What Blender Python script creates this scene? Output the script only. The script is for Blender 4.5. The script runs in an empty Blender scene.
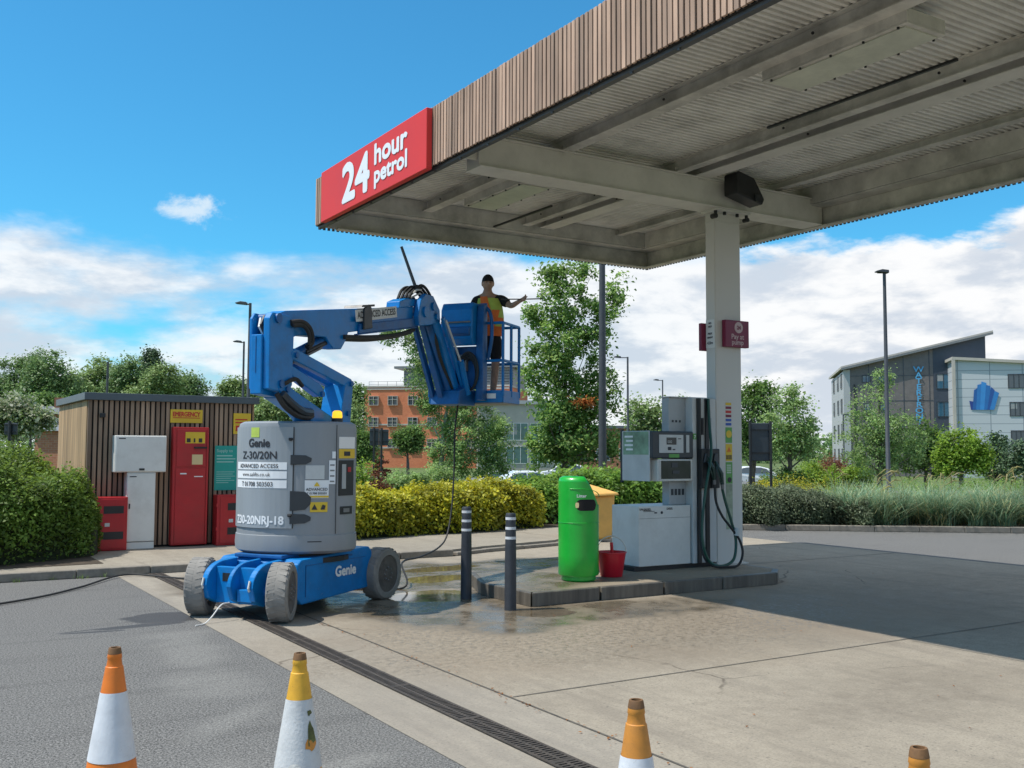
import bpy, bmesh, math, random
import numpy as np
from mathutils import Vector, Matrix, Quaternion
random.seed(7)
RNG = np.random.default_rng(11)
SC = bpy.context.scene
COL = SC.collection
R = math.radians
# ------------------------------------------------------------------ camera frame (for measuring only)
H, PITCH, ROLL, YAW, FPX = 1.65, 0.06516, 0.004115, 0.55379, 1015.08
FW = Vector((math.sin(YAW)*math.cos(PITCH), math.cos(YAW)*math.cos(PITCH), math.sin(PITCH)))
FH = Vector((math.sin(YAW), math.cos(YAW), 0))
RT = Vector((math.cos(YAW), -math.sin(YAW), 0))
UP = RT.cross(FW)
def at(px, py, D):
    px = float(px); py = float(py); D = float(D)
    r2 = RT*math.cos(ROLL)+UP*math.sin(ROLL); u2 = -RT*math.sin(ROLL)+UP*math.cos(ROLL)
    return Vector((0, 0, H)) + D*(FW + (px-512)/FPX*r2 - (py-384)/FPX*u2)
def terr(x, y):
    d = math.hypot(x, y)
    t = min(1, max(0, (d-24)/22)); t = t*t*(3-2*t)
    return -0.95*t - 0.03
# ------------------------------------------------------------------ mesh builder
OFF = [Vector((0, 0, 0))]
class MB:
    def __init__(s, M=None): s.v = []; s.f = []; s.M = M
    def add(s, vs, fs):
        n = len(s.v)
        for p in vs:
            p = Vector(p)
            s.v.append((s.M @ p if s.M is not None else p)+OFF[0])
        s.f += [tuple(i+n for i in f) for f in fs]
        return s
    def box(s, lo, hi, T=None):
        x0, y0, z0 = lo; x1, y1, z1 = hi
        vs = [Vector(p) for p in [(x0,y0,z0),(x1,y0,z0),(x1,y1,z0),(x0,y1,z0),(x0,y0,z1),(x1,y0,z1),(x1,y1,z1),(x0,y1,z1)]]
        if T is not None: vs = [T @ p for p in vs]
        return s.add(vs, [(0,3,2,1),(4,5,6,7),(0,1,5,4),(1,2,6,5),(2,3,7,6),(3,0,4,7)])
    def bar(s, p0, p1, w, h, up=(0,0,1)):
        p0 = Vector(p0); p1 = Vector(p1); d = (p1-p0).normalized(); u = Vector(up)
        sd = d.cross(u)
        if sd.length < 1e-4: sd = d.cross(Vector((1,0,0)))
        sd.normalize(); u = sd.cross(d)
        vs = []
        for p in (p0, p1):
            for a, b in ((-1,-1),(1,-1),(1,1),(-1,1)): vs.append(p+sd*a*w/2+u*b*h/2)
        return s.add(vs, [(0,3,2,1),(4,5,6,7),(0,1,5,4),(1,2,6,5),(2,3,7,6),(3,0,4,7)][:0] + [(3,2,1,0),(4,5,6,7),(0,1,5,4),(1,2,6,5),(2,3,7,6),(3,0,4,7)])
    def cyl(s, p0, p1, r0, r1=None, n=16, caps=True):
        return s.tube([p0, p1], [r0, r0 if r1 is None else r1], n, caps)
    def tube(s, pts, r, n=8, caps=True):
        pts = [Vector(p) for p in pts]; k = len(pts)
        rs = r if isinstance(r, (list, tuple)) else [r]*k
        vs = []; prev = None
        for i, p in enumerate(pts):
            d = (pts[min(i+1, k-1)]-pts[max(i-1, 0)])
            d = d.normalized() if d.length > 1e-9 else Vector((0,0,1))
            if prev is None:
                a = d.cross(Vector((0,0,1)))
                if a.length < 1e-3: a = d.cross(Vector((1,0,0)))
            else: a = prev - d*prev.dot(d)
            a.normalize(); prev = a; b = d.cross(a)
            for j in range(n):
                t = 2*math.pi*j/n; vs.append(p+(a*math.cos(t)+b*math.sin(t))*rs[i])
        fs = [(i*n+j, i*n+(j+1) % n, (i+1)*n+(j+1) % n, (i+1)*n+j) for i in range(k-1) for j in range(n)]
        if caps: fs += [tuple(range(n-1, -1, -1)), tuple(range((k-1)*n, k*n))]
        return s.add(vs, fs)
    def lathe(s, prof, c, n=32, cap=True, sq=None):
        c = Vector(c); vs = []
        for r, z in prof:
            for j in range(n):
                t = 2*math.pi*j/n; q = 1 if sq is None else sq(t)
                vs.append(c+Vector((r*q*math.cos(t), r*q*math.sin(t), z)))
        k = len(prof)
        fs = [(i*n+j, i*n+(j+1) % n, (i+1)*n+(j+1) % n, (i+1)*n+j) for i in range(k-1) for j in range(n)]
        if cap: fs += [tuple(range(n-1, -1, -1)), tuple(range((k-1)*n, k*n))]
        return s.add(vs, fs)
    def prism(s, poly, o, ax, ay, az, t):
        """2D polygon in plane (ax,ay) at o, extruded by t along az"""
        o, ax, ay, az = map(Vector, (o, ax, ay, az)); n = len(poly)
        vs = [o+ax*a+ay*b for a, b in poly]+[o+ax*a+ay*b+az*t for a, b in poly]
        return s.add(vs, [tuple(range(n-1, -1, -1)), tuple(range(n, 2*n))]+[(i, (i+1) % n, n+(i+1) % n, n+i) for i in range(n)])
    def build(s, name, mat, parent=None, smooth=False, bevel=0, **kw):
        me = bpy.data.meshes.new(name)
        me.from_pydata([tuple(p) for p in s.v], [], s.f); me.update()
        bm = bmesh.new(); bm.from_mesh(me); bmesh.ops.recalc_face_normals(bm, faces=bm.faces)
        if len(bm.faces) > 2:
            cen = sum((v.co for v in bm.verts), Vector())/len(bm.verts); q = sum(f.normal.dot(f.calc_center_median()-cen)*f.calc_area() for f in bm.faces)
            if q < -1e-7: bmesh.ops.reverse_faces(bm, faces=bm.faces)
        bm.to_mesh(me); bm.free()
        return link(name, me, mat, parent, smooth, bevel, **kw)
def link(name, me, mat, parent=None, smooth=False, bevel=0, **kw):
    o = bpy.data.objects.new(name, me); COL.objects.link(o)
    if mat: me.materials.append(mat)
    if smooth:
        me.polygons.foreach_set('use_smooth', [True]*len(me.polygons))
        try: me.set_sharp_from_angle(angle=R(42))
        except Exception: pass
    if bevel:
        b = o.modifiers.new('bevel', 'BEVEL'); b.width = bevel; b.segments = 2; b.limit_method = 'ANGLE'; b.angle_limit = R(40)
    if parent is not None:
        o.parent = parent
        if parent.type == 'EMPTY': o.matrix_parent_inverse = parent.matrix_basis.inverted()
    for k, v in kw.items(): o[k] = v
    return o
def thing(name, loc, label, cat, group=None, rz=0):
    o = bpy.data.objects.new(name, None); COL.objects.link(o); o.empty_display_size = .3
    o.matrix_basis = Matrix.Translation(Vector(loc)) @ Matrix.Rotation(rz, 4, 'Z')
    o['label'] = label; o['category'] = cat
    if group: o['group'] = group
    return o
def tag(o, label, cat, group=None, kind=None):
    o['label'] = label; o['category'] = cat
    if group: o['group'] = group
    if kind: o['kind'] = kind
    return o
def struct(o): o['kind'] = 'structure'; return o
def text(name, txt, size, pos, xd, ud, mat, parent, bold=0, sx=1, align='LEFT', spacing=1, ext=.002, fit=None, label=None):
    """flat lettering as a mesh; fit=(width, height) stretches it to the measured size; bold = stroke widening in metres"""
    cu = bpy.data.curves.new(name, 'FONT'); cu.body = txt; cu.size = size; cu.extrude = 0
    cu.align_x = align; cu.align_y = 'BOTTOM_BASELINE'; cu.space_character = spacing; cu.resolution_u = 4
    t = bpy.data.objects.new(name, cu); COL.objects.link(t)
    dg = bpy.context.evaluated_depsgraph_get(); me = bpy.data.meshes.new_from_object(t.evaluated_get(dg))
    bpy.data.objects.remove(t)
    n = len(me.vertices); co = np.empty(n*3, dtype=np.float64); me.vertices.foreach_get('co', co); co = co.reshape(n, 3)
    if fit:
        lo = co.min(0); hi = co.max(0); co[:, 0] = (co[:, 0]-lo[0])*fit[0]/(hi[0]-lo[0])
        if fit[1]: co[:, 1] = co[:, 1]*fit[1]/hi[1]
    co[:, 0] *= sx
    fs = [tuple(p.vertices) for p in me.polygons]; V = []; F = []
    offs = [(0, 0)] if not bold else [(0, 0), (bold, 0), (-bold, 0), (0, bold), (0, -bold), (bold*.7, bold*.7), (-bold*.7, bold*.7), (bold*.7, -bold*.7), (-bold*.7, -bold*.7)]
    for k, (dx, dy) in enumerate(offs):
        b0 = len(V); V += [(c[0]+dx, c[1]+dy, ext+k*.00012) for c in co]; F += [tuple(i+b0 for i in f) for f in fs]
    pos = Vector(pos)+OFF[0]; xd = Vector(xd).normalized(); ud = Vector(ud).normalized(); nd = xd.cross(ud)
    Mx = Matrix(((xd.x, ud.x, nd.x, pos[0]), (xd.y, ud.y, nd.y, pos[1]), (xd.z, ud.z, nd.z, pos[2]), (0, 0, 0, 1)))
    me = bpy.data.meshes.new(name); me.from_pydata(V, [], F); me.update(); me.transform(Mx)
    return link(name, me, mat, parent)
# ------------------------------------------------------------------ materials
def nt(m): return m.node_tree.nodes, m.node_tree.links
def newmat(name):
    m = bpy.data.materials.new(name); m.use_nodes = True; return m
def P(name, col, rough=.5, metal=0, var=.12, scale=6, bump=.0, dirt=0, dirtcol=(.08,.065,.05), dscale=2.5, streak=False, island=0, spec=.5, coat=0, scuff=0, scuffcol=(.3,.32,.34)):
    m = newmat(name); n, l = nt(m); b = n['Principled BSDF']
    tc = n.new('ShaderNodeTexCoord'); mp = n.new('ShaderNodeMapping'); l.new(tc.outputs['Object'], mp.inputs[0])
    if streak: mp.inputs['Scale'].default_value = (1, 1, .12)
    nz = n.new('ShaderNodeTexNoise'); nz.inputs['Scale'].default_value = scale; nz.inputs['Detail'].default_value = 6; nz.inputs['Roughness'].default_value = .65
    l.new(mp.outputs[0], nz.inputs[0])
    mx = n.new('ShaderNodeMix'); mx.data_type = 'RGBA'
    mx.inputs[6].default_value = tuple(c*(1-var) for c in col)+(1,); mx.inputs[7].default_value = tuple(min(1, c*(1+var)) for c in col)+(1,)
    rp = n.new('ShaderNodeValToRGB'); rp.color_ramp.elements[0].position = .3; rp.color_ramp.elements[1].position = .7
    l.new(nz.outputs[0], rp.inputs[0]); l.new(rp.outputs[0], mx.inputs[0]); out = mx.outputs[2]
    if island:
        g = n.new('ShaderNodeNewGeometry'); hs = n.new('ShaderNodeHueSaturation')
        mr = n.new('ShaderNodeMapRange'); mr.inputs[3].default_value = 1-island; mr.inputs[4].default_value = 1+island
        l.new(g.outputs['Random Per Island'], mr.inputs[0]); l.new(mr.outputs[0], hs.inputs['Value']); l.new(out, hs.inputs['Color']); out = hs.outputs[0]
    if dirt:
        n2 = n.new('ShaderNodeTexNoise'); n2.inputs['Scale'].default_value = dscale; n2.inputs['Detail'].default_value = 8; n2.inputs['Roughness'].default_value = .7
        l.new(mp.outputs[0], n2.inputs[0])
        r2 = n.new('ShaderNodeMapRange'); r2.inputs[1].default_value = .5; r2.inputs[2].default_value = .75; r2.inputs[4].default_value = dirt
        l.new(n2.outputs[0], r2.inputs[0]); m2 = n.new('ShaderNodeMix'); m2.data_type = 'RGBA'
        l.new(r2.outputs[0], m2.inputs[0]); l.new(out, m2.inputs[6]); m2.inputs[7].default_value = dirtcol+(1,); out = m2.outputs[2]
    if scuff:
        n4 = n.new('ShaderNodeTexNoise'); n4.inputs['Scale'].default_value = 26; n4.inputs['Detail'].default_value = 9; n4.inputs['Roughness'].default_value = .8; n4.inputs['Distortion'].default_value = 1.2; l.new(tc.outputs['Object'], n4.inputs[0])
        r4 = n.new('ShaderNodeMapRange'); r4.inputs[1].default_value = .60; r4.inputs[2].default_value = .66; r4.inputs[4].default_value = scuff; l.new(n4.outputs[0], r4.inputs[0])
        m4 = n.new('ShaderNodeMix'); m4.data_type = 'RGBA'; l.new(r4.outputs[0], m4.inputs[0]); l.new(out, m4.inputs[6]); m4.inputs[7].default_value = scuffcol+(1,); out = m4.outputs[2]
    l.new(out, b.inputs['Base Color'])
    b.inputs['Metallic'].default_value = metal; b.inputs['Specular IOR Level'].default_value = spec
    rr = n.new('ShaderNodeMapRange'); rr.inputs[3].default_value = max(.02, rough-.1); rr.inputs[4].default_value = min(1, rough+.12)
    l.new(nz.outputs[0], rr.inputs[0]); l.new(rr.outputs[0], b.inputs['Roughness'])
    if coat: b.inputs['Coat Weight'].default_value = coat; b.inputs['Coat Roughness'].default_value = .15
    if bump:
        bp = n.new('ShaderNodeBump'); bp.inputs['Strength'].default_value = .5; bp.inputs['Distance'].default_value = bump
        n3 = n.new('ShaderNodeTexNoise'); n3.inputs['Scale'].default_value = scale*5; n3.inputs['Detail'].default_value = 5; l.new(mp.outputs[0], n3.inputs[0])
        l.new(n3.outputs[0], bp.inputs['Height']); l.new(bp.outputs[0], b.inputs['Normal'])
    return m
def LEAF(name, cols, trans=.42, rough=.5):
    m = newmat(name); n, l = nt(m); b = n['Principled BSDF']; o = n['Material Output']
    g = n.new('ShaderNodeNewGeometry'); rp = n.new('ShaderNodeValToRGB')
    e = rp.color_ramp.elements
    while len(e) < len(cols): e.new(.5)
    for i, c in enumerate(cols): e[i].position = i/(len(cols)-1); e[i].color = c+(1,)
    l.new(g.outputs['Random Per Island'], rp.inputs[0])
    tc = n.new('ShaderNodeTexCoord'); nz = n.new('ShaderNodeTexNoise'); nz.inputs['Scale'].default_value = 1.9; nz.inputs['Detail'].default_value = 4; l.new(tc.outputs['Object'], nz.inputs[0])
    mr = n.new('ShaderNodeMapRange'); mr.inputs[1].default_value = .3; mr.inputs[2].default_value = .7; mr.inputs[3].default_value = .5; mr.inputs[4].default_value = 1.4; l.new(nz.outputs[0], mr.inputs[0])
    hs = n.new('ShaderNodeHueSaturation'); l.new(rp.outputs[0], hs.inputs['Color']); l.new(mr.outputs[0], hs.inputs['Value'])
    l.new(hs.outputs[0], b.inputs['Base Color']); b.inputs['Roughness'].default_value = rough; b.inputs['Specular IOR Level'].default_value = .3
    t = n.new('ShaderNodeBsdfTranslucent'); h2 = n.new('ShaderNodeHueSaturation'); h2.inputs['Value'].default_value = 1.5; h2.inputs['Hue'].default_value = .485
    l.new(hs.outputs[0], h2.inputs['Color']); l.new(h2.outputs[0], t.inputs[0])
    ms = n.new('ShaderNodeMixShader'); ms.inputs[0].default_value = trans; l.new(b.outputs[0], ms.inputs[1]); l.new(t.outputs[0], ms.inputs[2]); l.new(ms.outputs[0], o.inputs[0])
    return m
def math_n(n, l, op, a, b=None, c=None):
    x = n.new('ShaderNodeMath'); x.operation = op
    for i, q in enumerate((a, b, c)):
        if q is None: continue
        if isinstance(q, (int, float)): x.inputs[i].default_value = q
        else: l.new(q, x.inputs[i])
    return x.outputs[0]
def blob_mask(n, l, vec, blobs, edge=.35, wob=.6, wscale=1.3):
    """soft union of ellipses (cx,cy,rx,ry,ang) in world metres, edges broken by noise"""
    nz = n.new('ShaderNodeTexNoise'); nz.inputs['Scale'].default_value = wscale; nz.inputs['Detail'].default_value = 5; l.new(vec, nz.inputs[0])
    w = math_n(n, l, 'MULTIPLY', math_n(n, l, 'SUBTRACT', nz.outputs[0], .5), wob*2)
    out = None
    for cx, cy, rx, ry, ang in blobs:
        mp = n.new('ShaderNodeMapping'); mp.vector_type = 'TEXTURE'
        mp.inputs['Location'].default_value = (cx, cy, 0); mp.inputs['Rotation'].default_value = (0, 0, R(ang)); mp.inputs['Scale'].default_value = (rx, ry, 1e3)
        l.new(vec, mp.inputs[0]); ln = n.new('ShaderNodeVectorMath'); ln.operation = 'LENGTH'; l.new(mp.outputs[0], ln.inputs[0])
        d = math_n(n, l, 'ADD', ln.outputs['Value'], w)
        mr = n.new('ShaderNodeMapRange'); mr.interpolation_type = 'SMOOTHSTEP'; mr.inputs[1].default_value = 1+edge; mr.inputs[2].default_value = 1-edge; l.new(d, mr.inputs[0])
        out = mr.outputs[0] if out is None else math_n(n, l, 'MAXIMUM', out, mr.outputs[0])
    return out
def mixc(n, l, f, a, b):
    x = n.new('ShaderNodeMix'); x.data_type = 'RGBA'
    for i, q in ((0, f), (6, a), (7, b)):
        if isinstance(q, (int, float)): x.inputs[i].default_value = q
        elif isinstance(q, tuple): x.inputs[i].default_value = q+(1,)
        else: l.new(q, x.inputs[i])
    return x.outputs[2]
def noise(n, l, vec, sc, det=5, ro=.6):
    z = n.new('ShaderNodeTexNoise'); z.inputs['Scale'].default_value = sc; z.inputs['Detail'].default_value = det; z.inputs['Roughness'].default_value = ro; l.new(vec, z.inputs[0]); return z.outputs[0]
def mrange(n, l, v, a, b, c=0, d=1, smooth=False):
    m = n.new('ShaderNodeMapRange'); m.inputs[1].default_value = a; m.inputs[2].default_value = b; m.inputs[3].default_value = c; m.inputs[4].default_value = d
    if smooth: m.interpolation_type = 'SMOOTHSTEP'
    l.new(v, m.inputs[0]); return m.outputs[0]
def vmath(n, l, op, a, b):
    x = n.new('ShaderNodeVectorMath'); x.operation = op; l.new(a, x.inputs[0]); l.new(b, x.inputs[1]); return x.outputs[0]
def noise_c(n, l, vec, sc, amt):
    z = n.new('ShaderNodeTexNoise'); z.inputs['Scale'].default_value = sc; z.inputs['Detail'].default_value = 6; l.new(vec, z.inputs[0])
    x = n.new('ShaderNodeVectorMath'); x.operation = 'SCALE'; x.inputs['Scale'].default_value = amt; l.new(z.outputs['Color'], x.inputs[0]); return x.outputs[0]
def asphalt_mat():
    m = newmat('asphalt'); n, l = nt(m); b = n['Principled BSDF']; tc = n.new('ShaderNodeTexCoord'); v = tc.outputs['Object']
    fine = noise(n, l, v, 75, 2, .9); mid = noise(n, l, v, 40, 3, .8); big = noise(n, l, v, .6, 5)
    c = mixc(n, l, mrange(n, l, fine, .36, .66), (.018, .018, .018), (.31, .305, .295))
    c = mixc(n, l, mrange(n, l, mid, .5, .66, 0, .6), c, (.05, .05, .051))
    c = mixc(n, l, mrange(n, l, big, .35, .7, 0, .3), c, (.17, .168, .16))
    pale = blob_mask(n, l, v, [(2.2,8.6,.22,.75,-8), (2.05,7.3,.28,.4,0), (2.3,9.3,.3,.2,10), (1.45,5.2,.25,.25,0), (2.15,5.1,.22,.1,10), (1.8,6.2,.4,.12,40)], .6, .9, 3)
    c = mixc(n, l, math_n(n, l, 'MULTIPLY', pale, mrange(n, l, noise(n, l, v, 30, 4, .8), .35, .65, .0, .5)), c, (.30, .295, .275))
    tm = n.new('ShaderNodeMapping'); tm.inputs['Scale'].default_value = (.35, 2.6, 1); tm.inputs['Rotation'].default_value = (0,0,R(24)); l.new(v, tm.inputs[0]); c = mixc(n, l, mrange(n, l, noise(n, l, tm.outputs[0], 1.2, 6, .7), .55, .75, 0, .4), c, (.05,.05,.05))
    vo = n.new('ShaderNodeTexVoronoi'); vo.inputs['Scale'].default_value = 60; l.new(v, vo.inputs[0]); c = mixc(n, l, mrange(n, l, vo.outputs['Distance'], .16, .1, 0, .45), c, (.42,.41,.39))
    wet = blob_mask(n, l, v, [(2.45,10.35,.42,.32,-12), (2.1,9.99,.42,.09,2), (1.68,9.86,.26,.04,-8), (1.6,9.98,.22,.022,12)], .12, .35, 5)
    c = mixc(n, l, math_n(n, l, 'MULTIPLY', wet, .72), c, (.045, .045, .047))
    l.new(c, b.inputs['Base Color']); l.new(mrange(n, l, wet, 0, 1, .92, .5), b.inputs['Roughness']); b.inputs['Specular IOR Level'].default_value = .15
    bp = n.new('ShaderNodeBump'); bp.inputs['Strength'].default_value = .8; bp.inputs['Distance'].default_value = .005; l.new(mid, bp.inputs['Height']); l.new(bp.outputs[0], b.inputs['Normal'])
    return m
WET = [(5.2,12.4,2.1,2.0,0), (5.6,10.2,1.9,1.35,10), (7.2,11.8,2.6,1.5,0), (5.3,8.9,1.3,1.0,0), (6.4,8.5,1.7,.6,-3)]
PUD = [(5.35,10.35,.55,.42,10), (6.1,11.7,.5,.3,20), (5.75,8.7,.35,.3,0), (4.6,12.2,.5,.35,0), (6.6,12.6,.6,.25,10)]
def concrete_mat(name='concrete', base=(.365,.32,.255), wet=True):
    m = newmat(name); n, l = nt(m); b = n['Principled BSDF']; tc = n.new('ShaderNodeTexCoord'); v = tc.outputs['Object']
    fine = noise(n, l, v, 70, 4, .75); mid = noise(n, l, v, 7, 6, .7); big = noise(n, l, v, .5, 6, .65)
    dk = tuple(c*.62 for c in base); lt = tuple(min(1, c*1.17) for c in base)
    c = mixc(n, l, mrange(n, l, fine, .3, .7), tuple(x*.8 for x in base), lt)
    c = mixc(n, l, mrange(n, l, mid, .45, .75, 0, .55), c, dk)
    c = mixc(n, l, mrange(n, l, big, .4, .68, 0, .55), c, tuple(x*.7 for x in base))
    mp = n.new('ShaderNodeMapping'); mp.inputs['Scale'].default_value = (3.2, .28, 1); l.new(v, mp.inputs[0])
    st = noise(n, l, mp.outputs[0], 1.0, 6, .7)
    c = mixc(n, l, mrange(n, l, st, .5, .72, 0, .6), c, (.2, .175, .145)); c = mixc(n, l, mrange(n, l, noise(n, l, v, 1.7, 7, .75), .52, .7, 0, .4), c, (.23, .20, .16)); c = mixc(n, l, mrange(n, l, noise(n, l, v, 60, 3, .9), .52, .68, 0, .6), c, (.14, .12, .10))
    sp = noise(n, l, v, 22, 2, .5); c = mixc(n, l, mrange(n, l, sp, .68, .74, 0, .6), c, (.13, .115, .1))
    if wet:   # large travelled stains and a greyer strip by the drain
        c = mixc(n, l, math_n(n, l, 'MULTIPLY', blob_mask(n, l, v, [(7.2,7.0,1.6,.7,-10),(5.6,6.7,1.3,.5,5),(6.0,4.6,1.2,.5,0),(10.5,7.5,3.0,1.4,0)], .8, 1.1, 1.3), mrange(n, l, noise(n, l, v, 4.5, 7, .8), .35, .65, .1, .6)), c, (.17,.145,.115))
        sxy = n.new('ShaderNodeSeparateXYZ'); l.new(v, sxy.inputs[0]); c = mixc(n, l, mrange(n, l, sxy.outputs[0], 3.63, 3.61, 0, .22), c, (.27,.262,.25))
    # hairline cracks and dark drips
    vc = n.new('ShaderNodeTexVoronoi'); vc.feature = 'DISTANCE_TO_EDGE'; vc.inputs['Scale'].default_value = .32
    wn_ = vmath(n, l, 'ADD', v, noise_c(n, l, v, 1.4, .35)); l.new(wn_, vc.inputs[0])
    c = mixc(n, l, math_n(n, l, 'MULTIPLY', mrange(n, l, vc.outputs['Distance'], .0035, .001, 0, 1), mrange(n, l, noise(n, l, v, .7, 3), .5, .58, 0, .7)), c, (.09,.075,.06))
    vs_ = n.new('ShaderNodeTexVoronoi'); vs_.inputs['Scale'].default_value = 1.6; l.new(v, vs_.inputs[0])
    c = mixc(n, l, math_n(n, l, 'MULTIPLY', mrange(n, l, math_n(n, l, 'ADD', vs_.outputs['Distance'], math_n(n, l, 'MULTIPLY', mid, .12)), .15, .09, 0, 1), mrange(n, l, noise(n, l, v, .9, 3), .5, .6, 0, .5)), c, (.13,.11,.09))
    rough = .85
    if wet:
        w = blob_mask(n, l, v, WET, .25, .65, .9)
        w = math_n(n, l, 'MULTIPLY', w, mrange(n, l, noise(n, l, v, 2.2, 6, .7), .3, .55, .25, 1))
        pd = blob_mask(n, l, v, PUD, .12, .6, 1.6)
        spl = math_n(n, l, 'MULTIPLY', blob_mask(n, l, v, [(6.3,7.5,3.4,1.15,0),(4.8,8.2,1.4,.9,0)], .7, .9, 1.2), mrange(n, l, noise(n, l, v, 17, 7, .85), .46, .6))
        damp = math_n(n, l, 'MULTIPLY', blob_mask(n, l, v, [(5.9,7.9,3.0,1.6,0),(7.6,7.4,2.2,1.3,0)], .6, .8, .8), .5); c = mixc(n, l, damp, c, (.26,.205,.15))
        ww = math_n(n, l, 'MAXIMUM', w, pd); ww = math_n(n, l, 'MAXIMUM', ww, math_n(n, l, 'MULTIPLY', spl, .8))
        c = mixc(n, l, ww, c, mixc(n, l, mrange(n, l, mid, .3, .7), (.095, .075, .05), (.19, .15, .10)))
        r1 = mrange(n, l, ww, 0, 1, .85, .2)
        rg = n.new('ShaderNodeMix'); l.new(pd, rg.inputs[0]); l.new(r1, rg.inputs[2]); rg.inputs[3].default_value = .03; l.new(rg.outputs[0], b.inputs['Roughness'])
        bs = mrange(n, l, math_n(n, l, 'MAXIMUM', pd, math_n(n, l, 'MULTIPLY', ww, .6)), 0, 1, .5, .04)
        l.new(mrange(n, l, ww, 0, 1, .15, .55), b.inputs['Specular IOR Level'])
    else: b.inputs['Roughness'].default_value = rough; b.inputs['Specular IOR Level'].default_value = .15
    bp = n.new('ShaderNodeBump'); bp.inputs['Strength'].default_value = .45; bp.inputs['Distance'].default_value = .006
    hh = math_n(n, l, 'ADD', math_n(n, l, 'MULTIPLY', fine, .5), mid); l.new(hh, bp.inputs['Height'])
    if wet: l.new(bs, bp.inputs['Strength'])
    l.new(bp.outputs[0], b.inputs['Normal']); l.new(c, b.inputs['Base Color'])
    return m
M = {}
M['asphalt'] = asphalt_mat(); M['concrete'] = concrete_mat()
M['pave'] = concrete_mat('pavement_concrete', (.34, .305, .25), False)
M['kerb'] = P('kerb_stone', (.23, .205, .17), .8, var=.25, scale=9, bump=.004, dirt=.6, dscale=1.4)
M['island'] = concrete_mat('island_concrete', (.34, .29, .22), True)
M['islkerb'] = P('island_kerb', (.12, .105, .085), .45, var=.5, scale=9, bump=.006, dirt=.95, dirtcol=(.035,.033,.034), dscale=2.2, streak=True)
M['joint'] = P('joint_sealant', (.10, .09, .075), .8, var=.3, scale=20)
M['grate'] = P('drain_metal', (.075, .062, .052), .6, .2, var=.4, scale=30)
M['soil'] = P('soil', (.06, .045, .03), .95, var=.4, scale=6, bump=.02)
M['grass_ground'] = P('grass_ground', (.085, .125, .03), .95, var=.45, scale=.25, bump=.02, dirt=.5, dirtcol=(.16,.14,.07), dscale=.08)
M['wood'] = P('weathered_timber', (.44, .285, .20), .8, var=.28, scale=7, streak=True, island=.26, bump=.003, dirt=.35, dirtcol=(.12,.1,.085), dscale=3)
M['wood_shaded'] = P('shed_timber_shaded', (.30, .205, .14), .8, var=.3, scale=7, streak=True, island=.3, bump=.003)  # shed front: its shade is put into the timber colour
M['wood_sunlit'] = P('shed_timber_sunlit', (.46, .30, .16), .8, var=.25, scale=7, streak=True, island=.25, bump=.003)  # shed sides: same timber, sunlit tone put into the colour
M['dark'] = P('dark_void', (.018, .016, .015), .9)
M['black'] = P('black_plastic', (.018, .019, .021), .42, var=.3, scale=10)
M['blackrub'] = P('black_rubber', (.02, .02, .02), .6, var=.3)
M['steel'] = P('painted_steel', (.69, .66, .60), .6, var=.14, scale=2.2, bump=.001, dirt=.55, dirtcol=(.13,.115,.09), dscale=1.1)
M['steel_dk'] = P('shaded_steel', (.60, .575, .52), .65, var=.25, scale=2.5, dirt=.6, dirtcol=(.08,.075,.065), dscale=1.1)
M['deck'] = P('roof_deck', (.80, .775, .715), .6, var=.16, scale=1.3, dirt=.5, dirtcol=(.2,.18,.15), dscale=1.4)
M['column'] = P('column_paint', (.66, .635, .59), .5, var=.06, scale=3, dirt=.18, dirtcol=(.3,.27,.22), dscale=1.5, streak=True)
M['flash'] = P('flashing', (.10, .10, .105), .5, .3, var=.2)
M['sign_red'] = P('sign_red', (.72, .05, .045), .5, var=.05, scale=2, spec=.25)
M['white'] = P('white_paint', (.78, .77, .74), .45, var=.04, scale=3, dirt=.12, dirtcol=(.35,.32,.27))
M['white_txt'] = P('white_vinyl', (.85, .85, .85), .4, var=.02)
M['white_box'] = P('white_cabinet', (.74, .73, .69), .4, var=.06, scale=3, scuff=.25, scuffcol=(.4,.37,.32), dirt=.3, dirtcol=(.4,.36,.3))
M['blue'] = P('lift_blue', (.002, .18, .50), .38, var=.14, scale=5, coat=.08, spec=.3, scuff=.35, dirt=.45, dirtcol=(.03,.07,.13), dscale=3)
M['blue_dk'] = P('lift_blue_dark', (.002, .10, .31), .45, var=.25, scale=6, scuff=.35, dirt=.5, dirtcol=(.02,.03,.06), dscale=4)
M['grey'] = P('turret_grey', (.27, .285, .30), .42, var=.09, scale=3, scuff=.3, dirt=.35, dirtcol=(.3,.29,.26), dscale=4, streak=True)
M['tyre'] = P('tyre_grey', (.25, .235, .215), .85, var=.22, scale=12, bump=.004, dirt=.5, dirtcol=(.11,.1,.09), dscale=6)
M['rim'] = P('rim_dirty', (.12, .105, .095), .7, .2, var=.35, scale=12, dirt=.5)
M['green'] = P('bin_green', (.010, .42, .035), .38, scuff=.15, scuffcol=(.02,.2,.03), var=.1, scale=5, coat=.5)
M['yellow'] = P('grit_yellow', (.74, .42, .1), .5, var=.1, scale=4, dirt=.2)
M['red'] = P('cabinet_red', (.46, .012, .018), .42, scuff=.2, scuffcol=(.2,.02,.02), var=.12, scale=4, coat=.2, dirt=.15)
M['bucket'] = P('bucket_red', (.62, .012, .03), .35, var=.05)
M['sig_yellow'] = P('sign_yellow', (.78, .52, .04), .5, var=.05)
M['teal'] = P('sign_teal', (.02, .36, .30), .5, var=.05)
M['teal_lt'] = P('sign_teal_light', (.35, .62, .56), .5, var=.05)
M['red_txt'] = P('red_vinyl', (.6, .04, .03), .5)
M['black_txt'] = P('black_vinyl', (.03, .03, .035), .5)
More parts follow.
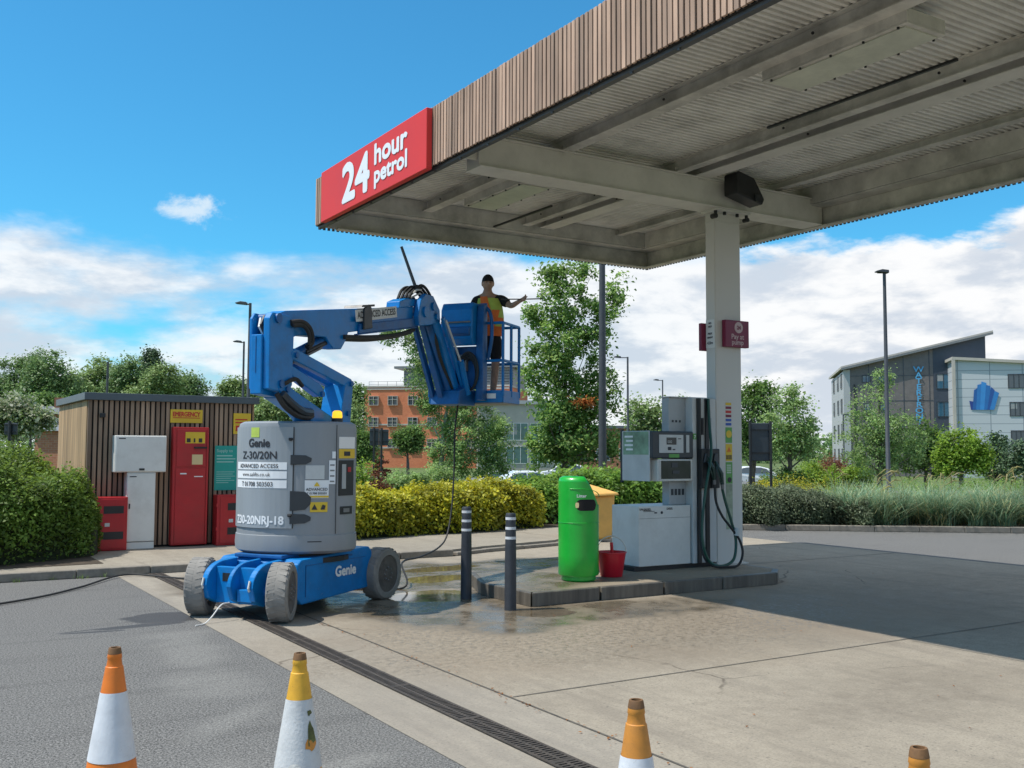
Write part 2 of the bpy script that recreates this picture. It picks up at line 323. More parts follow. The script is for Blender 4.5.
M['maroon'] = P('sign_maroon', (.20, .008, .045), .4, var=.06)
M['pinkish'] = P('sign_pale_print', (.62, .45, .45), .5)
M['lgreen'] = P('label_green', (.12, .36, .08), .45)
M['lblue'] = P('label_blue', (.03, .10, .42), .45)
M['pump_grey'] = P('pump_grey', (.40, .42, .43), .4, .1, var=.08, scale=4, dirt=.12)
M['pump_lt'] = P('pump_light', (.58, .59, .58), .4, var=.06, scale=4, dirt=.15)
M['pump_dk'] = P('pump_dark', (.035, .045, .055), .35, var=.15)
M['glassy'] = P('display_glass', (.03, .035, .04), .12, var=.1)
M['hose'] = P('hose_green', (.012, .075, .05), .4, var=.15)
M['orange'] = P('cone_orange', (.75, .19, .018), .5, scuff=.45, scuffcol=(.22,.11,.04), var=.1, scale=9, dirt=.25, dirtcol=(.3,.12,.04), dscale=6)
M['cone_yel'] = P('cone_faded', (.72, .38, .03), .55, scuff=.45, scuffcol=(.22,.11,.04), var=.15, scale=9, dirt=.5, dirtcol=(.3,.17,.05), dscale=6)
M['cone_old'] = P('cone_old_orange', (.60, .24, .035), .55, scuff=.45, scuffcol=(.22,.11,.04), var=.15, scale=9, dirt=.5, dirtcol=(.26,.13,.05), dscale=7)
M['cone_tip'] = P('cone_worn_rim', (.18, .09, .035), .7, var=.3, scale=20)
M['sleeve'] = P('reflective_white', (.66, .67, .69), .5, scuff=.4, scuffcol=(.36,.34,.32), var=.08, scale=14, dirt=.22, dirtcol=(.4,.4,.4), dscale=5, bump=.002)
M['sleeve_old'] = P('reflective_torn', (.60, .60, .59), .6, scuff=.8, scuffcol=(.30,.27,.22), var=.12, scale=14, dirt=.5, dirtcol=(.36,.35,.33), dscale=7, bump=.004)
M['olive'] = P('torn_patch', (.10, .11, .03), .7, var=.5, scale=20)
M['bollard'] = P('bollard_charcoal', (.035, .04, .05), .55, var=.25, scale=8, dirt=.25, dirtcol=(.09,.09,.09))
M['lamp'] = P('lamp_column', (.07, .072, .078), .5, .2, var=.15)
M['lamp_lt'] = P('lamp_galvanised', (.22, .22, .22), .5, .4, var=.15)
M['advert'] = P('advert_print', (.22,.36,.24), .45, var=.5, scale=3.5); M['poster'] = P('poster_print', (.30,.36,.26), .45, var=.55, scale=5); M['cream'] = P('cream', (.75,.6,.3), .5)
M['skin'] = P('skin', (.42, .255, .18), .55, var=.08)
M['tee'] = P('black_tee', (.012, .012, .015), .85)
M['hiv'] = P('hivis_yellow', (.46, .58, .10), .7, var=.1, scale=12)
M['hio'] = P('hivis_orange', (.80, .17, .03), .7, var=.12, scale=12)
M['bark'] = P('bark', (.12, .10, .08), .9, var=.35, scale=12, bump=.01)
M['bark_lt'] = P('birch_bark', (.42, .39, .34), .85, var=.4, scale=8, bump=.006)
M['roofslate'] = P('slate_roof', (.13, .14, .16), .7, var=.2, scale=2)
M['carwhite'] = P('car_white', (.78, .79, .80), .25, var=.02, coat=.6)
M['window'] = P('window_glass', (.05, .075, .095), .08, var=.2, scale=.4, spec=.8)
M['window_blue'] = P('window_blue', (.035, .12, .19), .1, var=.3, scale=.3, spec=.8)
M['stone'] = P('pale_stone', (.46, .42, .37), .8, var=.08, scale=1)
M['clad_w'] = P('white_cladding', (.42, .42, .42), .5, var=.04, scale=.3)
M['clad_g'] = P('grey_brickwork', (.17, .15, .145), .75, var=.15, scale=2)
M['clad_d'] = P('dark_blue_cladding', (.05, .062, .085), .5, var=.1, scale=1)
M['emblem'] = P('emblem_blue', (.03, .16, .62), .4, var=.3, scale=.35)
M['letters'] = P('sign_letter_blue', (.09, .36, .62), .4, var=.08)
M['grn_glass'] = P('green_glass', (.10, .19, .17), .15, var=.3, scale=.5)
M['brown_leaf'] = LEAF('brown_leaves', [(.30,.12,.03), (.42,.18,.05), (.24,.1,.03)])
M['lf_hedge'] = LEAF('hedge_leaf', [(0.070,0.130,0.018), (0.130,0.220,0.035), (0.200,0.310,0.060)])
M['lf_yellow'] = LEAF('privet_leaf', [(0.126,0.171,0.013), (0.396,0.387,0.023), (0.540,0.504,0.036), (0.225,0.270,0.023)], .3)
M['lf_green'] = LEAF('laurel_leaf', [(0.084,0.180,0.030), (0.156,0.288,0.048), (0.252,0.396,0.072)])
M['lf_grey'] = LEAF('cotoneaster_leaf', [(.05,.075,.035), (.10,.135,.07), (.19,.225,.13)], .25)
M['lf_birch'] = LEAF('birch_leaf', [(0.135,0.230,0.068), (0.230,0.351,0.121), (0.351,0.486,0.189)])
M['lf_acer'] = LEAF('maple_leaf', [(0.088,0.189,0.041), (0.162,0.297,0.068), (0.351,0.486,0.149)])
M['lf_dark'] = LEAF('dark_leaf', [(0.057,0.123,0.030), (0.104,0.199,0.048), (0.171,0.285,0.067)])
M['lf_wood'] = LEAF('woodland_leaf', [(0.106,0.188,0.069), (0.150,0.250,0.088), (0.213,0.325,0.112)], .25)
M['lf_wood2'] = LEAF('woodland_leaf_light', [(0.144,0.228,0.078), (0.204,0.300,0.096), (0.276,0.384,0.132)], .25)
M['lf_lime'] = LEAF('lime_leaf', [(0.115,0.218,0.023), (0.196,0.322,0.040), (0.276,0.402,0.057)])
M['lf_pine'] = LEAF('pine_leaf', [(0.042,0.091,0.042), (0.084,0.140,0.070), (0.126,0.196,0.098)], .15)
M['lf_red'] = LEAF('red_leaf', [(0.160,0.060,0.035), (0.240,0.090,0.050), (0.120,0.090,0.030)])
M['fl_yellow'] = LEAF('yellow_flower', [(.55,.48,.03), (.35,.36,.03), (.14,.2,.03), (.6,.5,.05)])
M['fl_white'] = LEAF('elder_leaf', [(.10,.17,.05), (.16,.23,.08), (.5,.5,.4), (.12,.2,.06)])
M['gr_blue'] = LEAF('lyme_grass', [(.07,.15,.07), (.16,.29,.18), (.30,.42,.28), (.42,.42,.20)], .3)
M['gr_straw'] = LEAF('dry_grass', [(.40,.32,.14), (.30,.28,.10), (.46,.40,.22)], .3)
M['gr_green'] = LEAF('grass_blade', [(.09,.17,.03), (.15,.24,.05), (.20,.28,.06)], .3)
# ------------------------------------------------------------------ foliage
def leaf_mesh(name, C, size, mat, parent=None, up=.35, ar=.6, jitter=.4, out=None, **kw):
    """one rhombic leaf per centre, built in bulk"""
    n = len(C); nr = RNG.normal(size=(n, 3)); nr[:, 2] = np.abs(nr[:, 2])+up
    if out is not None: nr += out
    nr /= np.linalg.norm(nr, axis=1)[:, None]
    t = RNG.normal(size=(n, 3)); t -= nr*(t*nr).sum(1)[:, None]; t /= np.linalg.norm(t, axis=1)[:, None]; b = np.cross(nr, t)
    s = size*(1+jitter*(RNG.random(n)-.5)*2)
    s = s[:, None]
    V = np.empty((n, 4, 3)); V[:, 0] = C-t*s*.5; V[:, 1] = C+b*s*.5*ar+nr*s*.1; V[:, 2] = C+t*s*.5; V[:, 3] = C-b*s*.5*ar+nr*s*.1
    return quads(name, V, mat, parent, **kw)
def quads(name, V, mat, parent=None, **kw):
    n = len(V); me = bpy.data.meshes.new(name)
    me.vertices.add(n*4); me.vertices.foreach_set('co', V.reshape(-1).astype(np.float32))
    me.loops.add(n*4); me.loops.foreach_set('vertex_index', np.arange(n*4, dtype=np.int32))
    me.polygons.add(n); me.polygons.foreach_set('loop_start', np.arange(0, n*4, 4, dtype=np.int32)); me.polygons.foreach_set('loop_total', np.full(n, 4, dtype=np.int32))
    me.update(calc_edges=True)
    return link(name, me, mat, parent, **kw)
def clumps(ells, n, per, cr, shell=.45, flat=.75):
    """ells: (cx,cy,cz,rx,ry,rz). clump centres lie mostly near the shell"""
    w = np.array([e[3]*e[4]*e[5] for e in ells])**.66; w = w/w.sum(); out = []; outn = []; cc = []
    for e, k in zip(ells, RNG.multinomial(n, w)):
        d = RNG.normal(size=(k, 3)); d /= np.linalg.norm(d, axis=1)[:, None]
        r = (shell+(1-shell)*RNG.random(k)**.6)[:, None]
        c = np.array(e[:3])+d*r*np.array(e[3:]); cc.append(c)
        sz = cr*(0.55+.9*RNG.random(k))
        p = RNG.normal(size=(k, per, 3))*.5; p[:, :, 2] *= flat
        out.append((c[:, None]+p*sz[:, None, None]).reshape(-1, 3)); outn.append(np.repeat(d, per, 0))
    return np.concatenate(out), np.concatenate(outn), np.concatenate(cc)
def tree(name, label, base, trunk_h, tr, ells, n, per, cr, ls, mat, bark='bark', cat='tree', group=None, lean=(0, 0), limbs=14, shell=.4, up=.35):
    """base: (x,y,z); ells given relative to base"""
    b = Vector(base); root = thing(name, b, label, cat, group)
    E_ = [(e[0]+b.x, e[1]+b.y, e[2]+b.z)+tuple(e[3:]) for e in ells]
    C, D_, cc = clumps(E_, n, per, cr, shell)
    top = max(e[2]+e[5] for e in ells)*.85
    mb = MB(); pts = []
    for i in range(7):
        t = i/6; pts.append(b+Vector((lean[0]*t+random.uniform(-1, 1)*tr*.5*(i > 0), lean[1]*t+random.uniform(-1, 1)*tr*.5*(i > 0), top*t)))
    mb.tube(pts, [tr*(1.25-t*1.1) for t in [i/6 for i in range(7)]], 8); mb.build('trunk', M[bark], root, True)
    mb = MB(); idx = RNG.choice(len(cc), min(limbs, len(cc)), replace=False)
    for i in idx:
        e = Vector(cc[i]); t = min(.9, max(trunk_h/top, (e.z-b.z)/top-.22)); k = t*6; a = pts[int(k)].lerp(pts[min(6, int(k)+1)], k-int(k))
        m_ = a.lerp(e, .5)+Vector((0, 0, -.06*(e-a).length)); mb.tube([a, m_, e], [tr*.5*(1.1-t), tr*.3*(1.1-t), tr*.08], 5)
    mb.build('limbs', M[bark], root, True)
    leaf_mesh('crown', C, ls, mat, root, up=up, out=D_*.5)
    return root
def hedge(name, label, poly_x, path, w, h, ls, mat, n, cat='hedge', base=0.0, core='lf_dark', rough=.12, group=None, matl=None, hf=None, wf=None):
    """path: list of (x,y) centreline; w half width; leaves over a bumpy shell with a dark core"""
    P0 = [Vector((x, y, 0)) for x, y in path]; seg = [(P0[i+1]-P0[i]).length for i in range(len(P0)-1)]; L = sum(seg)
    root = thing(name, (path[0][0], path[0][1], base), label, cat, group)
    def pos(s):
        for i, q in enumerate(seg):
            if s <= q or i == len(seg)-1: d = (P0[i+1]-P0[i])/q; return P0[i]+d*s, Vector((-d.y, d.x, 0))
            s -= q
    s_ = RNG.random(n)*L; a_ = RNG.random(n); C = np.empty((n, 3)); O = np.empty((n, 3))
    ph = RNG.random(4)*6
    def shape(s, a):
        hh = h*(1+rough*(math.sin(s*1.7+ph[0])+.6*math.sin(s*3.9+ph[1])+.4*math.sin(s*8+ph[2]))*.5)*(hf(s/L) if hf else 1)
        ww = w*(1+rough*(math.sin(s*2.3+ph[3])+.5*math.sin(s*6+ph[1]))*.6)*(wf(s/L) if wf else 1)
        an = math.pi*a; cx = math.cos(an); sz = math.sin(an)
        px = math.copysign(abs(cx)**.55, cx)*ww; pz = (abs(sz)**.55)*hh
        end = min(s, L-s); k = min(1, (end/.35+.05))**.5
        return px*k, pz*(.35+.65*k), cx, sz
    for i in range(n):
        p, nn = pos(s_[i]); x, z, cx, sz = shape(s_[i], a_[i]); j = 1-.22*random.random()**2+random.gauss(0, .035)+(.10*random.random() if random.random() < .05 else 0)+.05*math.sin(p.x*9+p.y*7)*math.sin(a_[i]*17)
        C[i] = (p.x+nn.x*x*j, p.y+nn.y*x*j, base+z*j); O[i] = (nn.x*cx, nn.y*cx, sz)
    C += RNG.normal(size=(n, 3))*ls*.6
    k2 = n//260; S = RNG.choice(n, k2, replace=False); S = S[O[S][:, 2] > .35]; st = MB(); ex = []; eo = []
    for i in S:
        b0 = C[i]; dv = np.array([O[i][0]*.5, O[i][1]*.5, .8])+RNG.normal(size=3)*.3; dv /= np.linalg.norm(dv); ln = random.uniform(.08, .24)
        st.tube([tuple(b0-dv*.1), tuple(b0+dv*ln)], [.004, .002], 4)
        for t in np.arange(.1, 1.05, .14): ex.append(b0+dv*ln*t+RNG.normal(size=3)*ls*.35); eo.append(dv)
    if ex: C = np.concatenate([C, np.array(ex)]); O = np.concatenate([O, np.array(eo)]); st.build('shoots', M['bark'], root, kind='stuff')
    leaf_mesh('foliage', C, ls, mat, root, out=O*.9, up=.1, jitter=.6)
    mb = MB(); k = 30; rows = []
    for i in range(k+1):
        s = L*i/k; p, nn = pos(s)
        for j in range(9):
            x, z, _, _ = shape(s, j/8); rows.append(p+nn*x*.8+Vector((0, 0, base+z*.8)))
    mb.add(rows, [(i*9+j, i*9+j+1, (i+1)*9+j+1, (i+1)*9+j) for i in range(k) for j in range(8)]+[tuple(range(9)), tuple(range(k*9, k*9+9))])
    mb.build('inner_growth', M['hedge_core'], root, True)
    return root
M['blind'] = P('window_blind', (.30,.31,.31), .7)
M['recess_shade'] = P('cowl_recess_shade', (.05,.055,.06), .6)  # dark tone stands for the shade inside the cowl grab recesses
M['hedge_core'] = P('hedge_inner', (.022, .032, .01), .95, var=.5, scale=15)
def blades(name, pts, hgt, wid, bend, mat, parent=None, plume=None):
    n = len(pts); ang = RNG.random(n)*2*math.pi; d = np.stack([np.cos(ang), np.sin(ang), np.zeros(n)], 1); sd = np.stack([-np.sin(ang), np.cos(ang), np.zeros(n)], 1)
    h = hgt*(.55+.6*RNG.random(n)); bd = bend*(.3+1.2*RNG.random(n)); V = []
    T = np.array([0, .35, .7, 1.0])
    P_ = [pts+np.array([0, 0, 1.])*(h*(t-.25*t**3*bd))[:, None]+d*(h*bd*t*t)[:, None] for t in T]
    W = [wid, wid*.9, wid*.6, wid*.12]
    for k in range(3):
        q = np.empty((n, 4, 3)); q[:, 0] = P_[k]-sd*W[k]/2; q[:, 1] = P_[k]+sd*W[k]/2; q[:, 2] = P_[k+1]+sd*W[k+1]/2; q[:, 3] = P_[k+1]-sd*W[k+1]/2; V.append(q)
    return quads(name, np.concatenate(V), mat, parent)
# ================================================================== GROUND
def sheet(name, poly, z, mat, nrm=True):
    me = bpy.data.meshes.new(name); me.from_pydata([(x, y, z) for x, y in poly], [], [tuple(range(len(poly)))]); me.update()
    if me.polygons[0].normal.z < 0: me.flip_normals()
    return struct(link(name, me, mat))
mb = MB(); N = 90; g_ = []
def gs(t): return math.copysign(abs(t)**2.6, t)*1500
ax = [gs(-1+2*i/N) for i in range(N+1)]
for j in range(N+1):
    for i in range(N+1):
        g_.append((ax[i]+5, ax[j]+8, terr(ax[i]+5, ax[j]+8) if True else 0))
mb.add(g_, [(j*(N+1)+i, j*(N+1)+i+1, (j+1)*(N+1)+i+1, (j+1)*(N+1)+i) for j in range(N) for i in range(N)])
struct(mb.build('ground', M['grass_ground'], None, True))
sheet('asphalt_apron', [(-16,-12),(34,-12),(34,2.5),(24.3,8.9),(19.7,12.4),(15.4,15.7),(7.7,15.7),(7.7,14.05),(-16,14.05)], 0, M['asphalt'])
sheet('concrete_forecourt', [(2.64,-12),(14.1,-12),(14.1,15.9),(7.7,15.9),(7.7,14.0),(2.64,14.0)], .004, M['concrete'])
def strip(name, a, b, w, z, mat):
    a = Vector(a+(0,)); b = Vector(b+(0,)); d = (b-a).normalized(); s_ = Vector((-d.y, d.x, 0))*w/2
    return sheet(name, [tuple((a-s_)[:2]), tuple((b-s_)[:2]), tuple((b+s_)[:2]), tuple((a+s_)[:2])], z, mat)
strip('slab_joint', (3.62,-12), (3.62,13.9), .017, .008, M['joint'])
strip('slab_joint', (3.64,5.86), (14.1,5.90), .013, .0082, M['joint'])
strip('slab_joint', (9.7,10.9), (14.1,10.9), .02, .0082, M['joint'])
strip('slab_joint', (7.7,5.8), (7.7,-12), .008, .0078, M['joint'])
strip('slab_joint', (3.64,13.0), (14.1,13.0), .018, .0082, M['joint'])
# drainage channel: frame sheet with slotted cast grating sections
mb = MB(); mb.box((3.035,-12,.0085), (3.205,14,.0105)); dr = mb.build('drainage_channel', M['dark']); tag(dr, 'long slotted iron drainage channel set in the concrete strip', 'drain')
mb = MB()
mb.box((3.035,-12,.0106),(3.055,14,.016)); mb.box((3.185,-12,.0106),(3.205,14,.016))
y = 2.5
while y < 14: mb.box((3.055,y,.0107),(3.185,y+.018,.0155)); y += .034
y = 2.5
while y < 14: mb.box((3.052,y,.0109),(3.188,y+.035,.0158)); y += 1.0
mb.box((3.11,-12,.0108),(3.13,14,.0154))
mb.build('grating', M['grate'], dr)
# raised pavement with kerbs
PV = [(-16,14.12),(7.6,14.12),(8.3,14.35),(10.0,14.75),(11.2,15.7),(15.3,15.9),(15.3,17.2),(-16,17.2)]
mb = MB(); mb.prism(PV, (0,0,0), (1,0,0), (0,1,0), (0,0,1), .095); struct(mb.build('pavement', M['pave']))
def kerb(pts, w=.125, h=.11, z=0.):
    mb = MB(); P_ = [Vector((x, y, z)) for x, y in pts]
    for a, b in zip(P_, P_[1:]):
        L = (b-a).length; k = max(1, round(L/.9)); d = (b-a)/L; s_ = Vector((-d.y, d.x, 0))
        for i in range(k):
            p = a+d*(L*i/k+.004); q = a+d*(L*(i+1)/k-.004); hh = h+random.uniform(-.004, .004)
            vs = [p-s_*w/2, q-s_*w/2, q+s_*w/2, p+s_*w/2]
            mb.add(vs+[v+Vector((0,0,hh)) for v in vs], [(3,2,1,0),(4,5,6,7),(0,1,5,4),(1,2,6,5),(2,3,7,6),(3,0,4,7)])
    return struct(mb.build('kerb', M['kerb'], bevel=.012))
kerb([(-16,14.05),(7.6,14.05)]); kerb([(7.66,14.07),(8.3,14.3),(10.05,14.7),(11.2,15.6)], h=.06)
kerb([(11.3,15.72),(15.4,15.72),(19.7,12.45),(24.3,8.95),(34,2.5)], w=.14, h=.12)
# planting beds (soil mound)
def bed(name, poly, z, mat):
    mb = MB(); mb.prism(poly, (0,0,-.3), (1,0,0), (0,1,0), (0,0,1), z+.3); return struct(mb.build(name, mat))
bed('planting_bed', [(15.46,15.8),(19.76,12.53),(24.36,9.03),(36,1.2),(44,10),(30,24),(17,24),(7.0,24),(7.0,17.22),(15.4,17.22)], .10, M['soil'])
bed('planting_bed', [(-16,14.13),(2.6,14.7),(2.6,24),(-16,24)], .10, M['soil'])
# ================================================================== CANOPY
K = .985
X0, X1, YE, YN, ZB, ZF = 5.22, 11.40, 13.90, -3.5, 4.85, 5.56
cv = thing('petrol_station_canopy', (9.3,9.8,4.85), 'large flat timber edged canopy roof over the petrol pump, carried by one pale column', 'canopy')
def battens(horiz_x, y0, y1, zz0, zz1, pitch=.067, w=.048):
    mb = MB(); y = y0
    while y < y1-w:
        j = random.uniform(-.004, .004); mb.box((horiz_x+j-.022, y, zz0+random.uniform(-.006,.004)), (horiz_x+j, y+w+random.uniform(-.004,.004), zz1)); y += pitch
    return mb
battens(X0, YN, YE-.02, ZB+.03, ZF).build('timber_fascia', M['wood'], cv, bevel=.003)
mb = MB(); mb.box((X0+.012,YN,ZB+.03),(X0+.035,YE-.03,ZF-.01)); mb.box((X0+.012,YE-.028,ZB+.03),(X1,YE-.01,ZF-.01)); mb.box((X1-.03,YN,ZB+.03),(X1-.01,YE-.03,ZF-.01)); mb.build('fascia_backing', M['dark'], cv)
mb = MB(); x = X0+.1
while x < X1: mb.box((x, YE-.008, ZB+.03),(x+.072, YE+.014, ZF)); x += .098
y = YN
while y < YE: mb.box((X1-.008, y, ZB+.03),(X1+.014, y+.072, ZF)); y += .098
mb.build('timber_fascia', M['wood'], cv)
# roof deck, corrugated, ribs along x
mb = MB(); y = YN; pts = []
prof = [(0,0),(.040,0),(.044,.04),(.080,.04),(.085,0)]
ys = []
while y < YE-.1:
    for a, b in prof[:-1]: ys.append((y+a, b))
    y += .085
vs = []; 
for yy, dz in ys: vs += [(X0+.04, yy, 5.40+dz), (X1-.04, yy, 5.40+dz)]
mb.add(vs, [(2*i, 2*i+1, 2*i+3, 2*i+2) for i in range(len(ys)-1)]); mb.build('roof_deck', M['deck'], cv)
mb = MB(); mb.box((X0+.04,YN,5.46),(X1-.04,YE-.04,5.50)); mb.build('roof_top', M['flash'], cv)
# perimeter frame
mb = MB()
mb.box((X0+.036,YN,ZB-.0),(X0+.10,YE-.03,ZB+.03))                       # dark bottom flashing
mb.box((X0+.036,YN,ZB+.031),(X0+.06,YE-.03,ZB+.45))
mb.build('edge_flashing', M['flash'], cv)
mb = MB()
mb.box((X0+.3,YE-.16,ZB+.002),(X1-.05,YE-.03,ZB+.02)); mb.box((X0+.101,YE-.06,ZB+.02),(X1-.05,YE-.04,ZB+.28))
mb.box((X0+.101,YE-.32,ZB+.281),(X1-.05,YE-.031,ZB+.30)); mb.box((X0+.36,YE-.34,ZB+.301),(X1-.3,YE-.32,5.40))
mb.box((X1-.16,YN,ZB+.002),(X1-.031,YE-.17,ZB+.02)); mb.box((X1-.06,YN,ZB+.021),(X1-.04,YE-.07,ZB+.28))
mb.box((X1-.32,YN,ZB+.281),(X1-.051,YE-.33,ZB+.30)); mb.box((X1-.34,YN,ZB+.301),(X1-.32,YE-.35,5.40))
mb.box((X0+.101,YN,5.30),(X0+.14,YE-.35,5.40))
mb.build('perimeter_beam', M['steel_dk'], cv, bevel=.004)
mb = MB(); x = X0+.05
while x < X1: mb.box((x, YE-.02, ZB-.008),(x+.035, YE+.002, ZB+.028)); x += .07
y = YN
while y < YE: mb.box((X1-.02, y, ZB-.007),(X1-.0, y+.035, ZB+.028)); y += .07
y = 6.
while y < YE: mb.box((X0+.04, y, ZB-.018),(X0+.06, y+.03, ZB)); y += .6
mb.build('sheet_clips', M['flash'], cv, kind='stuff')
# main cross beam on the column
mb = MB(); mb.box((X0+.42,9.82,4.87),(X1-.1,10.18,4.885)); mb.box((X0+.42,9.86,4.886),(X1-.1,10.14,5.219)); mb.box((X0+.42,9.82,5.22),(X1-.1,10.18,5.235))
mb.box((X0+.105,9.9,4.95),(X0+.418,9.92,5.2))
mb.build('cross_beam', M['steel'], cv, bevel=.004)
# longitudinal joists sit on the beam
mb = MB()
def joist(x, w, z0, z1, y0=YN, y1=YE-.36):
    mb.box((x-.006,y0,z0+.013),(x+.006,y1,z1-.013)); mb.box((x-w/2,y0,z0),(x+w/2,y1,z0+.012)); mb.box((x-w/2,y0,z1-.012),(x+w/2,y1,z1))
joist(6.86, .16, 5.236, 5.40); joist(8.62, .13, 5.236, 5.40); joist(10.5, .12, 5.29, 5.40)
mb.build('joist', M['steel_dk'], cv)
mb = MB(); joist(9.02, .26, 5.236, 5.40); mb.build('joist', M['steel'], cv)
for xx in (6.86, 8.62, 9.02):
    mb = MB(); mb.box((xx-.07,9.85,5.20),(xx+.07,9.858,5.30)); mb.build('joint_plate', M['steel_dk'], cv)
    for yy in (6.0, 8.0, 11.6, 13.0):
        mb = MB(); mb.cyl((xx-.075, yy, 5.31), (xx-.06, yy, 5.31), .014, n=6); mb.build('bolt', M['black'], cv)
# canopy name panel
sg = thing('canopy_sign', (5.14,12.0,4.9), 'red illuminated sign box on the canopy edge reading 24 hour petrol', 'sign')
mb = MB(); mb.box((5.12,10.15,4.835),(5.195,13.42,5.545)); mb.build('sign_box', M['sign_red'], sg, bevel=.008)
text('lettering', '24', .62, (5.116,12.61,4.955), (0,-1,0), (0,0,1), M['white_txt'], sg, bold=.028, fit=(.86,.48))
text('lettering', 'hour', .345, (5.116,11.57,5.225), (0,-1,0), (0,0,1), M['white_txt'], sg, bold=.015, fit=(.92,.245))
text('lettering', 'petrol', .30, (5.116,11.57,4.985), (0,-1,0), (0,0,1), M['white_txt'], sg, bold=.013, fit=(.92,.20))
# lights
def canopy_light(y0, y1, x0=6.97, x1=7.39, lab=''):
    x0 -= .03; x1 += .05; t = thing('canopy_light', ((x0+x1)/2, (y0+y1)/2, 5.2), lab, 'light', 'light boxes under the canopy')
    mb = MB(); mb.box((x0,y0,5.13),(x1,y1,5.15)); mb.box((x0,y0,5.151),(x0+.02,y1,5.26)); mb.box((x1-.02,y0,5.151),(x1,y1,5.26)); mb.box((x0+.021,y0,5.151),(x1-.021,y0+.02,5.26)); mb.box((x0+.021,y1-.02,5.151),(x1-.021,y1,5.26))
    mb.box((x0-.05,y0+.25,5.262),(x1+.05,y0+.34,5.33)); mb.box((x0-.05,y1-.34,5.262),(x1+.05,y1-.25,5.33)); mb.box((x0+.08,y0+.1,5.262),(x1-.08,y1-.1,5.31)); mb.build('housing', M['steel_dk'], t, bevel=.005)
    mb = MB(); mb.box((x0+.04,y0+.05,5.118),(x1-.04,y1-.05,5.129)); mb.build('diffuser', M['diffuser'], t)
    for i in range(5):
        yy = y0+.1+(y1-y0-.2)*i/4
        for xx in (x0+.02, x1-.02): mb = MB(); mb.cyl((xx,yy,5.112),(xx,yy,5.131),.012,n=6); mb.build('screw', M['black'], t)
M['diffuser'] = P('light_diffuser', (.60,.60,.50), .35, var=.15, scale=3, dirt=.3)
canopy_light(5.15, 6.75, lab='unlit rectangular light box under the canopy nearest the camera')
canopy_light(11.0, 12.55, lab='unlit greenish light box under the canopy beyond the cross beam')
for a, b, lab in ((5.45,7.74,'dark straight conduit hung under the near canopy bay'), (11.93,13.55,'dark straight conduit hung under the far canopy bay')):
    mb = MB(); mb.box((8.02,a,5.14),(8.05,b,5.165)); tag(mb.build('conduit', M['black']), lab, 'conduit')
# loudspeaker on the beam
t = thing('floodlight', (9.55,9.75,5.1), 'black angled floodlight clamped to the beam above the column', 'floodlight')
mb = MB(); mb.prism([(-.24,.17),(-.2,.2),(.08,.14),(.26,-.12),(.22,-.2),(-.05,-.14),(-.24,-.1)], (9.55,9.52,5.10), (1,0,0), (0,0,1), (0,1,0), .24); mb.build('housing', M['black'], t, bevel=.015)
mb = MB(); mb.bar((9.62,9.505,4.97),(9.74,9.505,4.98),.02,.1); mb.build('lens', M['glassy'], t)
mb = MB(); mb.box((9.45,9.765,5.02),(9.5,9.835,5.3)); mb.build('bracket', M['black'], t)
# column
co = thing('canopy_column', (9.33,10.0,.15), 'pale square steel column rising from the island to the canopy beam', 'column')
mb = MB(); mb.box((9.335,9.98,.151),(9.80,10.15,4.84)); mb.box((9.342,9.972,.151),(9.352,9.979,4.84)); mb.build('shaft', M['column'], co, bevel=.006)
mb = MB(); mb.box((9.27,9.84,4.841),(9.87,10.17,4.869)); mb.box((9.329,9.974,4.72),(9.806,10.156,4.73)); mb.build('cap_plate', M['column'], co, bevel=.003)
mb = MB()
for xx in (9.29, 9.45, 9.68, 9.85): mb = MB(); mb.cyl((xx,9.9,4.80),(xx,9.9,4.842),.022,n=8); mb.build('bolt', M['black'], co)
mb = MB()
mb.cyl((9.28,9.96,4.77),(9.28,9.88,4.77),.035); mb.build('cap_lug', M['black'], co)
mb = MB(); mb.cyl((9.86,9.96,4.78),(9.86,9.88,4.78),.03); mb.build('cap_lug', M['black'], co)
mb = MB(); mb.box((9.29,9.93,.152),(9.85,10.19,.175)); mb.build('base_plate', M['steel_dk'], co)
OFF[0] = Vector((.235,.18,0))   # everything fixed to the column faces
# decals on the column face
st = thing('sticker_strip', (9.4,9.79,1.7), 'column of small coloured fuel and warning stickers on the pale column', 'stickers')
def plate(nm, x0, x1, z0, z1, y, mat, par, th=.003):
    mb = MB(); mb.box((x0,y-th,z0),(x1,y,z1)); return mb.build(nm, mat, par)
def tiny(txt, size, x, z, y, mat, par, bold=.0, sx=1, al='LEFT'): return text('lettering', txt, size, (x,y,z), (1,0,0), (0,0,1), mat, par, bold=bold, sx=sx, align=al, ext=.001)
for z, c in ((2.26,'sig_yellow'),(2.21,'maroon'),(2.155,'red_txt'),(2.10,'maroon'),(2.045,'lblue'),(1.99,'lblue')): plate('sticker', 9.275,9.375, z, z+.034, 9.799, M[c], st)
plate('sticker', 9.27,9.385, 1.76, 1.965, 9.799, M['lgreen'], st)
mb = MB(); mb.cyl((9.327,9.7955,1.875),(9.327,9.7925,1.875),.05,n=20); mb.build('roundel', M['sig_yellow'], st)
plate('sticker', 9.27,9.385, 1.52, 1.745, 9.799, M['sig_yellow'], st)
for xx in (9.29,9.325,9.36): plate('pictogram', xx-.01,xx+.01,1.54,1.60,9.7955,M['black_txt'],st)
mb = MB(); mb.prism([(-.04,0),(.04,0),(0,.07)], (9.327,9.7955,1.64), (1,0,0), (0,0,1), (0,-1,0), .002); mb.build('pictogram', M['orange'], st)
plate('sticker', 9.27,9.385, 1.22, 1.505, 9.799, M['lgreen'], st)
for k in range(5): plate('print_line', 9.282,9.36, 1.36+k*.025, 1.368+k*.025, 9.7955, M['white_txt'], st)
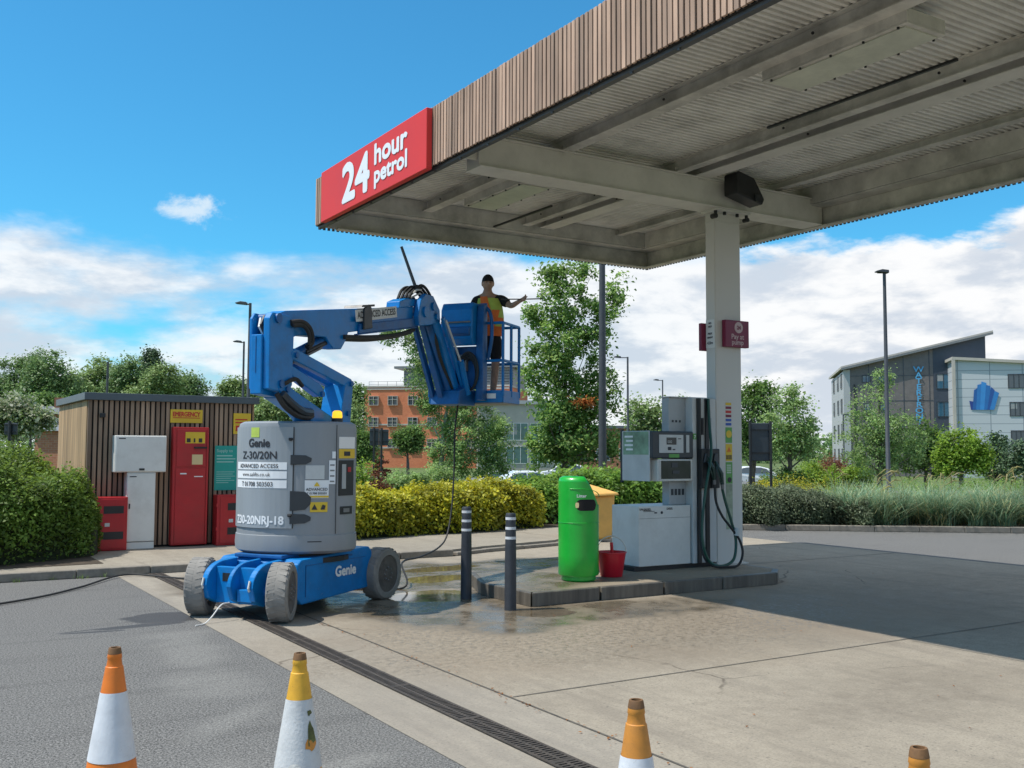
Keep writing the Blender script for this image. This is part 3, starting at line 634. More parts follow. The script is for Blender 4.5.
mb = MB(); mb.cyl((9.33,9.7955,1.27),(9.33,9.7925,1.27),.035,n=16); mb.build('roundel', M['black_txt'], st)
plate('sticker', 9.27,9.385, .62, 1.215, 9.799, M['poster'], st)
# pay at pump sign + restricted height notice
t = thing('pay_at_pump_sign', (9.5,9.79,3.2), 'maroon pay at pump sign on the front of the column', 'sign')
mb = MB(); mb.box((9.215,9.72,3.035),(9.64,9.79,3.395)); mb.build('panel', M['maroon'], t, bevel=.006)
mb = MB(); mb.cyl((9.45,9.7195,3.30),(9.45,9.7165,3.30),.075,n=24); mb.build('roundel', M['pinkish'], t)
tiny('24', .07, 9.45, 3.275, 9.7155, M['maroon'], t, .004, 1, 'CENTER')
tiny('Pay at', .095, 9.43, 3.145, 9.7195, M['pinkish'], t, .002, 1, 'CENTER'); tiny('pump', .095, 9.43, 3.07, 9.7195, M['pinkish'], t, .002, 1, 'CENTER')
t = thing('pay_at_pump_sign', (9.0,9.9,3.2), 'narrow edge of a second maroon sign on the back left of the column', 'sign')
mb = MB(); mb.box((9.02,9.975,2.99),(9.42,10.03,3.36)); mb.build('panel', M['maroon'], t, bevel=.006)
t = thing('height_notice', (9.09,9.95,3.2), 'white notice with black maximum height lettering on the side of the column', 'notice')
mb = MB(); mb.box((9.092,9.805,3.02),(9.098,9.965,3.40)); mb.build('panel', M['white'], t)
for txt, z, s in (('NO', 3.34, .035), ('HGV', 3.295, .035), ('MAX', 3.20, .038), ('HEIGHT', 3.15, .03), ('4.0m', 3.07, .055)):
    text('lettering', txt, s, (9.0905,9.885,z), (0,-1,0), (0,0,1), M['black_txt'], t, bold=.002, align='CENTER', ext=.0005)
OFF[0] = Vector((0,0,0))
# ================================================================== ISLAND
ISL = [(5.86,9.08),(9.50,9.08),(9.80,9.35),(9.80,10.75),(9.5,11.0),(6.2,11.0),(5.84,10.1)]
t = thing('pump_island', (7.7,10,0), 'raised concrete pump island with worn dark edging stones', 'island'); 
mb = MB(); n_ = len(ISL); c_ = Vector((7.7,10.0,0)); inn = [((x-c_.x)*.972+c_.x, (y-c_.y)*.92+c_.y) for x, y in ISL]
mb.prism(inn, (0,0,.0), (1,0,0), (0,1,0), (0,0,1), .149); mb.build('slab', M['island'], t)
mb = MB()
for i in range(n_):
    a, b = Vector(ISL[i]+(0,)), Vector(ISL[(i+1) % n_]+(0,)); a2, b2 = Vector(inn[i]+(0,)), Vector(inn[(i+1) % n_]+(0,)); k = max(1, round((b-a).length/.9))
    for j in range(k):
        u0 = j/k+.004; u1 = (j+1)/k-.004; q = [a.lerp(b,u0), a.lerp(b,u1), a2.lerp(b2,u1), a2.lerp(b2,u0)]
        mb.add(q+[v+Vector((0,0,.15)) for v in q], [(3,2,1,0),(4,5,6,7),(0,1,5,4),(1,2,6,5),(2,3,7,6),(3,0,4,7)])
mb.build('edging_stones', M['islkerb'], t, bevel=.01)
# ================================================================== PUMP
pu = thing('fuel_dispenser', (8.4,10.2,.15), 'grey and white fuel dispenser with card screen and hanging hoses', 'fuel pump')
Y = 10.0
mb = MB(); mb.box((8.0,Y+.03,.151),(9.33,Y+.5,.205)); mb.build('plinth', M['black'], pu)
mb = MB(); mb.box((8.05,Y,.206),(8.90,Y+.55,.955)); mb.build('lower_housing', M['white_box'], pu, bevel=.008)
mb = MB(); mb.box((8.06,Y-.003,.80),(8.89,Y-.0005,.803));  mb.box((8.13,Y-.006,.9),(8.25,Y-.001,.905)); mb.box((8.3,Y-.006,.862),(8.34,Y-.001,.877)); mb.cyl((8.42,Y-.005,.87),(8.42,Y+.001,.87),.018); mb.box((8.12,Y-.006,.887),(8.3,Y-.001,.893)); mb.build('panel_marks', M['black_txt'], pu)
tiny('UNLEADED', .035, 8.06, .905, Y-.001, M['black_txt'], pu, .001); tiny('DIESEL', .035, 8.5, .905, Y-.001, M['black_txt'], pu, .001)
mb = MB(); mb.box((8.63,Y+.10,.956),(8.915,Y+.24,2.34)); mb.build('body', M['pump_grey'], pu, bevel=.008)
mb = MB()
for i in range(4): mb.box((8.66+i*.06,Y+.095,1.08),(8.70+i*.06,Y+.0985,1.16))
for i in range(3): mb.box((8.68+i*.06,Y+.095,2.02),(8.71+i*.06,Y+.0985,2.05))
mb.build('vents', M['pump_dk'], pu)
mb = MB(); mb.box((8.61,Y+.06,2.341),(9.325,Y+.26,2.355)); mb.build('cover', M['pump_lt'], pu, bevel=.004)
mb = MB(); mb.box((8.235,Y-.05,1.555),(8.915,Y+.095,1.90)); hd = mb.build('display_head', M['pump_dk'], pu, bevel=.015)
mb = MB(); mb.box((8.34,Y-.056,1.625),(8.74,Y-.0505,1.855)); mb.build('display_panel', M['pump_lt'], hd)
mb = MB(); mb.box((8.46,Y-.0605,1.73),(8.62,Y-.0565,1.82)); mb.build('display', M['glassy'], hd)
tiny('000', .05, 8.47, 1.75, Y-.0608, M['pump_lt'], hd)
mb = MB(); mb.box((8.48,Y-.06,1.66),(8.535,Y-.0565,1.70)); mb.box((8.56,Y-.06,1.66),(8.60,Y-.0565,1.675)); mb.box((8.65,Y-.06,1.80),(8.70,Y-.0565,1.81)); mb.build('panel_marks', M['black_txt'], hd)
mb = MB(); mb.box((8.79,Y-.056,1.63),(8.84,Y-.0505,1.855)); mb.build('side_label', M['pump_lt'], hd)
mb = MB(); mb.box((8.50,Y-.055,1.565),(8.67,Y-.0505,1.61)); mb.build('label', M['lgreen'], hd)
mb = MB(); mb.box((8.33,Y-.035,1.265),(8.915,Y+.095,1.545)); pt = mb.build('payment_terminal', M['white_box'], pu, bevel=.01)
mb = MB(); mb.box((8.385,Y-.04,1.295),(8.875,Y-.0355,1.525)); mb.build('screen', M['glassy'], pt)
mb = MB(); mb.box((8.55,Y-.045,1.44),(8.65,Y-.0405,1.50)); mb.box((8.57,Y-.045,1.36),(8.68,Y-.0405,1.40)); mb.build('keypad', M['pump_dk'], pt)
mb = MB(); mb.box((8.342,Y-.041,1.28),(8.372,Y-.0355,1.53)); mb.build('side_label', M['pump_lt'], pt)
# advertising cheek on the left of the head
mb = MB(); mb.box((8.228,Y+.0,1.265),(8.234,Y+.56,1.905)); mb.box((8.235,Y+.096,1.265),(8.438,Y+.55,1.90)); mb.build('head_casing', M['pump_lt'], pu, bevel=.004)
mb = MB(); mb.box((8.2235,Y+.02,1.60),(8.2275,Y+.53,1.895)); ad = mb.build('advert_panel', M['advert'], pu)
for k in range(4): 
    mb = MB(); mb.box((8.2215,Y+.33,1.82-k*.055),(8.2232,Y+.5-.03*(k % 2),1.845-k*.055)); mb.build('print_line', M['white_txt'], ad)
mb = MB(); mb.box((8.23,Y+.565,1.24),(8.26,Y+.60,1.93)); mb.build('edge_post', M['pump_dk'], pu)
# hose tower
mb = MB(); mb.box((8.917,Y-.03,.206),(9.325,Y+.46,2.34)); mb.build('hose_tower', M['pump_lt'], pu, bevel=.006)
mb = MB(); mb.box((8.985,Y-.055,.21),(9.045,Y-.0305,2.335)); mb.build('hose_channel', M['black'], pu)
mb = MB(); mb.box((9.125,Y-.055,.21),(9.185,Y-.0305,2.335)); mb.build('hose_channel', M['black'], pu)
mb = MB(); mb.box((9.065,Y-.045,1.86),(9.10,Y-.0305,2.08)); mb.build('cover_slot', M['black'], pu)
mb = MB(); mb.box((9.215,Y-.04,1.86),(9.24,Y-.0305,2.08)); mb.build('cover_slot', M['pump_grey'], pu)
mb = MB(); mb.box((8.925,Y-.038,1.80),(8.975,Y-.0305,1.875)); mb.build('pump_number_plate', M['lgreen'], pu)
tiny('7', .06, 8.937, 1.813, Y-.0385, M['white_txt'], pu, .002)
M['hose_dk'] = P('nozzle_dark', (.012,.04,.03), .4)
for x0_, x1_ in ((8.985, 9.135), (9.15, 9.30)):
    mb = MB(); mb.box((x0_,Y-.13,1.17),(x1_,Y-.056,1.68)); ns = mb.build('nozzle_boot', M['black'], pu, bevel=.012)
    mb = MB(); mb.prism([(0,0),(.10,0),(.07,.12),(.03,.12)], (x0_+.02,Y-.15,1.50), (1,0,0), (0,0,1), (0,1,0), .02); mb.build('cradle', M['pump_dk'], ns, bevel=.006)
def nozzle(x, z, y):
    mb = MB(); mb.tube([(x-.03,y,z+.16),(x-.01,y-.02,z+.08),(x+.03,y-.04,z-.0),(x+.05,y-.04,z-.14)], [.014,.028,.034,.026], 8); mb.tube([(x-.05,y-.04,z+.09),(x-.05,y-.08,z-.02),(x+.0,y-.07,z-.11),(x+.04,y-.04,z-.12)], .009, 6); nz_ = mb.build('nozzle', M['hose_dk'], pu, True)
    mb = MB(); mb.cyl((x+.05,y-.04,z-.14),(x+.055,y-.04,z-.20),.024,.02,10); mb.build('swivel', M['lamp_lt'], nz_, True)
nozzle(9.10, 1.42, 9.86); nozzle(9.22, 1.36, 9.84)
def catm(pts, k=8):
    P_ = [Vector(p) for p in pts]; P_ = [P_[0]*2-P_[1]]+P_+[P_[-1]*2-P_[-2]]; o = []
    for i in range(1, len(P_)-2):
        for j in range(k):
            t = j/k; a, b, c, d = P_[i-1:i+3]; o.append(.5*((2*b)+(c-a)*t+(2*a-5*b+4*c-d)*t*t+(3*b-a-3*c+d)*t**3))
    return o+[P_[-2]]
mb = MB(); mb.tube(catm([(9.16,9.93,2.33),(9.15,9.90,2.0),(9.10,9.82,1.6),(8.98,9.80,1.15),(8.90,9.78,.7),(8.90,9.75,.42),(9.0,9.74,.24),(9.18,9.72,.185),(9.38,9.72,.26),(9.45,9.75,.5),(9.40,9.78,.75),(9.32,9.8,1.0),(9.27,9.8,1.16)]), .019, 8); mb.build('fuel_hose', M['hose'], pu, True)
mb = MB(); mb.tube(catm([(9.155,9.82,1.22),(9.16,9.8,1.0),(9.24,9.78,.82),(9.36,9.74,.66),(9.47,9.70,.5),(9.50,9.68,.33),(9.40,9.66,.19),(9.22,9.68,.172),(9.02,9.74,.2),(8.94,9.82,.36),(8.99,9.93,.8),(9.01,9.94,1.5),(9.01,9.95,2.33)]), .016, 8); mb.build('fuel_hose', M['blackrub'], pu, True)
mb = MB(); mb.cyl((9.435,9.72,.56),(9.445,9.715,.66),.035,n=12); mb.build('hose_coupling', M['pump_lt'], pu, True)
# green litter bin
t = thing('litter_bin', (6.93,9.72,.15), 'tall bright green litter bin with sloping hood on the island', 'bin')
c = (6.93,9.72,.15); r = .236
mb = MB(); mb.lathe([(.185,0),(.2,.015),(.2,.06),(.208,.062)], c, 40); mb.build('foot_ring', M['green'], t, True)
# hood: circular plan, top slopes down toward +x
mb = MB(); vs = []; nn_ = 48; lv = [0,.02,.3,.6,.9,.985,1.0]; zlow = [.063,.075,.3,.6,.86]
def topz(t_): x_ = math.cos(t_+R(25)); return 1.195 - max(0, x_-.15)**1.4*.42
for a in range(nn_):
    t_ = 2*math.pi*a/nn_; tz = topz(t_)
    vs += [(c[0]+(r-(.01 if q == .063 else 0))*math.cos(t_), c[1]+(r-(.01 if q == .063 else 0))*math.sin(t_), c[2]+q) for q in zlow]
    vs += [(c[0]+r*math.cos(t_), c[1]+r*math.sin(t_), c[2]+.87+(tz-.87-.05)*q) for q in lv]
    vs += [(c[0]+r*.93*math.cos(t_), c[1]+r*.93*math.sin(t_), c[2]+tz-.012), (c[0]+r*.75*math.cos(t_), c[1]+r*.75*math.sin(t_), c[2]+.012+tz*.8+.235)]
k_ = len(lv)+len(zlow)+2
vs.append((c[0]-.02, c[1], c[2]+1.185))
mb.add(vs, [(a*k_+i, ((a+1) % nn_)*k_+i, ((a+1) % nn_)*k_+i+1, a*k_+i+1) for a in range(nn_) for i in range(k_-1)]+[(a*k_+k_-1, ((a+1) % nn_)*k_+k_-1, len(vs)-1) for a in range(nn_)])
mb.build('body', M['green'], t, True)
mb = MB(); mb.tube([(c[0]+(r+.001)*math.cos(R(i*8)), c[1]+(r+.001)*math.sin(R(i*8)), c[2]+.67) for i in range(46)], .004, 6); mb.build('body_seam', M['green'], t, True)
# aperture: curved black slot facing camera
def slot(nm, a0, a1, z0, z1, rr, mat, par, rc=.06):
    mb = MB(); k = 14; vs = []
    for i in range(k+1):
        u = i/k; a = a0+(a1-a0)*u; e = min(u, 1-u)*2; sh = (z1-z0)/2*(1-max(0, 1-e*2.2)**2)**.5 if e < .46 else (z1-z0)/2; zc = (z0+z1)/2
        for zz in (zc-sh, zc+sh): vs.append((c[0]+rr*math.cos(a), c[1]+rr*math.sin(a), c[2]+zz))
    mb.add(vs, [(2*i, 2*i+2, 2*i+3, 2*i+1) for i in range(k)]); return mb.build(nm, mat, par)
slot('slot_rim', R(-136), R(-66), .795, .955, r+.0035, M['green'], t)
slot('slot', R(-133), R(-69), .81, .94, r+.006, M['dark'], t)
slot('cup', R(-134), R(-124), .845, .905, r+.009, M['cream'], t)
mb = MB(); mb.tube([(c[0]+(r+.002)*math.cos(a_), c[1]+(r+.002)*math.sin(a_), c[2]+1.06-.05*max(0, math.cos(a_+R(30)))**2-(.06 if a_ > R(-70) else 0)*((a_-R(-70))/R(60))) for a_ in [R(-150+i*6) for i in range(22)]], .005, 6); mb.build('hood_seam', M['green'], t)
text('lettering', 'Litter', .05, (c[0]+(r+.012)*math.cos(R(-118))-.045, c[1]+(r+.012)*math.sin(R(-118))+.03, c[2]+.965), (.85,-.5,0), (0,0,1), M['white_txt'], t, .001)
# red bucket
t = thing('bucket', (7.42,9.75,.15), 'red plastic bucket with raised pale handle beside the green bin', 'bucket')
c = (7.47,9.80,.152)
mb = MB(); mb.lathe([(.125,0),(.132,.01),(.172,.275),(.184,.28),(.184,.292),(.168,.292),(.125,.02)], c, 32); mb.build('pail', M['bucket'], t, True)
mb = MB(); mb.tube([(c[0]+.178*math.cos(a_)*RT.x, c[1]+.178*math.cos(a_)*RT.y, c[2]+.285+.19*math.sin(a_)) for a_ in [math.pi*i/14 for i in range(15)]], .008, 6); mb.build('handle', M['steel'], t, True)
mb = MB(); mb.cyl((c[0]+.02,c[1],c[2]+.1),(c[0]+.0,c[1]-.0,c[2]+.40),.02,n=8); tag(mb.build('squeegee', M['bucket'],None,True), 'red handled squeegee standing in the red bucket', 'squeegee')
# yellow grit bin behind
t = thing('grit_bin', (10.85,14.6,.1), 'yellow sloping lidded grit bin behind the green litter bin', 'grit bin')
mb = MB(); O_ = (10.55,14.85,.11); OFF[0] = Vector((.62,0,-.16))
O_ = (10.2,14.85,.21); mb.prism([(0,0),(.52,0),(.60,.80),(-.03,.76)], O_, (1,0,0), (0,0,1), (0,1,0), .75); mb.build('tub', M['yellow'], t, bevel=.04)
mb = MB(); mb.add([(10.12,14.78,.98),(10.84,14.78,1.0),(10.84,15.68,1.12),(10.12,15.68,1.14),(10.14,14.8,1.03),(10.81,14.8,1.05),(10.79,15.66,1.18),(10.16,15.66,1.17)], [(3,2,1,0),(4,5,6,7),(0,1,5,4),(1,2,6,5),(2,3,7,6),(3,0,4,7)]); mb.build('lid', M['yellow'], t, bevel=.03); OFF[0] = Vector((0,0,0))
# bollards
for i, (x, y, h, lab) in enumerate(((5.57,9.96,1.02,'charcoal bollard with three white bands, the farther one beside the island corner'), (5.575,9.03,1.0,'charcoal bollard with three white bands nearest the camera at the island end'))):
    t = thing('bollard', (x,y,0), lab, 'bollard', 'charcoal bollards at the island end')
    mb = MB(); mb.lathe([(.062,.004),(.06,.5),(.053,.9),(.053,h-.02),(.045,h-.003),(.0,h)][:5], (x,y,0), 24); mb.build('post', M['bollard'], t, True)
    for z in (h-.07, h-.17, h-.27):
        mb = MB(); rb = lambda q: (.0618-.009*(q-.5)/.4 if q < .9 else .0535)+.001; mb.lathe([(rb(z),z),(rb(z+.028),z+.028)], (x,y,0), 24, cap=False); mb.build('band', M['sleeve'], t, True)
# traffic cones
def cone(x, y, body, tip, sleeve, label, worn=False, z0=0.):
    t = thing('traffic_cone', (x,y,0), label, 'traffic cone', 'traffic cones across the foreground')
    z = lambda r_: .03+(.72)*(1-(r_-.03)/.115)
    rr = lambda h: .137-.112*(h-.03)/.72
    mb = MB(); sq = lambda t_: 1/max(abs(math.cos(t_)), abs(math.sin(t_)))**.82
    mb.lathe([(.19,0.001),(.195,.02),(.18,.035),(.15,.04)], (x,y,0), 32, sq=sq); mb.build('base', M['blackrub'], t, True)
    mb = MB(); mb.lathe([(rr(.04),.04),(rr(.60),.60),(rr(.665),.665),(rr(.67)-.003,.668),(rr(.70)-.003,.70),(rr(.703),.704),(rr(.72),.722)], (x,y,0), 36, cap=False); mb.build('body', body, t, True)
    mb = MB(); mb.lathe([(rr(.72)+.001,.7225),(rr(.745)+.001,.745),(rr(.74)-.002,.75),(.018,.75),(.016,.70)], (x,y,0), 28, cap=False); mb.build('rim', tip, t, True)
    mb = MB(); mb.lathe([(rr(.26)+.003,.26),(rr(.56)+.003,.555)], (x,y,0), 36, cap=False); s_ = mb.build('sleeve', sleeve, t, True)
    if worn:
        vd = (Vector((x,y,0))-Vector((0,0,0))).normalized(); a0 = math.atan2(-vd.y, -vd.x)
        for nm, da, h0, w_, hh, mt in (('torn_patch', .75, .41, .032, .055, M['olive']), ('torn_patch', .7, .365, .034, .035, M['cone_old']), ('torn_patch', .72, .50, .02, .012, M['olive']), ('torn_patch', -.15, .285, .03, .018, M['steel'])):
            pts = []; k = 11
            for i in range(k):
                q = 2*math.pi*i/k; u = random.uniform(.55, 1.15); an = a0+da+w_/.1*math.cos(q)*u; h_ = h0+hh*math.sin(q)*u; r2 = rr(h_)+.0048; pts.append((x+r2*math.cos(an), y+r2*math.sin(an), h_))
            mb = MB(); cc_ = sum((Vector(p) for p in pts), Vector())/k; q_ = Vector((cc_.x-x, cc_.y-y, 0)); q_ = q_.normalized()*(rr(cc_.z)+.006); mb.add(pts+[(x+q_.x, y+q_.y, cc_.z)], [(i, (i+1) % k, k) for i in range(k)]); mb.build(nm, mt, s_)
cone(.931,4.925, M['orange'], M['cone_tip'], M['sleeve'], 'bright orange traffic cone with clean white sleeve, leftmost in the foreground')
cone(1.607,4.377, M['cone_yel'], M['cone_tip'], M['sleeve_old'], 'faded yellow traffic cone with torn dirty white sleeve', True)
cone(2.357,2.947, M['cone_old'], M['cone_tip'], M['sleeve'], 'dull orange traffic cone tip standing on the concrete beyond the drain')
cone(2.725,2.036, M['cone_old'], M['cone_tip'], M['sleeve'], 'traffic cone with only its dull orange tip showing at the bottom right edge')
# ================================================================== BOOM LIFT
CX, CY, CA = 3.76, 10.40, R(32.5)
lf = thing('boom_lift', (CX,CY,0), 'blue and grey articulated boom lift with its jib folded down to a raised cage', 'boom lift', rz=CA)
TL = Matrix.Translation((CX,CY,0)) @ Matrix.Rotation(CA, 4, 'Z')
def L(x, y, z): return TL @ Vector((x, y, z))
# wheels
def wheel(x, y, steer, side):
    T = TL @ Matrix.Translation((x, y, .283)) @ Matrix.Rotation(steer, 4, 'Z') @ Matrix.Rotation(R(90), 4, 'X')   # lathe axis -> local -y
    if side > 0: T = T @ Matrix.Rotation(R(180), 4, 'X')
    # lathe z+ = outward
    w = .1
    mb = MB(T); mb.lathe([(.255,-w),(.278,-w+.02),(.283,-w+.04),(.283,w-.04),(.278,w-.02),(.262,w),(.205,w+.002),(.2,w-.01)], (0,0,0), 40, cap=False)
    mb.lathe([(.2,-w+.01),(.2,-w-.0),(.255,-w)], (0,0,0), 40, cap=False)
    for i in range(26):
        a = 2*math.pi*i/26
        for sgn in (-1, 1):
            lug = .2845; q = Matrix.Rotation(a+(sgn > 0)*.12, 4, 'Z'); z0, z1 = (.015, w-.012) if sgn > 0 else (-w+.012, -.015)
            vs = [q @ Vector(p) for p in [(.281,-.022,z0),(.281,.022,z0),(.281,.022+.02*sgn,z1),(.281,-.022+.02*sgn,z1),(.2838,-.021,z0),(.2838,.021,z0),(.2838,.021+.02*sgn,z1),(.2838,-.021+.02*sgn,z1)]]
            mb.add(vs, [(3,2,1,0),(4,5,6,7),(0,1,5,4),(1,2,6,5),(2,3,7,6),(3,0,4,7)])
    wh = mb.build('wheel', M['tyre'], lf, True)
    mb = MB(T); mb.lathe([(.2,w-.012),(.185,w-.03),(.10,w-.045),(.085,w-.01),(.05,w-.005)], (0,0,0), 32)
    mb.build('rim', M['rim'], wh, True)
    mb = MB(T)
    for i in range(8):
        a = 2*math.pi*i/8; mb.cyl((.067*math.cos(a), .067*math.sin(a), w-.02), (.067*math.cos(a), .067*math.sin(a), w+.005), .009, n=6)
    mb.build('wheel_nuts', M['lamp_lt'], wh)
wheel(-.86, .50, R(26), 1); wheel(-.86, -.50, R(26), -1); wheel(.86, -.50, R(0), -1); wheel(.86, .50, 0, 1)
# chassis
mb = MB(TL)
mb.prism([(-.62,.18),(-.62,.52),(-.56,.56),(.62,.60),(.68,.55),(.68,.24),(.6,.16),(-.55,.12)], (0,-.50,0), (1,0,0), (0,0,1), (0,1,0), 1.0)
ch = mb.build('chassis', M['blue'], lf, bevel=.015)
mb = MB(TL); mb.box((-.86,-.36,.17),(-.625,.36,.44)); mb.box((.685,-.36,.2),(.95,.36,.47)); mb.cyl((-.86,-.46,.283),(-.86,.46,.283),.06); mb.cyl((.86,-.46,.283),(.86,.46,.283),.06); mb.box((-.62,-.3,.561),(.5,.3,.60)); mb.build('axle_beam', M['blue_dk'], lf, bevel=.01)
def fin(y0, t_=.07):
    arc = [(-.80-.30*math.cos(a)*.9, .33+.22*math.sin(a)) for a in [math.pi*i/10*.5 for i in range(11)]]
    poly = [(-.62,.12),(-.9,.14),(-1.03,.2),(-1.07,.33)]+arc+[(-.62,.56)]
    mb = MB(TL); mb.prism(poly, (0,y0,0), (1,0,0), (0,0,1), (0,1,0), t_); return mb.build('axle_fin', M['blue'], lf, bevel=.012)
fin(-.32); fin(.25); fin(-.05,.05)
mb = MB(TL); mb.box((-.93,-.25,.15),(-.87,.25,.50)); mb.box((-1.0,-.25,.18),(-.93,-.07,.30)); mb.build('front_plate', M['blue'], lf, bevel=.008)
mb = MB(TL); mb.box((-.934,.08,.36),(-.9305,.17,.44)); mb.build('socket', M['black'], lf)
for y_ in (-.285, .285):
    mb = MB(TL); mb.tube([(-1.078,y_,.3),(-1.09,y_,.33),(-1.07,y_,.40)], .011, 6); mb.build('tie_down_ring', M['steel'], lf)
text('lettering', 'Genie', .15, L(-.0,-.505,.34), TL.to_3x3() @ Vector((1,0,0)), (0,0,1), M['white_txt'], lf, bold=.006, fit=(.36,.10))
mb = MB(TL); mb.box((-.5,-.506,.19),(-.492,-.501,.5)); mb.box((-.5,-.506,.495),(.55,-.501,.5)); mb.box((.1,-.506,.53),(.3,-.501,.545)); mb.build('panel_seam', M['blue_dk'], lf)
# turret: rounded octagonal cowl
BA = math.atan2(.6,.8)
TT = Matrix.Translation((CX+.03,CY-.02,0)) @ Matrix.Rotation(R(-16), 4, 'Z')
def plan(rx, ry, k=1.0): # rounded tail toward -x, chamfered front toward +x; outline seen from above
    pts = []
    for i in range(17):
        a = R(98)+R(164)*i/16; pts.append((rx*math.cos(a)*1.0, ry*math.sin(a)))
    pts += [(-.05*rx, -ry*1.0), (.46*rx, -ry*.98), (.80*rx, -ry*.66), (.86*rx, -ry*.3), (.86*rx, ry*.3), (.80*rx, ry*.66), (.46*rx, ry*.98), (-.05*rx, ry)]
    return pts
def loft(secs, nm, mat, par, bevel=0, smooth=True):
    mb = MB(TT); vs = []; n = len(secs[0][0])
    for poly, z in secs: vs += [(x, y, z) for x, y in poly]
    fs = [(i*n+j, i*n+(j+1) % n, (i+1)*n+(j+1) % n, (i+1)*n+j) for i in range(len(secs)-1) for j in range(n)]
    fs += [tuple(range(n)), tuple(range((len(secs)-1)*n, len(secs)*n))]
    mb.add(vs, fs); return mb.build(nm, mat, par, smooth, bevel)
RX, RY = .66, .60
tu = loft([(plan(RX*.93,RY*.93),.60),(plan(RX,RY),.63),(plan(RX*1.01,RY*1.01),.70),(plan(RX*1.0,RY*1.0),.785),(plan(RX*.985,RY*.985),.79),(plan(RX*.985,RY*.985),1.86),(plan(RX*.965,RY*.965),1.915),(plan(RX*.90,RY*.90),1.935)], 'turret', M['grey'], lf)
mb = MB(TT); mb.cyl((0,0,.55),(0,0,.60),.45,n=32); mb.cyl((0,0,.50),(0,0,.55),.52,n=32); mb.build('slewing_ring', M['blackrub'], lf)
S_ = .985
# tail cover line, handles, hinges (placed on cowl skin)
def onskin(a, off=.002):   # a = polar angle in cowl frame (deg) on rounded tail, clockwise side = -y
    t_ = R(a); return Vector(((RX*S_+off)*math.cos(t_), (RY*S_+off)*math.sin(t_), 0))
def curved(a0, a1, z0, z1, nm, mat, par, off=.004, k=10, hole=0):
    mb = MB(TT); vs = []
    for i in range(k+1):
        p = onskin(a0+(a1-a0)*i/k, off); vs += [(p.x,p.y,z0),(p.x,p.y,z1)]
    mb.add(vs, [(2*i,2*i+2,2*i+3,2*i+1) for i in range(k)]); return mb.build(nm, mat, par)
M['grey_lt'] = P('cowl_panel_grey', (.30,.325,.345), .42, var=.08, scale=4, dirt=.3, dirtcol=(.36,.34,.31), dscale=3, streak=True)
curved(178, 259, .86, 1.875, 'rear_cover', M['grey_lt'], tu, .012, 16)
curved(177.2, 178, .86, 1.875, 'cover_edge', M['black'], tu, .008, 2); curved(259, 259.9, .86, 1.875, 'cover_edge', M['black'], tu, .008, 2)
def skin_text(txt, size, a_c, z, mat, bold=0, sx=1, par=None, off=.014):
    """bend flat lettering round the cowl"""
    o = text('lettering', txt, size, (0,0,0), (1,0,0), (0,1,0), mat, par or tu, bold=bold, sx=sx, align='CENTER', ext=.0005)
    r_ = (RX+RY)/2*S_
    for v in o.data.vertices:
        p = onskin(a_c+math.degrees(v.co.x/r_), off+v.co.z); v.co = TT @ Vector((p.x, p.y, z+v.co.y))
    return o
skin_text('Genie', .115, 226, 1.675, M['black_txt'], .0045, .95)
skin_text('Z-30/20N', .105, 225, 1.555, M['black_txt'], .002, 1.05)
curved(192, 254, 1.445, 1.52, 'label', M['white_txt'], tu, .0145); skin_text('ADVANCED ACCESS', .058, 223, 1.462, M['black_txt'], .0005, .95, off=.0165)
curved(192, 254, 1.355, 1.43, 'label', M['white_txt'], tu, .0145); skin_text('www.aalifts.co.uk', .055, 222, 1.378, M['black_txt'], .0, .95, off=.0165)
curved(192, 254, 1.26, 1.34, 'label', M['white_txt'], tu, .0145); skin_text('T 01708 503503', .066, 223, 1.277, M['black_txt'], .0005, .93, off=.0165)
skin_text('Z30-20NRJ-18', .115, 223, .90, M['white_txt'], .004, .92)
curved(217, 227, 1.77, 1.87, 'label', M['hiv'], tu, .0145)
# flat side (facing -y): x from -.05*RX to .46*RX, y=-RY*.985
yS = -RY*S_*.99
def splate(nm, x0, x1, z0, z1, mat, par=None, off=.004, th=.003):
    mb = MB(TT); t0 = (x0+.033)/.337; t1 = (x1+.033)/.337
    ya = -RY*S_*(1-.02*max(0,min(1,t0)))-off; yb = -RY*S_*(1-.02*max(0,min(1,t1)))-off
    mb.add([(x0,ya,z0),(x1,yb,z0),(x1,yb,z1),(x0,ya,z1),(x0,ya-th,z0),(x1,yb-th,z0),(x1,yb-th,z1),(x0,ya-th,z1)], [(0,1,2,3),(7,6,5,4),(0,1,5,4),(1,2,6,5),(2,3,7,6),(3,0,4,7)]); return mb.build(nm, mat, par or tu)
for z in (1.545, 1.135, .955):
    mb = MB(TT); h_ = .05 if z != 1.135 else .10
    mb.prism([(-.15,-h_),(.0,-h_*.9),(.055,-h_*.35),(.06,h_*.35),(.0,h_*.9),(-.15,h_)], (0,-RY*S_-.009,z), (1,0,0), (0,0,1), (0,1,0), .02); mb.build('grab_recess_shade', M['recess_shade'], tu, bevel=.003)  # dark plate on the cowl, recess shade put into its colour
splate('label', .0, .19, 1.35, 1.49, M['pump_lt']); splate('label', -.005, .235, 1.16, 1.34, M['white_txt']); splate('label', -.005, .235, 1.165, 1.185, M['sig_yellow'], off=.0075, th=.001)
def stext(txt, s, x, z, mat, off=.009, al='LEFT', sx=1): return text('lettering', txt, s, TT @ Vector((x,-RY*S_-off,z)), TT.to_3x3() @ Vector((1,.02,0)), (0,0,1), mat, tu, bold=.0005, align=al, sx=sx, ext=.0005)
stext('ADVANCED', .04, .115, 1.235, M['black_txt'], al='CENTER'); stext('T 01708 503503', .03, .115, 1.198, M['black_txt'], al='CENTER')
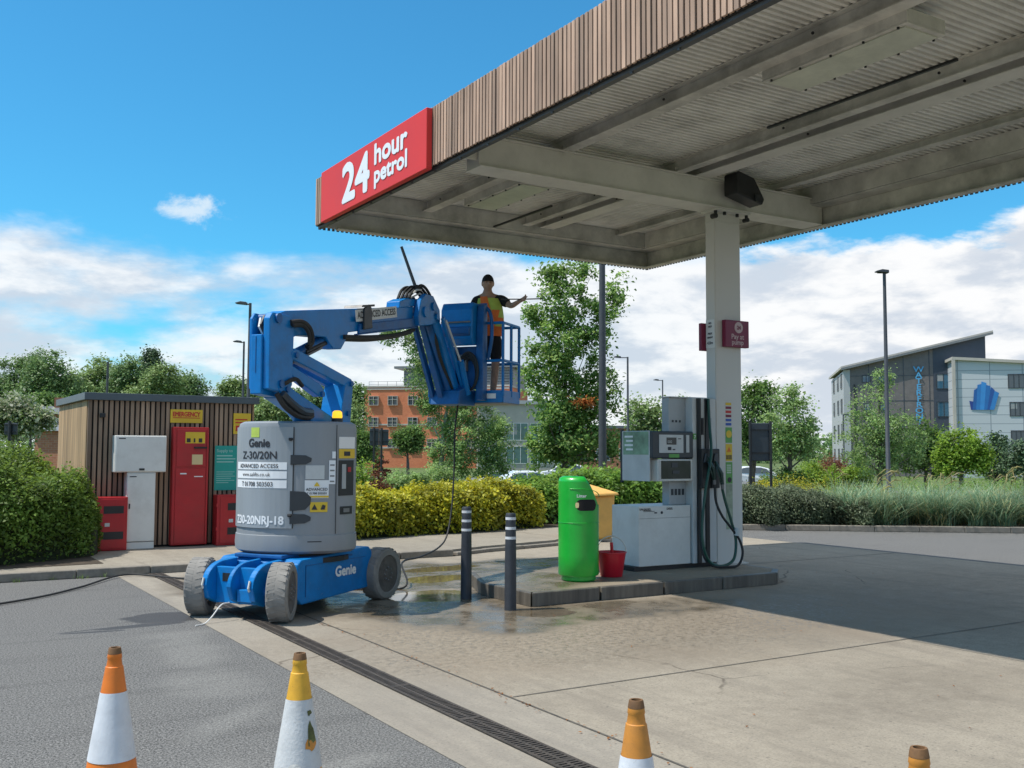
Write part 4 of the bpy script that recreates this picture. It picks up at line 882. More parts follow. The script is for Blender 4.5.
mb = MB(TT); mb.prism([(-.03,0),(.03,0),(0,.045)], (.115,-RY*S_-.0085,1.28), (1,0,0), (0,0,1), (0,-1,0), .001); mb.build('pictogram', M['sig_yellow'], tu)
splate('label', .05, .225, 1.02, 1.12, M['sig_yellow']); mb = MB(TT); mb.prism([(-.03,0),(.03,0),(0,.055)], (.095,-RY*S_-.0085,1.045), (1,0,0), (0,0,1), (0,-1,0), .001); mb.prism([(-.02,0),(.02,0),(0.03,.04),(.0,.05)], (.175,-RY*S_-.0085,1.045), (1,0,0), (0,0,1), (0,-1,0), .001); mb.build('pictogram', M['black_txt'], tu)
# front-side chamfer with controls: between (.46RX,-.98RY) and (.80RX,-.66RY)
pa = Vector((.46*RX*S_, -.98*RY*S_, 0)); pb = Vector((.80*RX*S_, -.66*RY*S_, 0)); pd = (pb-pa).normalized(); pn = Vector((pd.y,-pd.x,0)); PL = (pb-pa).length
def cplate(nm, u0, u1, z0, z1, mat, off=.004):
    mb = MB(TT); vs = []
    for q, zz in ((u0,z0),(u1,z0),(u1,z1),(u0,z1)): 
        p = pa+pd*q*PL+pn*off; vs.append((p.x,p.y,zz))
    vs += [tuple(Vector(v)+pn*.004) for v in vs]
    mb.add(vs, [(0,1,2,3),(7,6,5,4),(0,1,5,4),(1,2,6,5),(2,3,7,6),(3,0,4,7)]); return mb.build(nm, mat, tu)
splate('label', .265, .30, 1.56, 1.63, M['white_txt']); splate('label', .235, .30, 1.30, 1.54, M['white_txt'])
for k in range(4): splate('print_line', .245, .29, 1.32+k*.055, 1.335+k*.055, M['lamp_lt'], off=.008, th=.001)
cplate('label', .15, .95, 1.66, 1.78, M['white_txt']); cplate('label', .15, .95, 1.56, 1.655, M['sig_yellow']); cplate('pictogram', .4, .7, 1.585, 1.63, M['black_txt'], .0085)
cplate('control_panel', .15, .9, 1.18, 1.54, M['black']); cplate('control_buttons', .3, .5, 1.25, 1.50, M['pump_grey'], .0085); cplate('control_buttons', .6, .75, 1.42, 1.47, M['red'], .0085)
cplate('latch', .25, .85, .99, 1.07, M['black']); cplate('latch_bar', .4, .7, 1.01, 1.05, M['lamp_lt'], .0085)
splate('panel_seam', .305, .312, .80, 1.9, M['black'])
for z_ in (1.76, 1.0):
    mb = MB(TT); p = onskin(257, .015); mb.cyl((p.x,p.y,z_-.015),(p.x-.002,p.y-.008,z_),.022,n=10); mb.build('latch', M['black'], tu)
splate('print_line', .03, .17, .72, .73, M['black_txt'], off=.012)
# --- boom stack. W(s,n,z): s along the boom, n to the camera's right, measured from tail pivot
P0 = Vector((3.218, 9.84, 0)); DS = Vector((.8,.6,0)); DN = Vector((.6,-.8,0))
def W(s, n, z): return P0+DS*s+DN*n+Vector((0,0,z))
def plank(poly, n0, n1, nm, mat, par=None, bevel=.010, smooth=False):
    """side profile polygon in (s,z), thickness between n0 and n1"""
    mb = MB(); vs = [W(s,n0,z) for s, z in poly]+[W(s,n1,z) for s, z in poly]; n = len(poly)
    mb.add(vs, [tuple(range(n)), tuple(range(2*n-1, n-1, -1))]+[(i,(i+1) % n,n+(i+1) % n,n+i) for i in range(n)]); return mb.build(nm, mat, par or lf, smooth, bevel)
mp_ = [(-.12,2.24),(.20,2.20),(.28,2.30),(.30,2.93),(.22,3.0),(-.08,3.0),(-.13,2.94)]
plank(mp_, .04, .115, 'mast_plate', M['blue']); plank(mp_, -.125, -.09, 'mast_plate', M['blue'])
plank([(-.15,2.19),(.10,2.17),(.10,2.76),(-.15,2.78)], -.089, .039, 'mast_web', M['blue'])
plank([(-.155,2.40),(-.1505,2.40),(-.1505,2.76),(-.155,2.76)], -.03, -.024, 'seam', M['blue_dk'], bevel=0)
mb = MB(); mb.cyl(W(-.0,-.15,2.95),W(-.0,.14,2.95),.05,n=20); mb.cyl(W(.08,-.145,2.30),W(.08,.135,2.30),.04,n=20)
mb.build('pivot_pin', M['blue_dk'], lf, True)
mb = MB(); mb.tube([W(-.05,-.05,2.95),W(-.10,-.03,2.86),W(-.04,-.02,2.78)], .014,6); mb.build('hydraulic_hose', M['white'], lf, True)
mb = MB(); mb.tube([W(-.05,.0,2.97),W(-.11,.0,2.88),W(-.05,.01,2.78)], .018,6); mb.build('hydraulic_hose', M['black'], lf, True)
# primary boom
plank([(.06,2.78),(.25,2.76),(.42,2.83),(.95,2.86),(1.02,2.80),(1.10,2.75),(1.27,2.76),(1.36,2.86),(1.42,2.965),(3.0,3.235),(3.02,3.47),(1.5,3.245),(.18,3.05),(.04,3.0)], -.085, .085, 'primary_boom', M['blue'])
plank([(1.6,2.97),(3.04,3.215),(3.05,3.33),(1.62,3.08)], .086, .12, 'boom_side_rail', M['blue_dk'], bevel=.006)
plank([(1.60,2.955),(3.04,3.20),(3.04,3.212),(1.60,2.968)], .05, .13, 'rail_flange', M['blue_dk'], bevel=.002)
mb = MB(); mb.tube(catm([W(1.3,.10,2.90),W(1.9,.11,2.96),W(2.5,.11,3.05),W(3.0,.10,3.17)]), .026, 8); mb.tube(catm([W(1.25,.05,2.87),W(1.9,.06,2.93),W(2.5,.07,3.03),W(3.0,.06,3.14)]), .022, 8); mb.build('cable_bundle', M['blackrub'], lf, True)
plank([(2.62,3.40),(3.04,3.48),(3.04,3.57),(2.80,3.545),(2.64,3.49)], -.1, .09, 'boom_head', M['blue'])
# cylinders, hoses
mb = MB(); mb.tube([W(.28,0,2.56),W(.98,0,2.83)], .052, 14); mb.build('lift_cylinder', M['blue_dk'], lf, True)
mb = MB(); mb.tube([W(.62,.03,2.67),W(1.12,.03,2.85)], .034, 10); mb.build('cylinder_rod', M['black'], lf, True)
mb = MB(); mb.tube([W(.34,.065,2.53),W(.9,.065,2.74)], .012, 6); mb.build('feed_pipe', M['lamp_lt'], lf, True)
mb = MB(); mb.tube(catm([W(.22,.12,2.93),W(.40,.14,2.955),W(.56,.13,2.90),W(.62,.12,2.78),W(.56,.1,2.71)]), .03, 8); mb.build('hose_loop', M['blackrub'], lf, True)
mb = MB(); mb.tube(catm([W(.22,.15,2.90),W(.38,.17,2.91),W(.50,.16,2.84),W(.54,.14,2.74)]), .02, 8); mb.build('hose_loop', M['black'], lf, True)
# riser linkage
up_ = [(.24,2.63),(.32,2.68),(1.44,2.44),(1.50,2.38),(1.44,2.33),(1.30,2.35),(.28,2.56)]
plank(up_, .03, .12, 'riser_link', M['blue']); plank(up_, -.15, -.07, 'riser_link', M['blue'])
plank([(.25,2.47),(.30,2.51),(.86,2.34),(.93,2.29),(.92,2.22),(.84,2.21),(.28,2.41)], .0, .09, 'riser_link', M['blue'])
plank([(.02,2.26),(.14,2.33),(.34,2.24),(1.06,2.0),(1.22,1.96),(1.22,1.91),(.70,1.905),(.52,2.02),(.12,2.16)], -.11, .12, 'lower_riser', M['blue'])
plank([(1.20,1.912),(1.42,1.912),(1.47,2.34),(1.42,2.42),(1.30,2.38),(1.24,2.14)], -.14, .125, 'riser_upright', M['blue'])
for s_, z_, n_ in ((.33,2.61,.13),(1.42,2.385,.135),(.88,2.24,.1),(1.1,2.0,.13),(1.36,2.05,.135),(.18,2.25,.13)):
    mb = MB(); mb.cyl(W(s_,n_-.02,z_),W(s_,n_+.012,z_),.03,n=14); mb.build('pin_boss', M['blue_dk'], lf, True)
mb = MB(); mb.tube(catm([W(.0,.12,2.20),W(.08,.16,2.08),W(.26,.18,1.995),W(.46,.18,1.975),W(.6,.15,2.0)]), .028, 8); mb.build('hose_loop', M['blackrub'], lf, True)
mb = MB(); mb.tube(catm([W(.06,.14,2.20),W(.16,.17,2.12),W(.34,.19,2.04),W(.54,.17,2.03)]), .045, 8); mb.build('hose_guard', M['pump_dk'], lf, True)
mb = MB(); mb.tube(catm([W(.12,.12,2.30),W(.28,.15,2.36),W(.42,.14,2.30)]), .022, 8); mb.build('hose_loop', M['blackrub'], lf, True)
# name plate on the boom
bd = (W(1,0,.178)-W(0,0,0)).normalized(); bn = DN; bu = bn.cross(bd)*-1 if bn.cross(bd).z < 0 else bn.cross(bd)
mb = MB(); q0 = W(1.52,.1205,3.095); vs = [q0, q0+bd*1.0, q0+bd*1.0+bu*.135, q0+bu*.135]; mb.add(vs+[v+bn*.003 for v in vs], [(0,1,2,3),(7,6,5,4),(0,1,5,4),(1,2,6,5),(2,3,7,6),(3,0,4,7)]); lb = mb.build('name_plate', M['pump_lt'], lf)
text('lettering', 'ADVANCED ACCESS', .1, q0+bd*.04+bu*.035+bn*.0035, bd, bu, M['black_txt'], lb, bold=.002, fit=(.92,.075))
plank([(1.66,3.02),(1.86,3.06),(1.83,3.30),(1.78,3.33),(1.66,3.27)], .126, .15, 'strap', M['black'])
plank([(1.60,3.27),(1.9,3.32),(1.9,3.345),(1.62,3.30)], -.09, .15, 'strap_top', M['black'], bevel=.004)
# amber beacon (lit)
M['beacon'] = newmat('amber_beacon'); nb, lk = nt(M['beacon']); nb['Principled BSDF'].inputs['Base Color'].default_value = (.9,.45,.02,1); nb['Principled BSDF'].inputs['Emission Color'].default_value = (1,.55,.03,1); nb['Principled BSDF'].inputs['Emission Strength'].default_value = 1.2; nb['Principled BSDF'].inputs['Roughness'].default_value = .2
mb = MB(); b0 = W(.95,.24,0); mb.lathe([(.05,1.985),(.055,2.0),(.05,2.05),(.03,2.065),(0.001,2.067)], b0, 20); mb.build('beacon', M['beacon'], lf, True)
mb = MB(); mb.lathe([(.06,1.92),(.06,1.984)], b0, 20); mb.build('beacon_base', M['black'], lf, True)
# jib
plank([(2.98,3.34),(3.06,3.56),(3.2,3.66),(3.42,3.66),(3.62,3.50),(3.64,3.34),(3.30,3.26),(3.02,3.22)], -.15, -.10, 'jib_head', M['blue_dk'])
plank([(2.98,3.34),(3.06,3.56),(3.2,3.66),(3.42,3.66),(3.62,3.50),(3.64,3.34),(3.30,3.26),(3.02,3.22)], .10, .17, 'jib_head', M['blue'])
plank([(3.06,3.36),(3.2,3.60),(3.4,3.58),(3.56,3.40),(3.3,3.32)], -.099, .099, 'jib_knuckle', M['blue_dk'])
for s_, z_, r_ in ((3.18,3.42,.07),(3.42,3.52,.055),(3.52,3.40,.045)):
    mb = MB(); mb.cyl(W(s_,.155,z_),W(s_,.195,z_),r_,n=20); mb.build('pin_boss', M['blue'], lf, True)
for k in range(4):
    mb = MB(); mb.tube(catm([W(2.9,-.08+.05*k,3.56),W(3.05,-.1+.05*k,3.70-.012*k),W(3.25,-.1+.06*k,3.76+.006*k),W(3.45,-.06+.05*k,3.70),W(3.58,-.03+.04*k,3.55)]), .02, 7); mb.build('hose_loop', M['blackrub'], lf, True)
mb = MB(); mb.tube([W(2.98,.04,3.60),W(3.1,.09,3.70),W(3.2,.1,3.71)], .013, 6); mb.build('hydraulic_hose', M['steel'], lf, True)
mb = MB(); mb.tube([W(3.1,.0,3.60),W(3.16,.10,3.66),W(3.26,.12,3.62)], .012, 6); mb.build('hydraulic_hose', M['steel'], lf, True)
def jarm(a, b, n0, n1, w, nm, mat):
    (s0,z0),(s1,z1) = a, b; d = Vector((s1-s0, z1-z0)).normalized(); q = Vector((-d.y, d.x))*w/2
    return plank([(s0+q.x,z0+q.y),(s1+q.x,z1+q.y),(s1-q.x,z1-q.y),(s0-q.x,z0-q.y)], n0, n1, nm, mat, bevel=.008)
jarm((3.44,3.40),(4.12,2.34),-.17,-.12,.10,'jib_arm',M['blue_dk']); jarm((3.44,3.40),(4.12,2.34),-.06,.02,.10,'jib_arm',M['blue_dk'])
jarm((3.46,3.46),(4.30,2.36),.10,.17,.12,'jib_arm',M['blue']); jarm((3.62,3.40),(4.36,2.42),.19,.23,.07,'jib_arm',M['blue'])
mb = MB(); mb.tube([W(3.62,.26,3.36),W(4.15,.26,2.80)], .014, 10); mb.build('cylinder_rod', M['pump_lt'], lf, True)
mb = MB(); mb.tube([W(4.1,.26,2.86),W(4.34,.26,2.42)], .045, 10); mb.build('jib_cylinder', M['blue'], lf, True)
mb = MB(); mb.tube([W(3.5,.06,3.3),W(4.2,.06,2.40)], .055, 10); mb.build('jib_cylinder', M['blue_dk'], lf, True)
for k, (n_, o_) in enumerate(((.0,.0),(.05,.05),(-.08,.02))):
    mb = MB(); mb.tube(catm([W(3.55,n_,3.45),W(3.68-o_,n_+.06,3.1),W(3.90-o_,n_+.05,2.8),W(4.2,n_+.08,2.42)]), .022, 7); mb.build('hydraulic_hose', M['blackrub'], lf, True)
plank([(4.02,2.27),(4.60,2.27),(4.62,2.48),(4.4,2.56),(4.08,2.46)], -.16, .26, 'platform_support', M['blue_dk'])
# cage
FZ = 2.30; s0, s1, na, nb_ = 4.60, 5.22, -.45, .68
mb = MB()
mb.add([W(s0,na,FZ),W(s1,na,FZ),W(s1,nb_,FZ),W(s0,nb_,FZ),W(s0,na,FZ+.03),W(s1,na,FZ+.03),W(s1,nb_,FZ+.03),W(s0,nb_,FZ+.03)], [(3,2,1,0),(4,5,6,7),(0,1,5,4),(1,2,6,5),(2,3,7,6),(3,0,4,7)]); mb.build('cage_floor', M['lamp_lt'], lf)
for a, b in (((s0,na),(s0,nb_)),((s0,nb_),(s1,nb_)),((s1,nb_),(s1,na)),((s1,na),(s0,na))):
    mb = MB(); A, B = W(a[0],a[1],FZ+.10), W(b[0],b[1],FZ+.10); mb.bar(A, B, .02, .17); mb.build('toe_board', M['blue'], lf)
for n_0 in (na+.03, .43):
    mb = MB(); A = W(s0-.013,n_0,FZ+.07); vs = [A, A+DN*.15, A+DN*.15+Vector((0,0,.07)), A+Vector((0,0,.07))]; mb.add(vs, [(0,1,2,3)]); mb.build('label', M['white_txt'], lf)
rr_ = .021
top = FZ+1.13; cs = [(s0,nb_),(s1,nb_),(s1,na),(s0,na)]
for z in (top, FZ+.60):
    mb = MB(); mb.tube([W(a,b,z) for a, b in cs+[cs[0]]], rr_, 8); mb.build('guard_rail', M['blue'], lf, True)
for a, b in cs+[((s0+s1)/2,nb_),((s0+s1)/2,na),(s1,.1)]:
    mb = MB(); mb.tube([W(a,b,FZ+.1),W(a,b,top)], rr_, 8); mb.build('cage_post', M['blue'], lf, True)
mb = MB(); mb.tube(catm([W(s0-.02,.46,FZ+.62),W(s0-.03,.52,top-.2),W(s0-.03,.50,top+.12),W(s0-.03,.38,top+.24),W(s0,.1,top+.26)]), .026, 8); mb.build('grab_rail', M['blue_dk'], lf, True)
plank([(4.28,3.20),(4.30,3.60),(4.36,3.70),(4.56,3.70),(4.56,3.12),(4.36,3.10)], -.14, .34, 'control_box', M['blue'], bevel=.02)
plank([(4.24,3.26),(4.24,3.34),(4.278,3.36),(4.278,3.22)], -.14, .32, 'control_ledge', M['blue_dk'])
mb = MB(); mb.tube([W(4.265,-.12,3.42),W(4.265,.32,3.42)], .012, 6); mb.build('trim_bar', M['lamp_lt'], lf)
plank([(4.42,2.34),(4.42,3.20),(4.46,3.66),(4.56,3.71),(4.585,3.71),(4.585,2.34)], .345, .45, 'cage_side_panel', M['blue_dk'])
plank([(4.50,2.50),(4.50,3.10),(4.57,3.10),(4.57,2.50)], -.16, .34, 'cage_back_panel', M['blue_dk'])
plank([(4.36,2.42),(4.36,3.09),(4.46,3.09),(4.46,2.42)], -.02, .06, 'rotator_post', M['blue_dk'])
plank([(4.42,2.75),(4.42,2.98),(4.498,2.98),(4.498,2.75)], .06, .20, 'valve_block', M['lamp_lt'])
t_ = thing('hose_coil', W(4.45,.2,2.45), 'black coiled hose hanging on the outside of the lift cage', 'hose')
for k in range(5):
    cz, rx_, rz_ = 2.70+.01*k, .10+.012*k, .22+.012*k
    ctr = W(4.44-.012*k, .24, cz); mb = MB(); mb.tube([ctr+DN*rx_*math.cos(a)+Vector((0,0,rz_*math.sin(a))) for a in [2*math.pi*i/28 for i in range(29)]], .016, 7); mb.build('coil', M['blackrub'], t_, True)
mb = MB(); pb = W(3.2,.03,3.72); mb.tube([pb, pb-RT*.10+Vector((0,0,.28)), pb-RT*.20+Vector((0,0,.56))], [.022,.02,.018], 8); tag(mb.build('pole', M['lamp'], None, True), 'thin dark pole sticking up from the top of the boom', 'pole')
# wash hose hanging from the cage to the ground
mb = MB(); hb = at(455,405,14.6); mb.tube(catm([W(4.35,.12,2.35), at(455,430,14.2), at(454,470,14.2), at(452,505,14.1), at(447,535,13.9), at(438,548,13.6), at(420,557,13.1), at(402,563,12.6), Vector((5.3,11.0,.02)), Vector((4.6,11.4,.02)), Vector((3.9,12.3,.02)), Vector((3.2,13.3,.02)), Vector((2.7,13.85,.03)), Vector((2.0,12.9,.02)), Vector((1.25,12.1,.02)), Vector((-.6,11.0,.02)), Vector((-3,10.2,.02))]), .012, 7)
tag(mb.build('wash_hose', M['blackrub'], None, True), 'thin black hose dropping from the cage and trailing across the ground past the hedge', 'hose')
mb = MB(); mb.tube(catm([L(-1.0,.02,.17),L(-1.10,.03,.16),L(-1.22,.04,.06),L(-1.30,.05,.012),L(-1.42,.05,.01)]), [.006]*33, 6); tag(mb.build('drain_tube', M['white'], None, True), 'short thin white tube curving from the front of the lift to the ground', 'tube')
# ================================================================== PERSON
def V3(px, py, D=15.55): return at(px, py, D)
def skinmesh(chains, nm, mat, parent, sub=2, **kw):
    """chains: list of [(point, radius), ...]; joints given at (nearly) the same place are merged"""
    vs = []; es = []; rs = []
    def vid(p, r_):
        for i, q in enumerate(vs):
            if (q-p).length < 1e-4: return i
        vs.append(p.copy()); rs.append(r_); return len(vs)-1
    for ch_ in chains:
        prev = None
        for p, r_ in ch_:
            i = vid(Vector(p), r_)
            if prev is not None and prev != i: es.append((prev, i))
            prev = i
    me = bpy.data.meshes.new(nm); me.from_pydata([tuple(v) for v in vs], es, []); o = bpy.data.objects.new(nm, me); COL.objects.link(o)
    md = o.modifiers.new('skin', 'SKIN'); md.use_smooth_shade = True
    sv = me.skin_vertices
    if not sv: 
        bm = bmesh.new(); bm.from_mesh(me); bm.verts.layers.skin.verify(); bm.to_mesh(me); bm.free(); sv = me.skin_vertices
    for i, r_ in enumerate(rs):
        sv[0].data[i].radius = (r_, r_) if not isinstance(r_, tuple) else r_
        sv[0].data[i].use_root = (i == 0)
    s2 = o.modifiers.new('sub', 'SUBSURF'); s2.levels = sub; s2.render_levels = sub
    dg = bpy.context.evaluated_depsgraph_get(); dg.update(); m2 = bpy.data.meshes.new_from_object(o.evaluated_get(dg)); bpy.data.objects.remove(o)
    m2.materials.clear()
    return link(nm, m2, mat, parent, True, **kw)
FOOT = 2.362
D0 = 14.75
def PP(dx, z, dy=0.0): # dx metres to camera right of the man's axis, dy toward camera
    a = at(488, 450, D0); return Vector((a.x, a.y, 0))+RT*dx-FH*dy+Vector((0,0,z-.12))
man = thing('person', PP(0,FOOT), 'worker in black shorts, cap and orange and yellow hi-vis vest in the lift cage', 'person')
pel = PP(.02, 3.42); chest = PP(.0, 3.78, .01); neckb = PP(-.01, 4.01, .0); nk = PP(-.015, 4.08, .01); hd0 = PP(-.015, 4.17, .03)
shL, shR = PP(-.185,3.975,.0), PP(.175,3.98,.0)
elR = PP(.33,3.86,.12); wrR = PP(.45,3.91,.30); haR = PP(.50,3.93,.35)
elL = PP(-.26,3.68,.14); wrL = PP(-.12,3.62,.34); haL = PP(-.06,3.62,.38)
hiL, hiR = PP(-.09,3.38), PP(.12,3.38); knL, knR = PP(-.11,2.97,.04), PP(.10,2.98,.03); anL, anR = PP(-.12,2.56,-.01), PP(.06,2.56,-.01)
def fingers(h, fw, side):
    out = []; upv = Vector((0,0,1)); sd_ = fw.cross(upv).normalized()
    for k, ln in enumerate((.075,.085,.08,.062)):
        o_ = h+upv*(.03-.02*k); out.append([(h, .032), (o_+fw*.03, .010), (o_+fw*(.03+ln*.5)+sd_*.012*side, .009), (o_+fw*(.03+ln*.7)+sd_*.04*side, .008)])
    out.append([(h, .032), (h+sd_*.035*-side+fw*.01+upv*.02, .012), (h+sd_*.045*-side+fw*.045+upv*.03, .009)])
    return out
fR = (haR-wrR).normalized(); fL = (haL-wrL).normalized()
body = [[(pel,.13),(chest,.135),(neckb,.07),(nk,.058),(hd0,.072)],[(neckb,.07),(shL,.062),(elL,.046),(wrL,.03),(haL,.032)],[(neckb,.07),(shR,.062),(elR,.046),(wrR,.03),(haR,.032)],
        [(pel,.13),(hiL,.095),(knL,.062),(PP(-.115,2.80,-.005),.06),(anL,.04),(PP(-.12,2.50,.03),.035),(PP(-.13,2.50,.14),.03)],[(pel,.13),(hiR,.095),(knR,.062),(PP(.085,2.80,-.005),.06),(anR,.04),(PP(.06,2.50,.03),.035),(PP(.07,2.50,.14),.03)]]
body += fingers(haR, fR, 1)+fingers(haL, fL, -1)
skinmesh(body, 'body', M['skin'], man, 2)
# head joined into its own smooth mesh with face relief
def head(c, face, mat, par):
    bm = bmesh.new(); bmesh.ops.create_uvsphere(bm, u_segments=40, v_segments=28, radius=1)
    rt_ = face.cross(Vector((0,0,1))).normalized()*-1; upv = Vector((0,0,1))
    for v in bm.verts:
        x, y, z = v.co   # y- = face
        wx, wy, wz = .082, .103, .127
        jaw = 1-.28*max(0, -z)**1.3; x2 = x*wx*jaw; y2 = y*wy*(1-.1*max(0,-z)); z2 = z*wz
        if y < 0:
            g = lambda cx, cz, sx_, sz_: math.exp(-((x-cx)/sx_)**2-((z-cz)/sz_)**2)
            y2 -= .024*g(0,-.12,.14,.16)+.012*g(0,.05,.10,.25); y2 += .010*g(.36,.1,.18,.12)+.010*g(-.36,.1,.18,.12)
            y2 -= .006*g(0,.26,.5,.09); y2 -= .007*g(0,-.47,.28,.07); y2 += .006*g(0,-.53,.3,.03); y2 -= .010*g(0,-.8,.3,.15)
        if abs(x) > .93 and abs(z+.02) < .27 and abs(y) < .3: x2 *= 1.16
        v.co = c+rt_*x2-face*y2+upv*z2
    me = bpy.data.meshes.new('head'); bm.to_mesh(me); bm.free(); return link('head', me, mat, par, True)
face = (-FH*.9+RT*.12+Vector((0,0,-.05))).normalized(); face.z = 0; face.normalize()
hc = PP(-.015,4.20,.03); head(hc, face, M['skin'], man)
rt_ = face.cross(Vector((0,0,1))).normalized()
mb = MB()
for s_ in (-1,1): mb.lathe([(.001,-.006),(.011,0),(.001,.006)], hc+rt_*.028*s_+face*.094+Vector((0,0,.012)), 10)
mb.build('eyes', M['black_txt'], man)
mb = MB()
bm_v = []
for i in range(13):
    for j in range(25):
        th = math.pi/2*i/12; a = 2*math.pi*j/24; bm_v.append(hc+Vector((0,0,.025))+rt_*(.09*math.sin(th+.001)*math.cos(a))+face*(.112*math.sin(th+.001)*math.sin(a))+Vector((0,0,.118*math.cos(th))))
mb.add(bm_v, [(i*25+j,i*25+j+1,(i+1)*25+j+1,(i+1)*25+j) for i in range(12) for j in range(24)])
pk = [hc+Vector((0,0,.032))+rt_*(.07*math.cos(a))+face*(.10+.07*math.sin(a)) for a in [math.pi*i/10 for i in range(11)]]
mb.add(pk+[p+Vector((0,0,.012)) for p in pk], [tuple(range(11)),tuple(range(21,10,-1))]+[(i,i+1,12+i,11+i) for i in range(10)]); mb.build('cap', M['tee'], man, True)
skinmesh([[(PP(.02,3.40),(.15,.13)),(chest,(.155,.14)),(PP(-.01,3.97),.09),(PP(-.012,4.01),.075)],[(PP(-.01,3.97),.09),(shL,.085),(shL.lerp(elL,.75),.072)],[(PP(-.01,3.97),.09),(shR,.085),(shR.lerp(elR,.75),.072)]], 'tshirt', M['tee'], man, 2)
skinmesh([[(PP(.02,3.50),.135),(PP(.02,3.42),.14),(hiL+Vector((0,0,-.03)),.108),(knL+Vector((0,0,.06)),.088)],[(PP(.02,3.42),.14),(hiR+Vector((0,0,-.03)),.108),(knR+Vector((0,0,.06)),.088)]], 'shorts', M['tee'], man, 2)
for a_, x_ in ((anL,-.12),(anR,.06)): skinmesh([[(PP(x_,2.64,-.01),.052),(PP(x_,2.53,.0),.055),(PP(x_+.01,2.515,.10),.045),(PP(x_+.015,2.505,.18),.036)],[(PP(x_,2.53,.0),.055),(PP(x_,2.505,-.06),.035)]], 'boot', M['black'], man, 2)
# vest: shell panels hugging the torso
def torso_pt(u, z, off=.0): # u angle, 0 = to camera right, -90 = toward camera
    k = (z-3.40)/.6; cx = .02-.03*k; rx = .175+.03*math.sin(math.pi*min(1,max(0,k))*.9); ry = .155+.02*math.sin(math.pi*min(1,max(0,k)))
    if k > .75: rx *= 1-.35*(k-.75)*2; ry *= 1-.9*(k-.75)
    a = R(u); return PP(cx+(rx+off)*math.cos(a), z, .0-(ry+off)*math.sin(a)+.01)
def vest(u0, u1, z0, z1, nm, mat, off, par, k=10, m_=8, zf=None):
    mb = MB(); vs = []
    for i in range(k+1):
        for j in range(m_+1):
            u = u0+(u1-u0)*i/k; z = z0+(z1-z0)*j/m_; vs.append(torso_pt(u+(zf(j/m_) if zf else 0), z, off+.004*math.sin(i*1.9+j)))
    mb.add(vs, [(i*(m_+1)+j,(i+1)*(m_+1)+j,(i+1)*(m_+1)+j+1,i*(m_+1)+j+1) for i in range(k) for j in range(m_)]); return mb.build(nm, mat, par, True)
vs_ = vest(-175, 170, 3.44, 3.98, 'vest', M['hiv'], .010, man, 30, 10)
# keep the arm openings: vest narrows by being cut short at the sides (separate orange bands over it)
vest(-128, -92, 3.52, 4.0, 'orange_band', M['hio'], .018, vs_, 8, 8, zf=lambda q: 28-30*q)
vest(-80, -45, 3.50, 3.80, 'orange_band', M['hio'], .017, vs_, 6, 6, zf=lambda q: -30+34*q)
vest(-170, -10, 3.42, 3.56, 'orange_band', M['hio'], .017, vs_, 14, 3); vest(-150, -20, 3.62, 3.69, 'reflective_band', M['hio'], .021, vs_, 14, 2)
# orange lanyard clipped to the cage
# pressure lance held in his raised hand
mb = MB(); mb.tube([PP(.18,3.93,.34),haR+Vector((0,0,.0)),PP(.78,3.94,.34)], .009, 7); tag(mb.build('wash_lance', M['pump_dk'], None, True), 'thin wash lance held out in the worker\'s hand', 'lance')
# ================================================================== SHED
sh = thing('equipment_shed', (4.0,18,.1), 'low timber slatted equipment shed with grey flat roof edge', 'shed')
sx0, sx1, sy0, sy1, zt = 2.68, 5.28, 16.78, 19.7, 2.40
mb = MB(); mb.box((sx0+.02,sy0+.02,.096),(sx1-.02,sy1-.02,zt)); mb.build('backing', M['dark'], sh)
mb = MB(); x = sx0
while x < sx1-.05:
    mb.box((x,sy0-.018,.13),(x+.052,sy0+.018,zt)); x += .078
mb.box((sx0-.004,sy0-.022,.13),(sx0+.05,sy0+.03,zt)); wf = mb.build('slatted_wall', M['wood_shaded'], sh, bevel=.003)
mb = MB(); y = sy0+.04
while y < sy1: mb.box((sx0-.018,y,.13),(sx0+.018,y+.075,zt)); y += .094
mb.build('slatted_wall', M['wood_sunlit'], sh, bevel=.003)
mb = MB(); y = sy0+.04
while y < sy1: mb.box((sx1-.018,y,.13),(sx1+.018,y+.075,zt)); y += .094
mb.build('slatted_wall', M['wood_sunlit'], sh, bevel=.003)
mb = MB(); mb.box((sx0-.07,sy0-.07,zt+.002),(sx1+.07,sy1+.05,zt+.115)); mb.build('roof', P('roof_edge', (.10,.125,.14), .45, .2, var=.08, scale=3), sh, bevel=.006)
# white two part meter box
Y = sy0-.022
t = thing('meter_cabinet', (3.4,Y,.1), 'white two part electrical cabinet, wide box above a narrow door', 'cabinet')
mb = MB(); mb.box((3.04,Y-.24,1.285),(3.81,Y-.001,1.855)); u_ = mb.build('upper_box', M['white_box'], t, bevel=.012)
mb = MB(); mb.box((3.055,Y-.252,1.30),(3.795,Y-.242,1.84)); mb.build('door', M['white_box'], u_, bevel=.004)
mb = MB(); mb.box((3.40,Y-.262,1.315),(3.48,Y-.253,1.345)); mb.build('lock', M['black'], u_); mb = MB(); mb.box((3.09,Y-.256,1.80),(3.19,Y-.253,1.815)); mb.build('label', M['black_txt'], u_)
mb = MB(); mb.box((3.23,Y-.22,.096),(3.66,Y-.001,1.283)); l_ = mb.build('lower_box', M['white_box'], t, bevel=.01)
mb = MB(); mb.box((3.24,Y-.231,.22),(3.65,Y-.222,1.26)); mb.build('door', M['white_box'], l_, bevel=.003)
mb = MB(); mb.box((3.265,Y-.24,.72),(3.285,Y-.232,.80)); mb.build('handle', M['black'], l_); mb = MB(); mb.box((3.27,Y-.235,1.21),(3.37,Y-.232,1.225)); mb.build('label', M['black_txt'], l_)
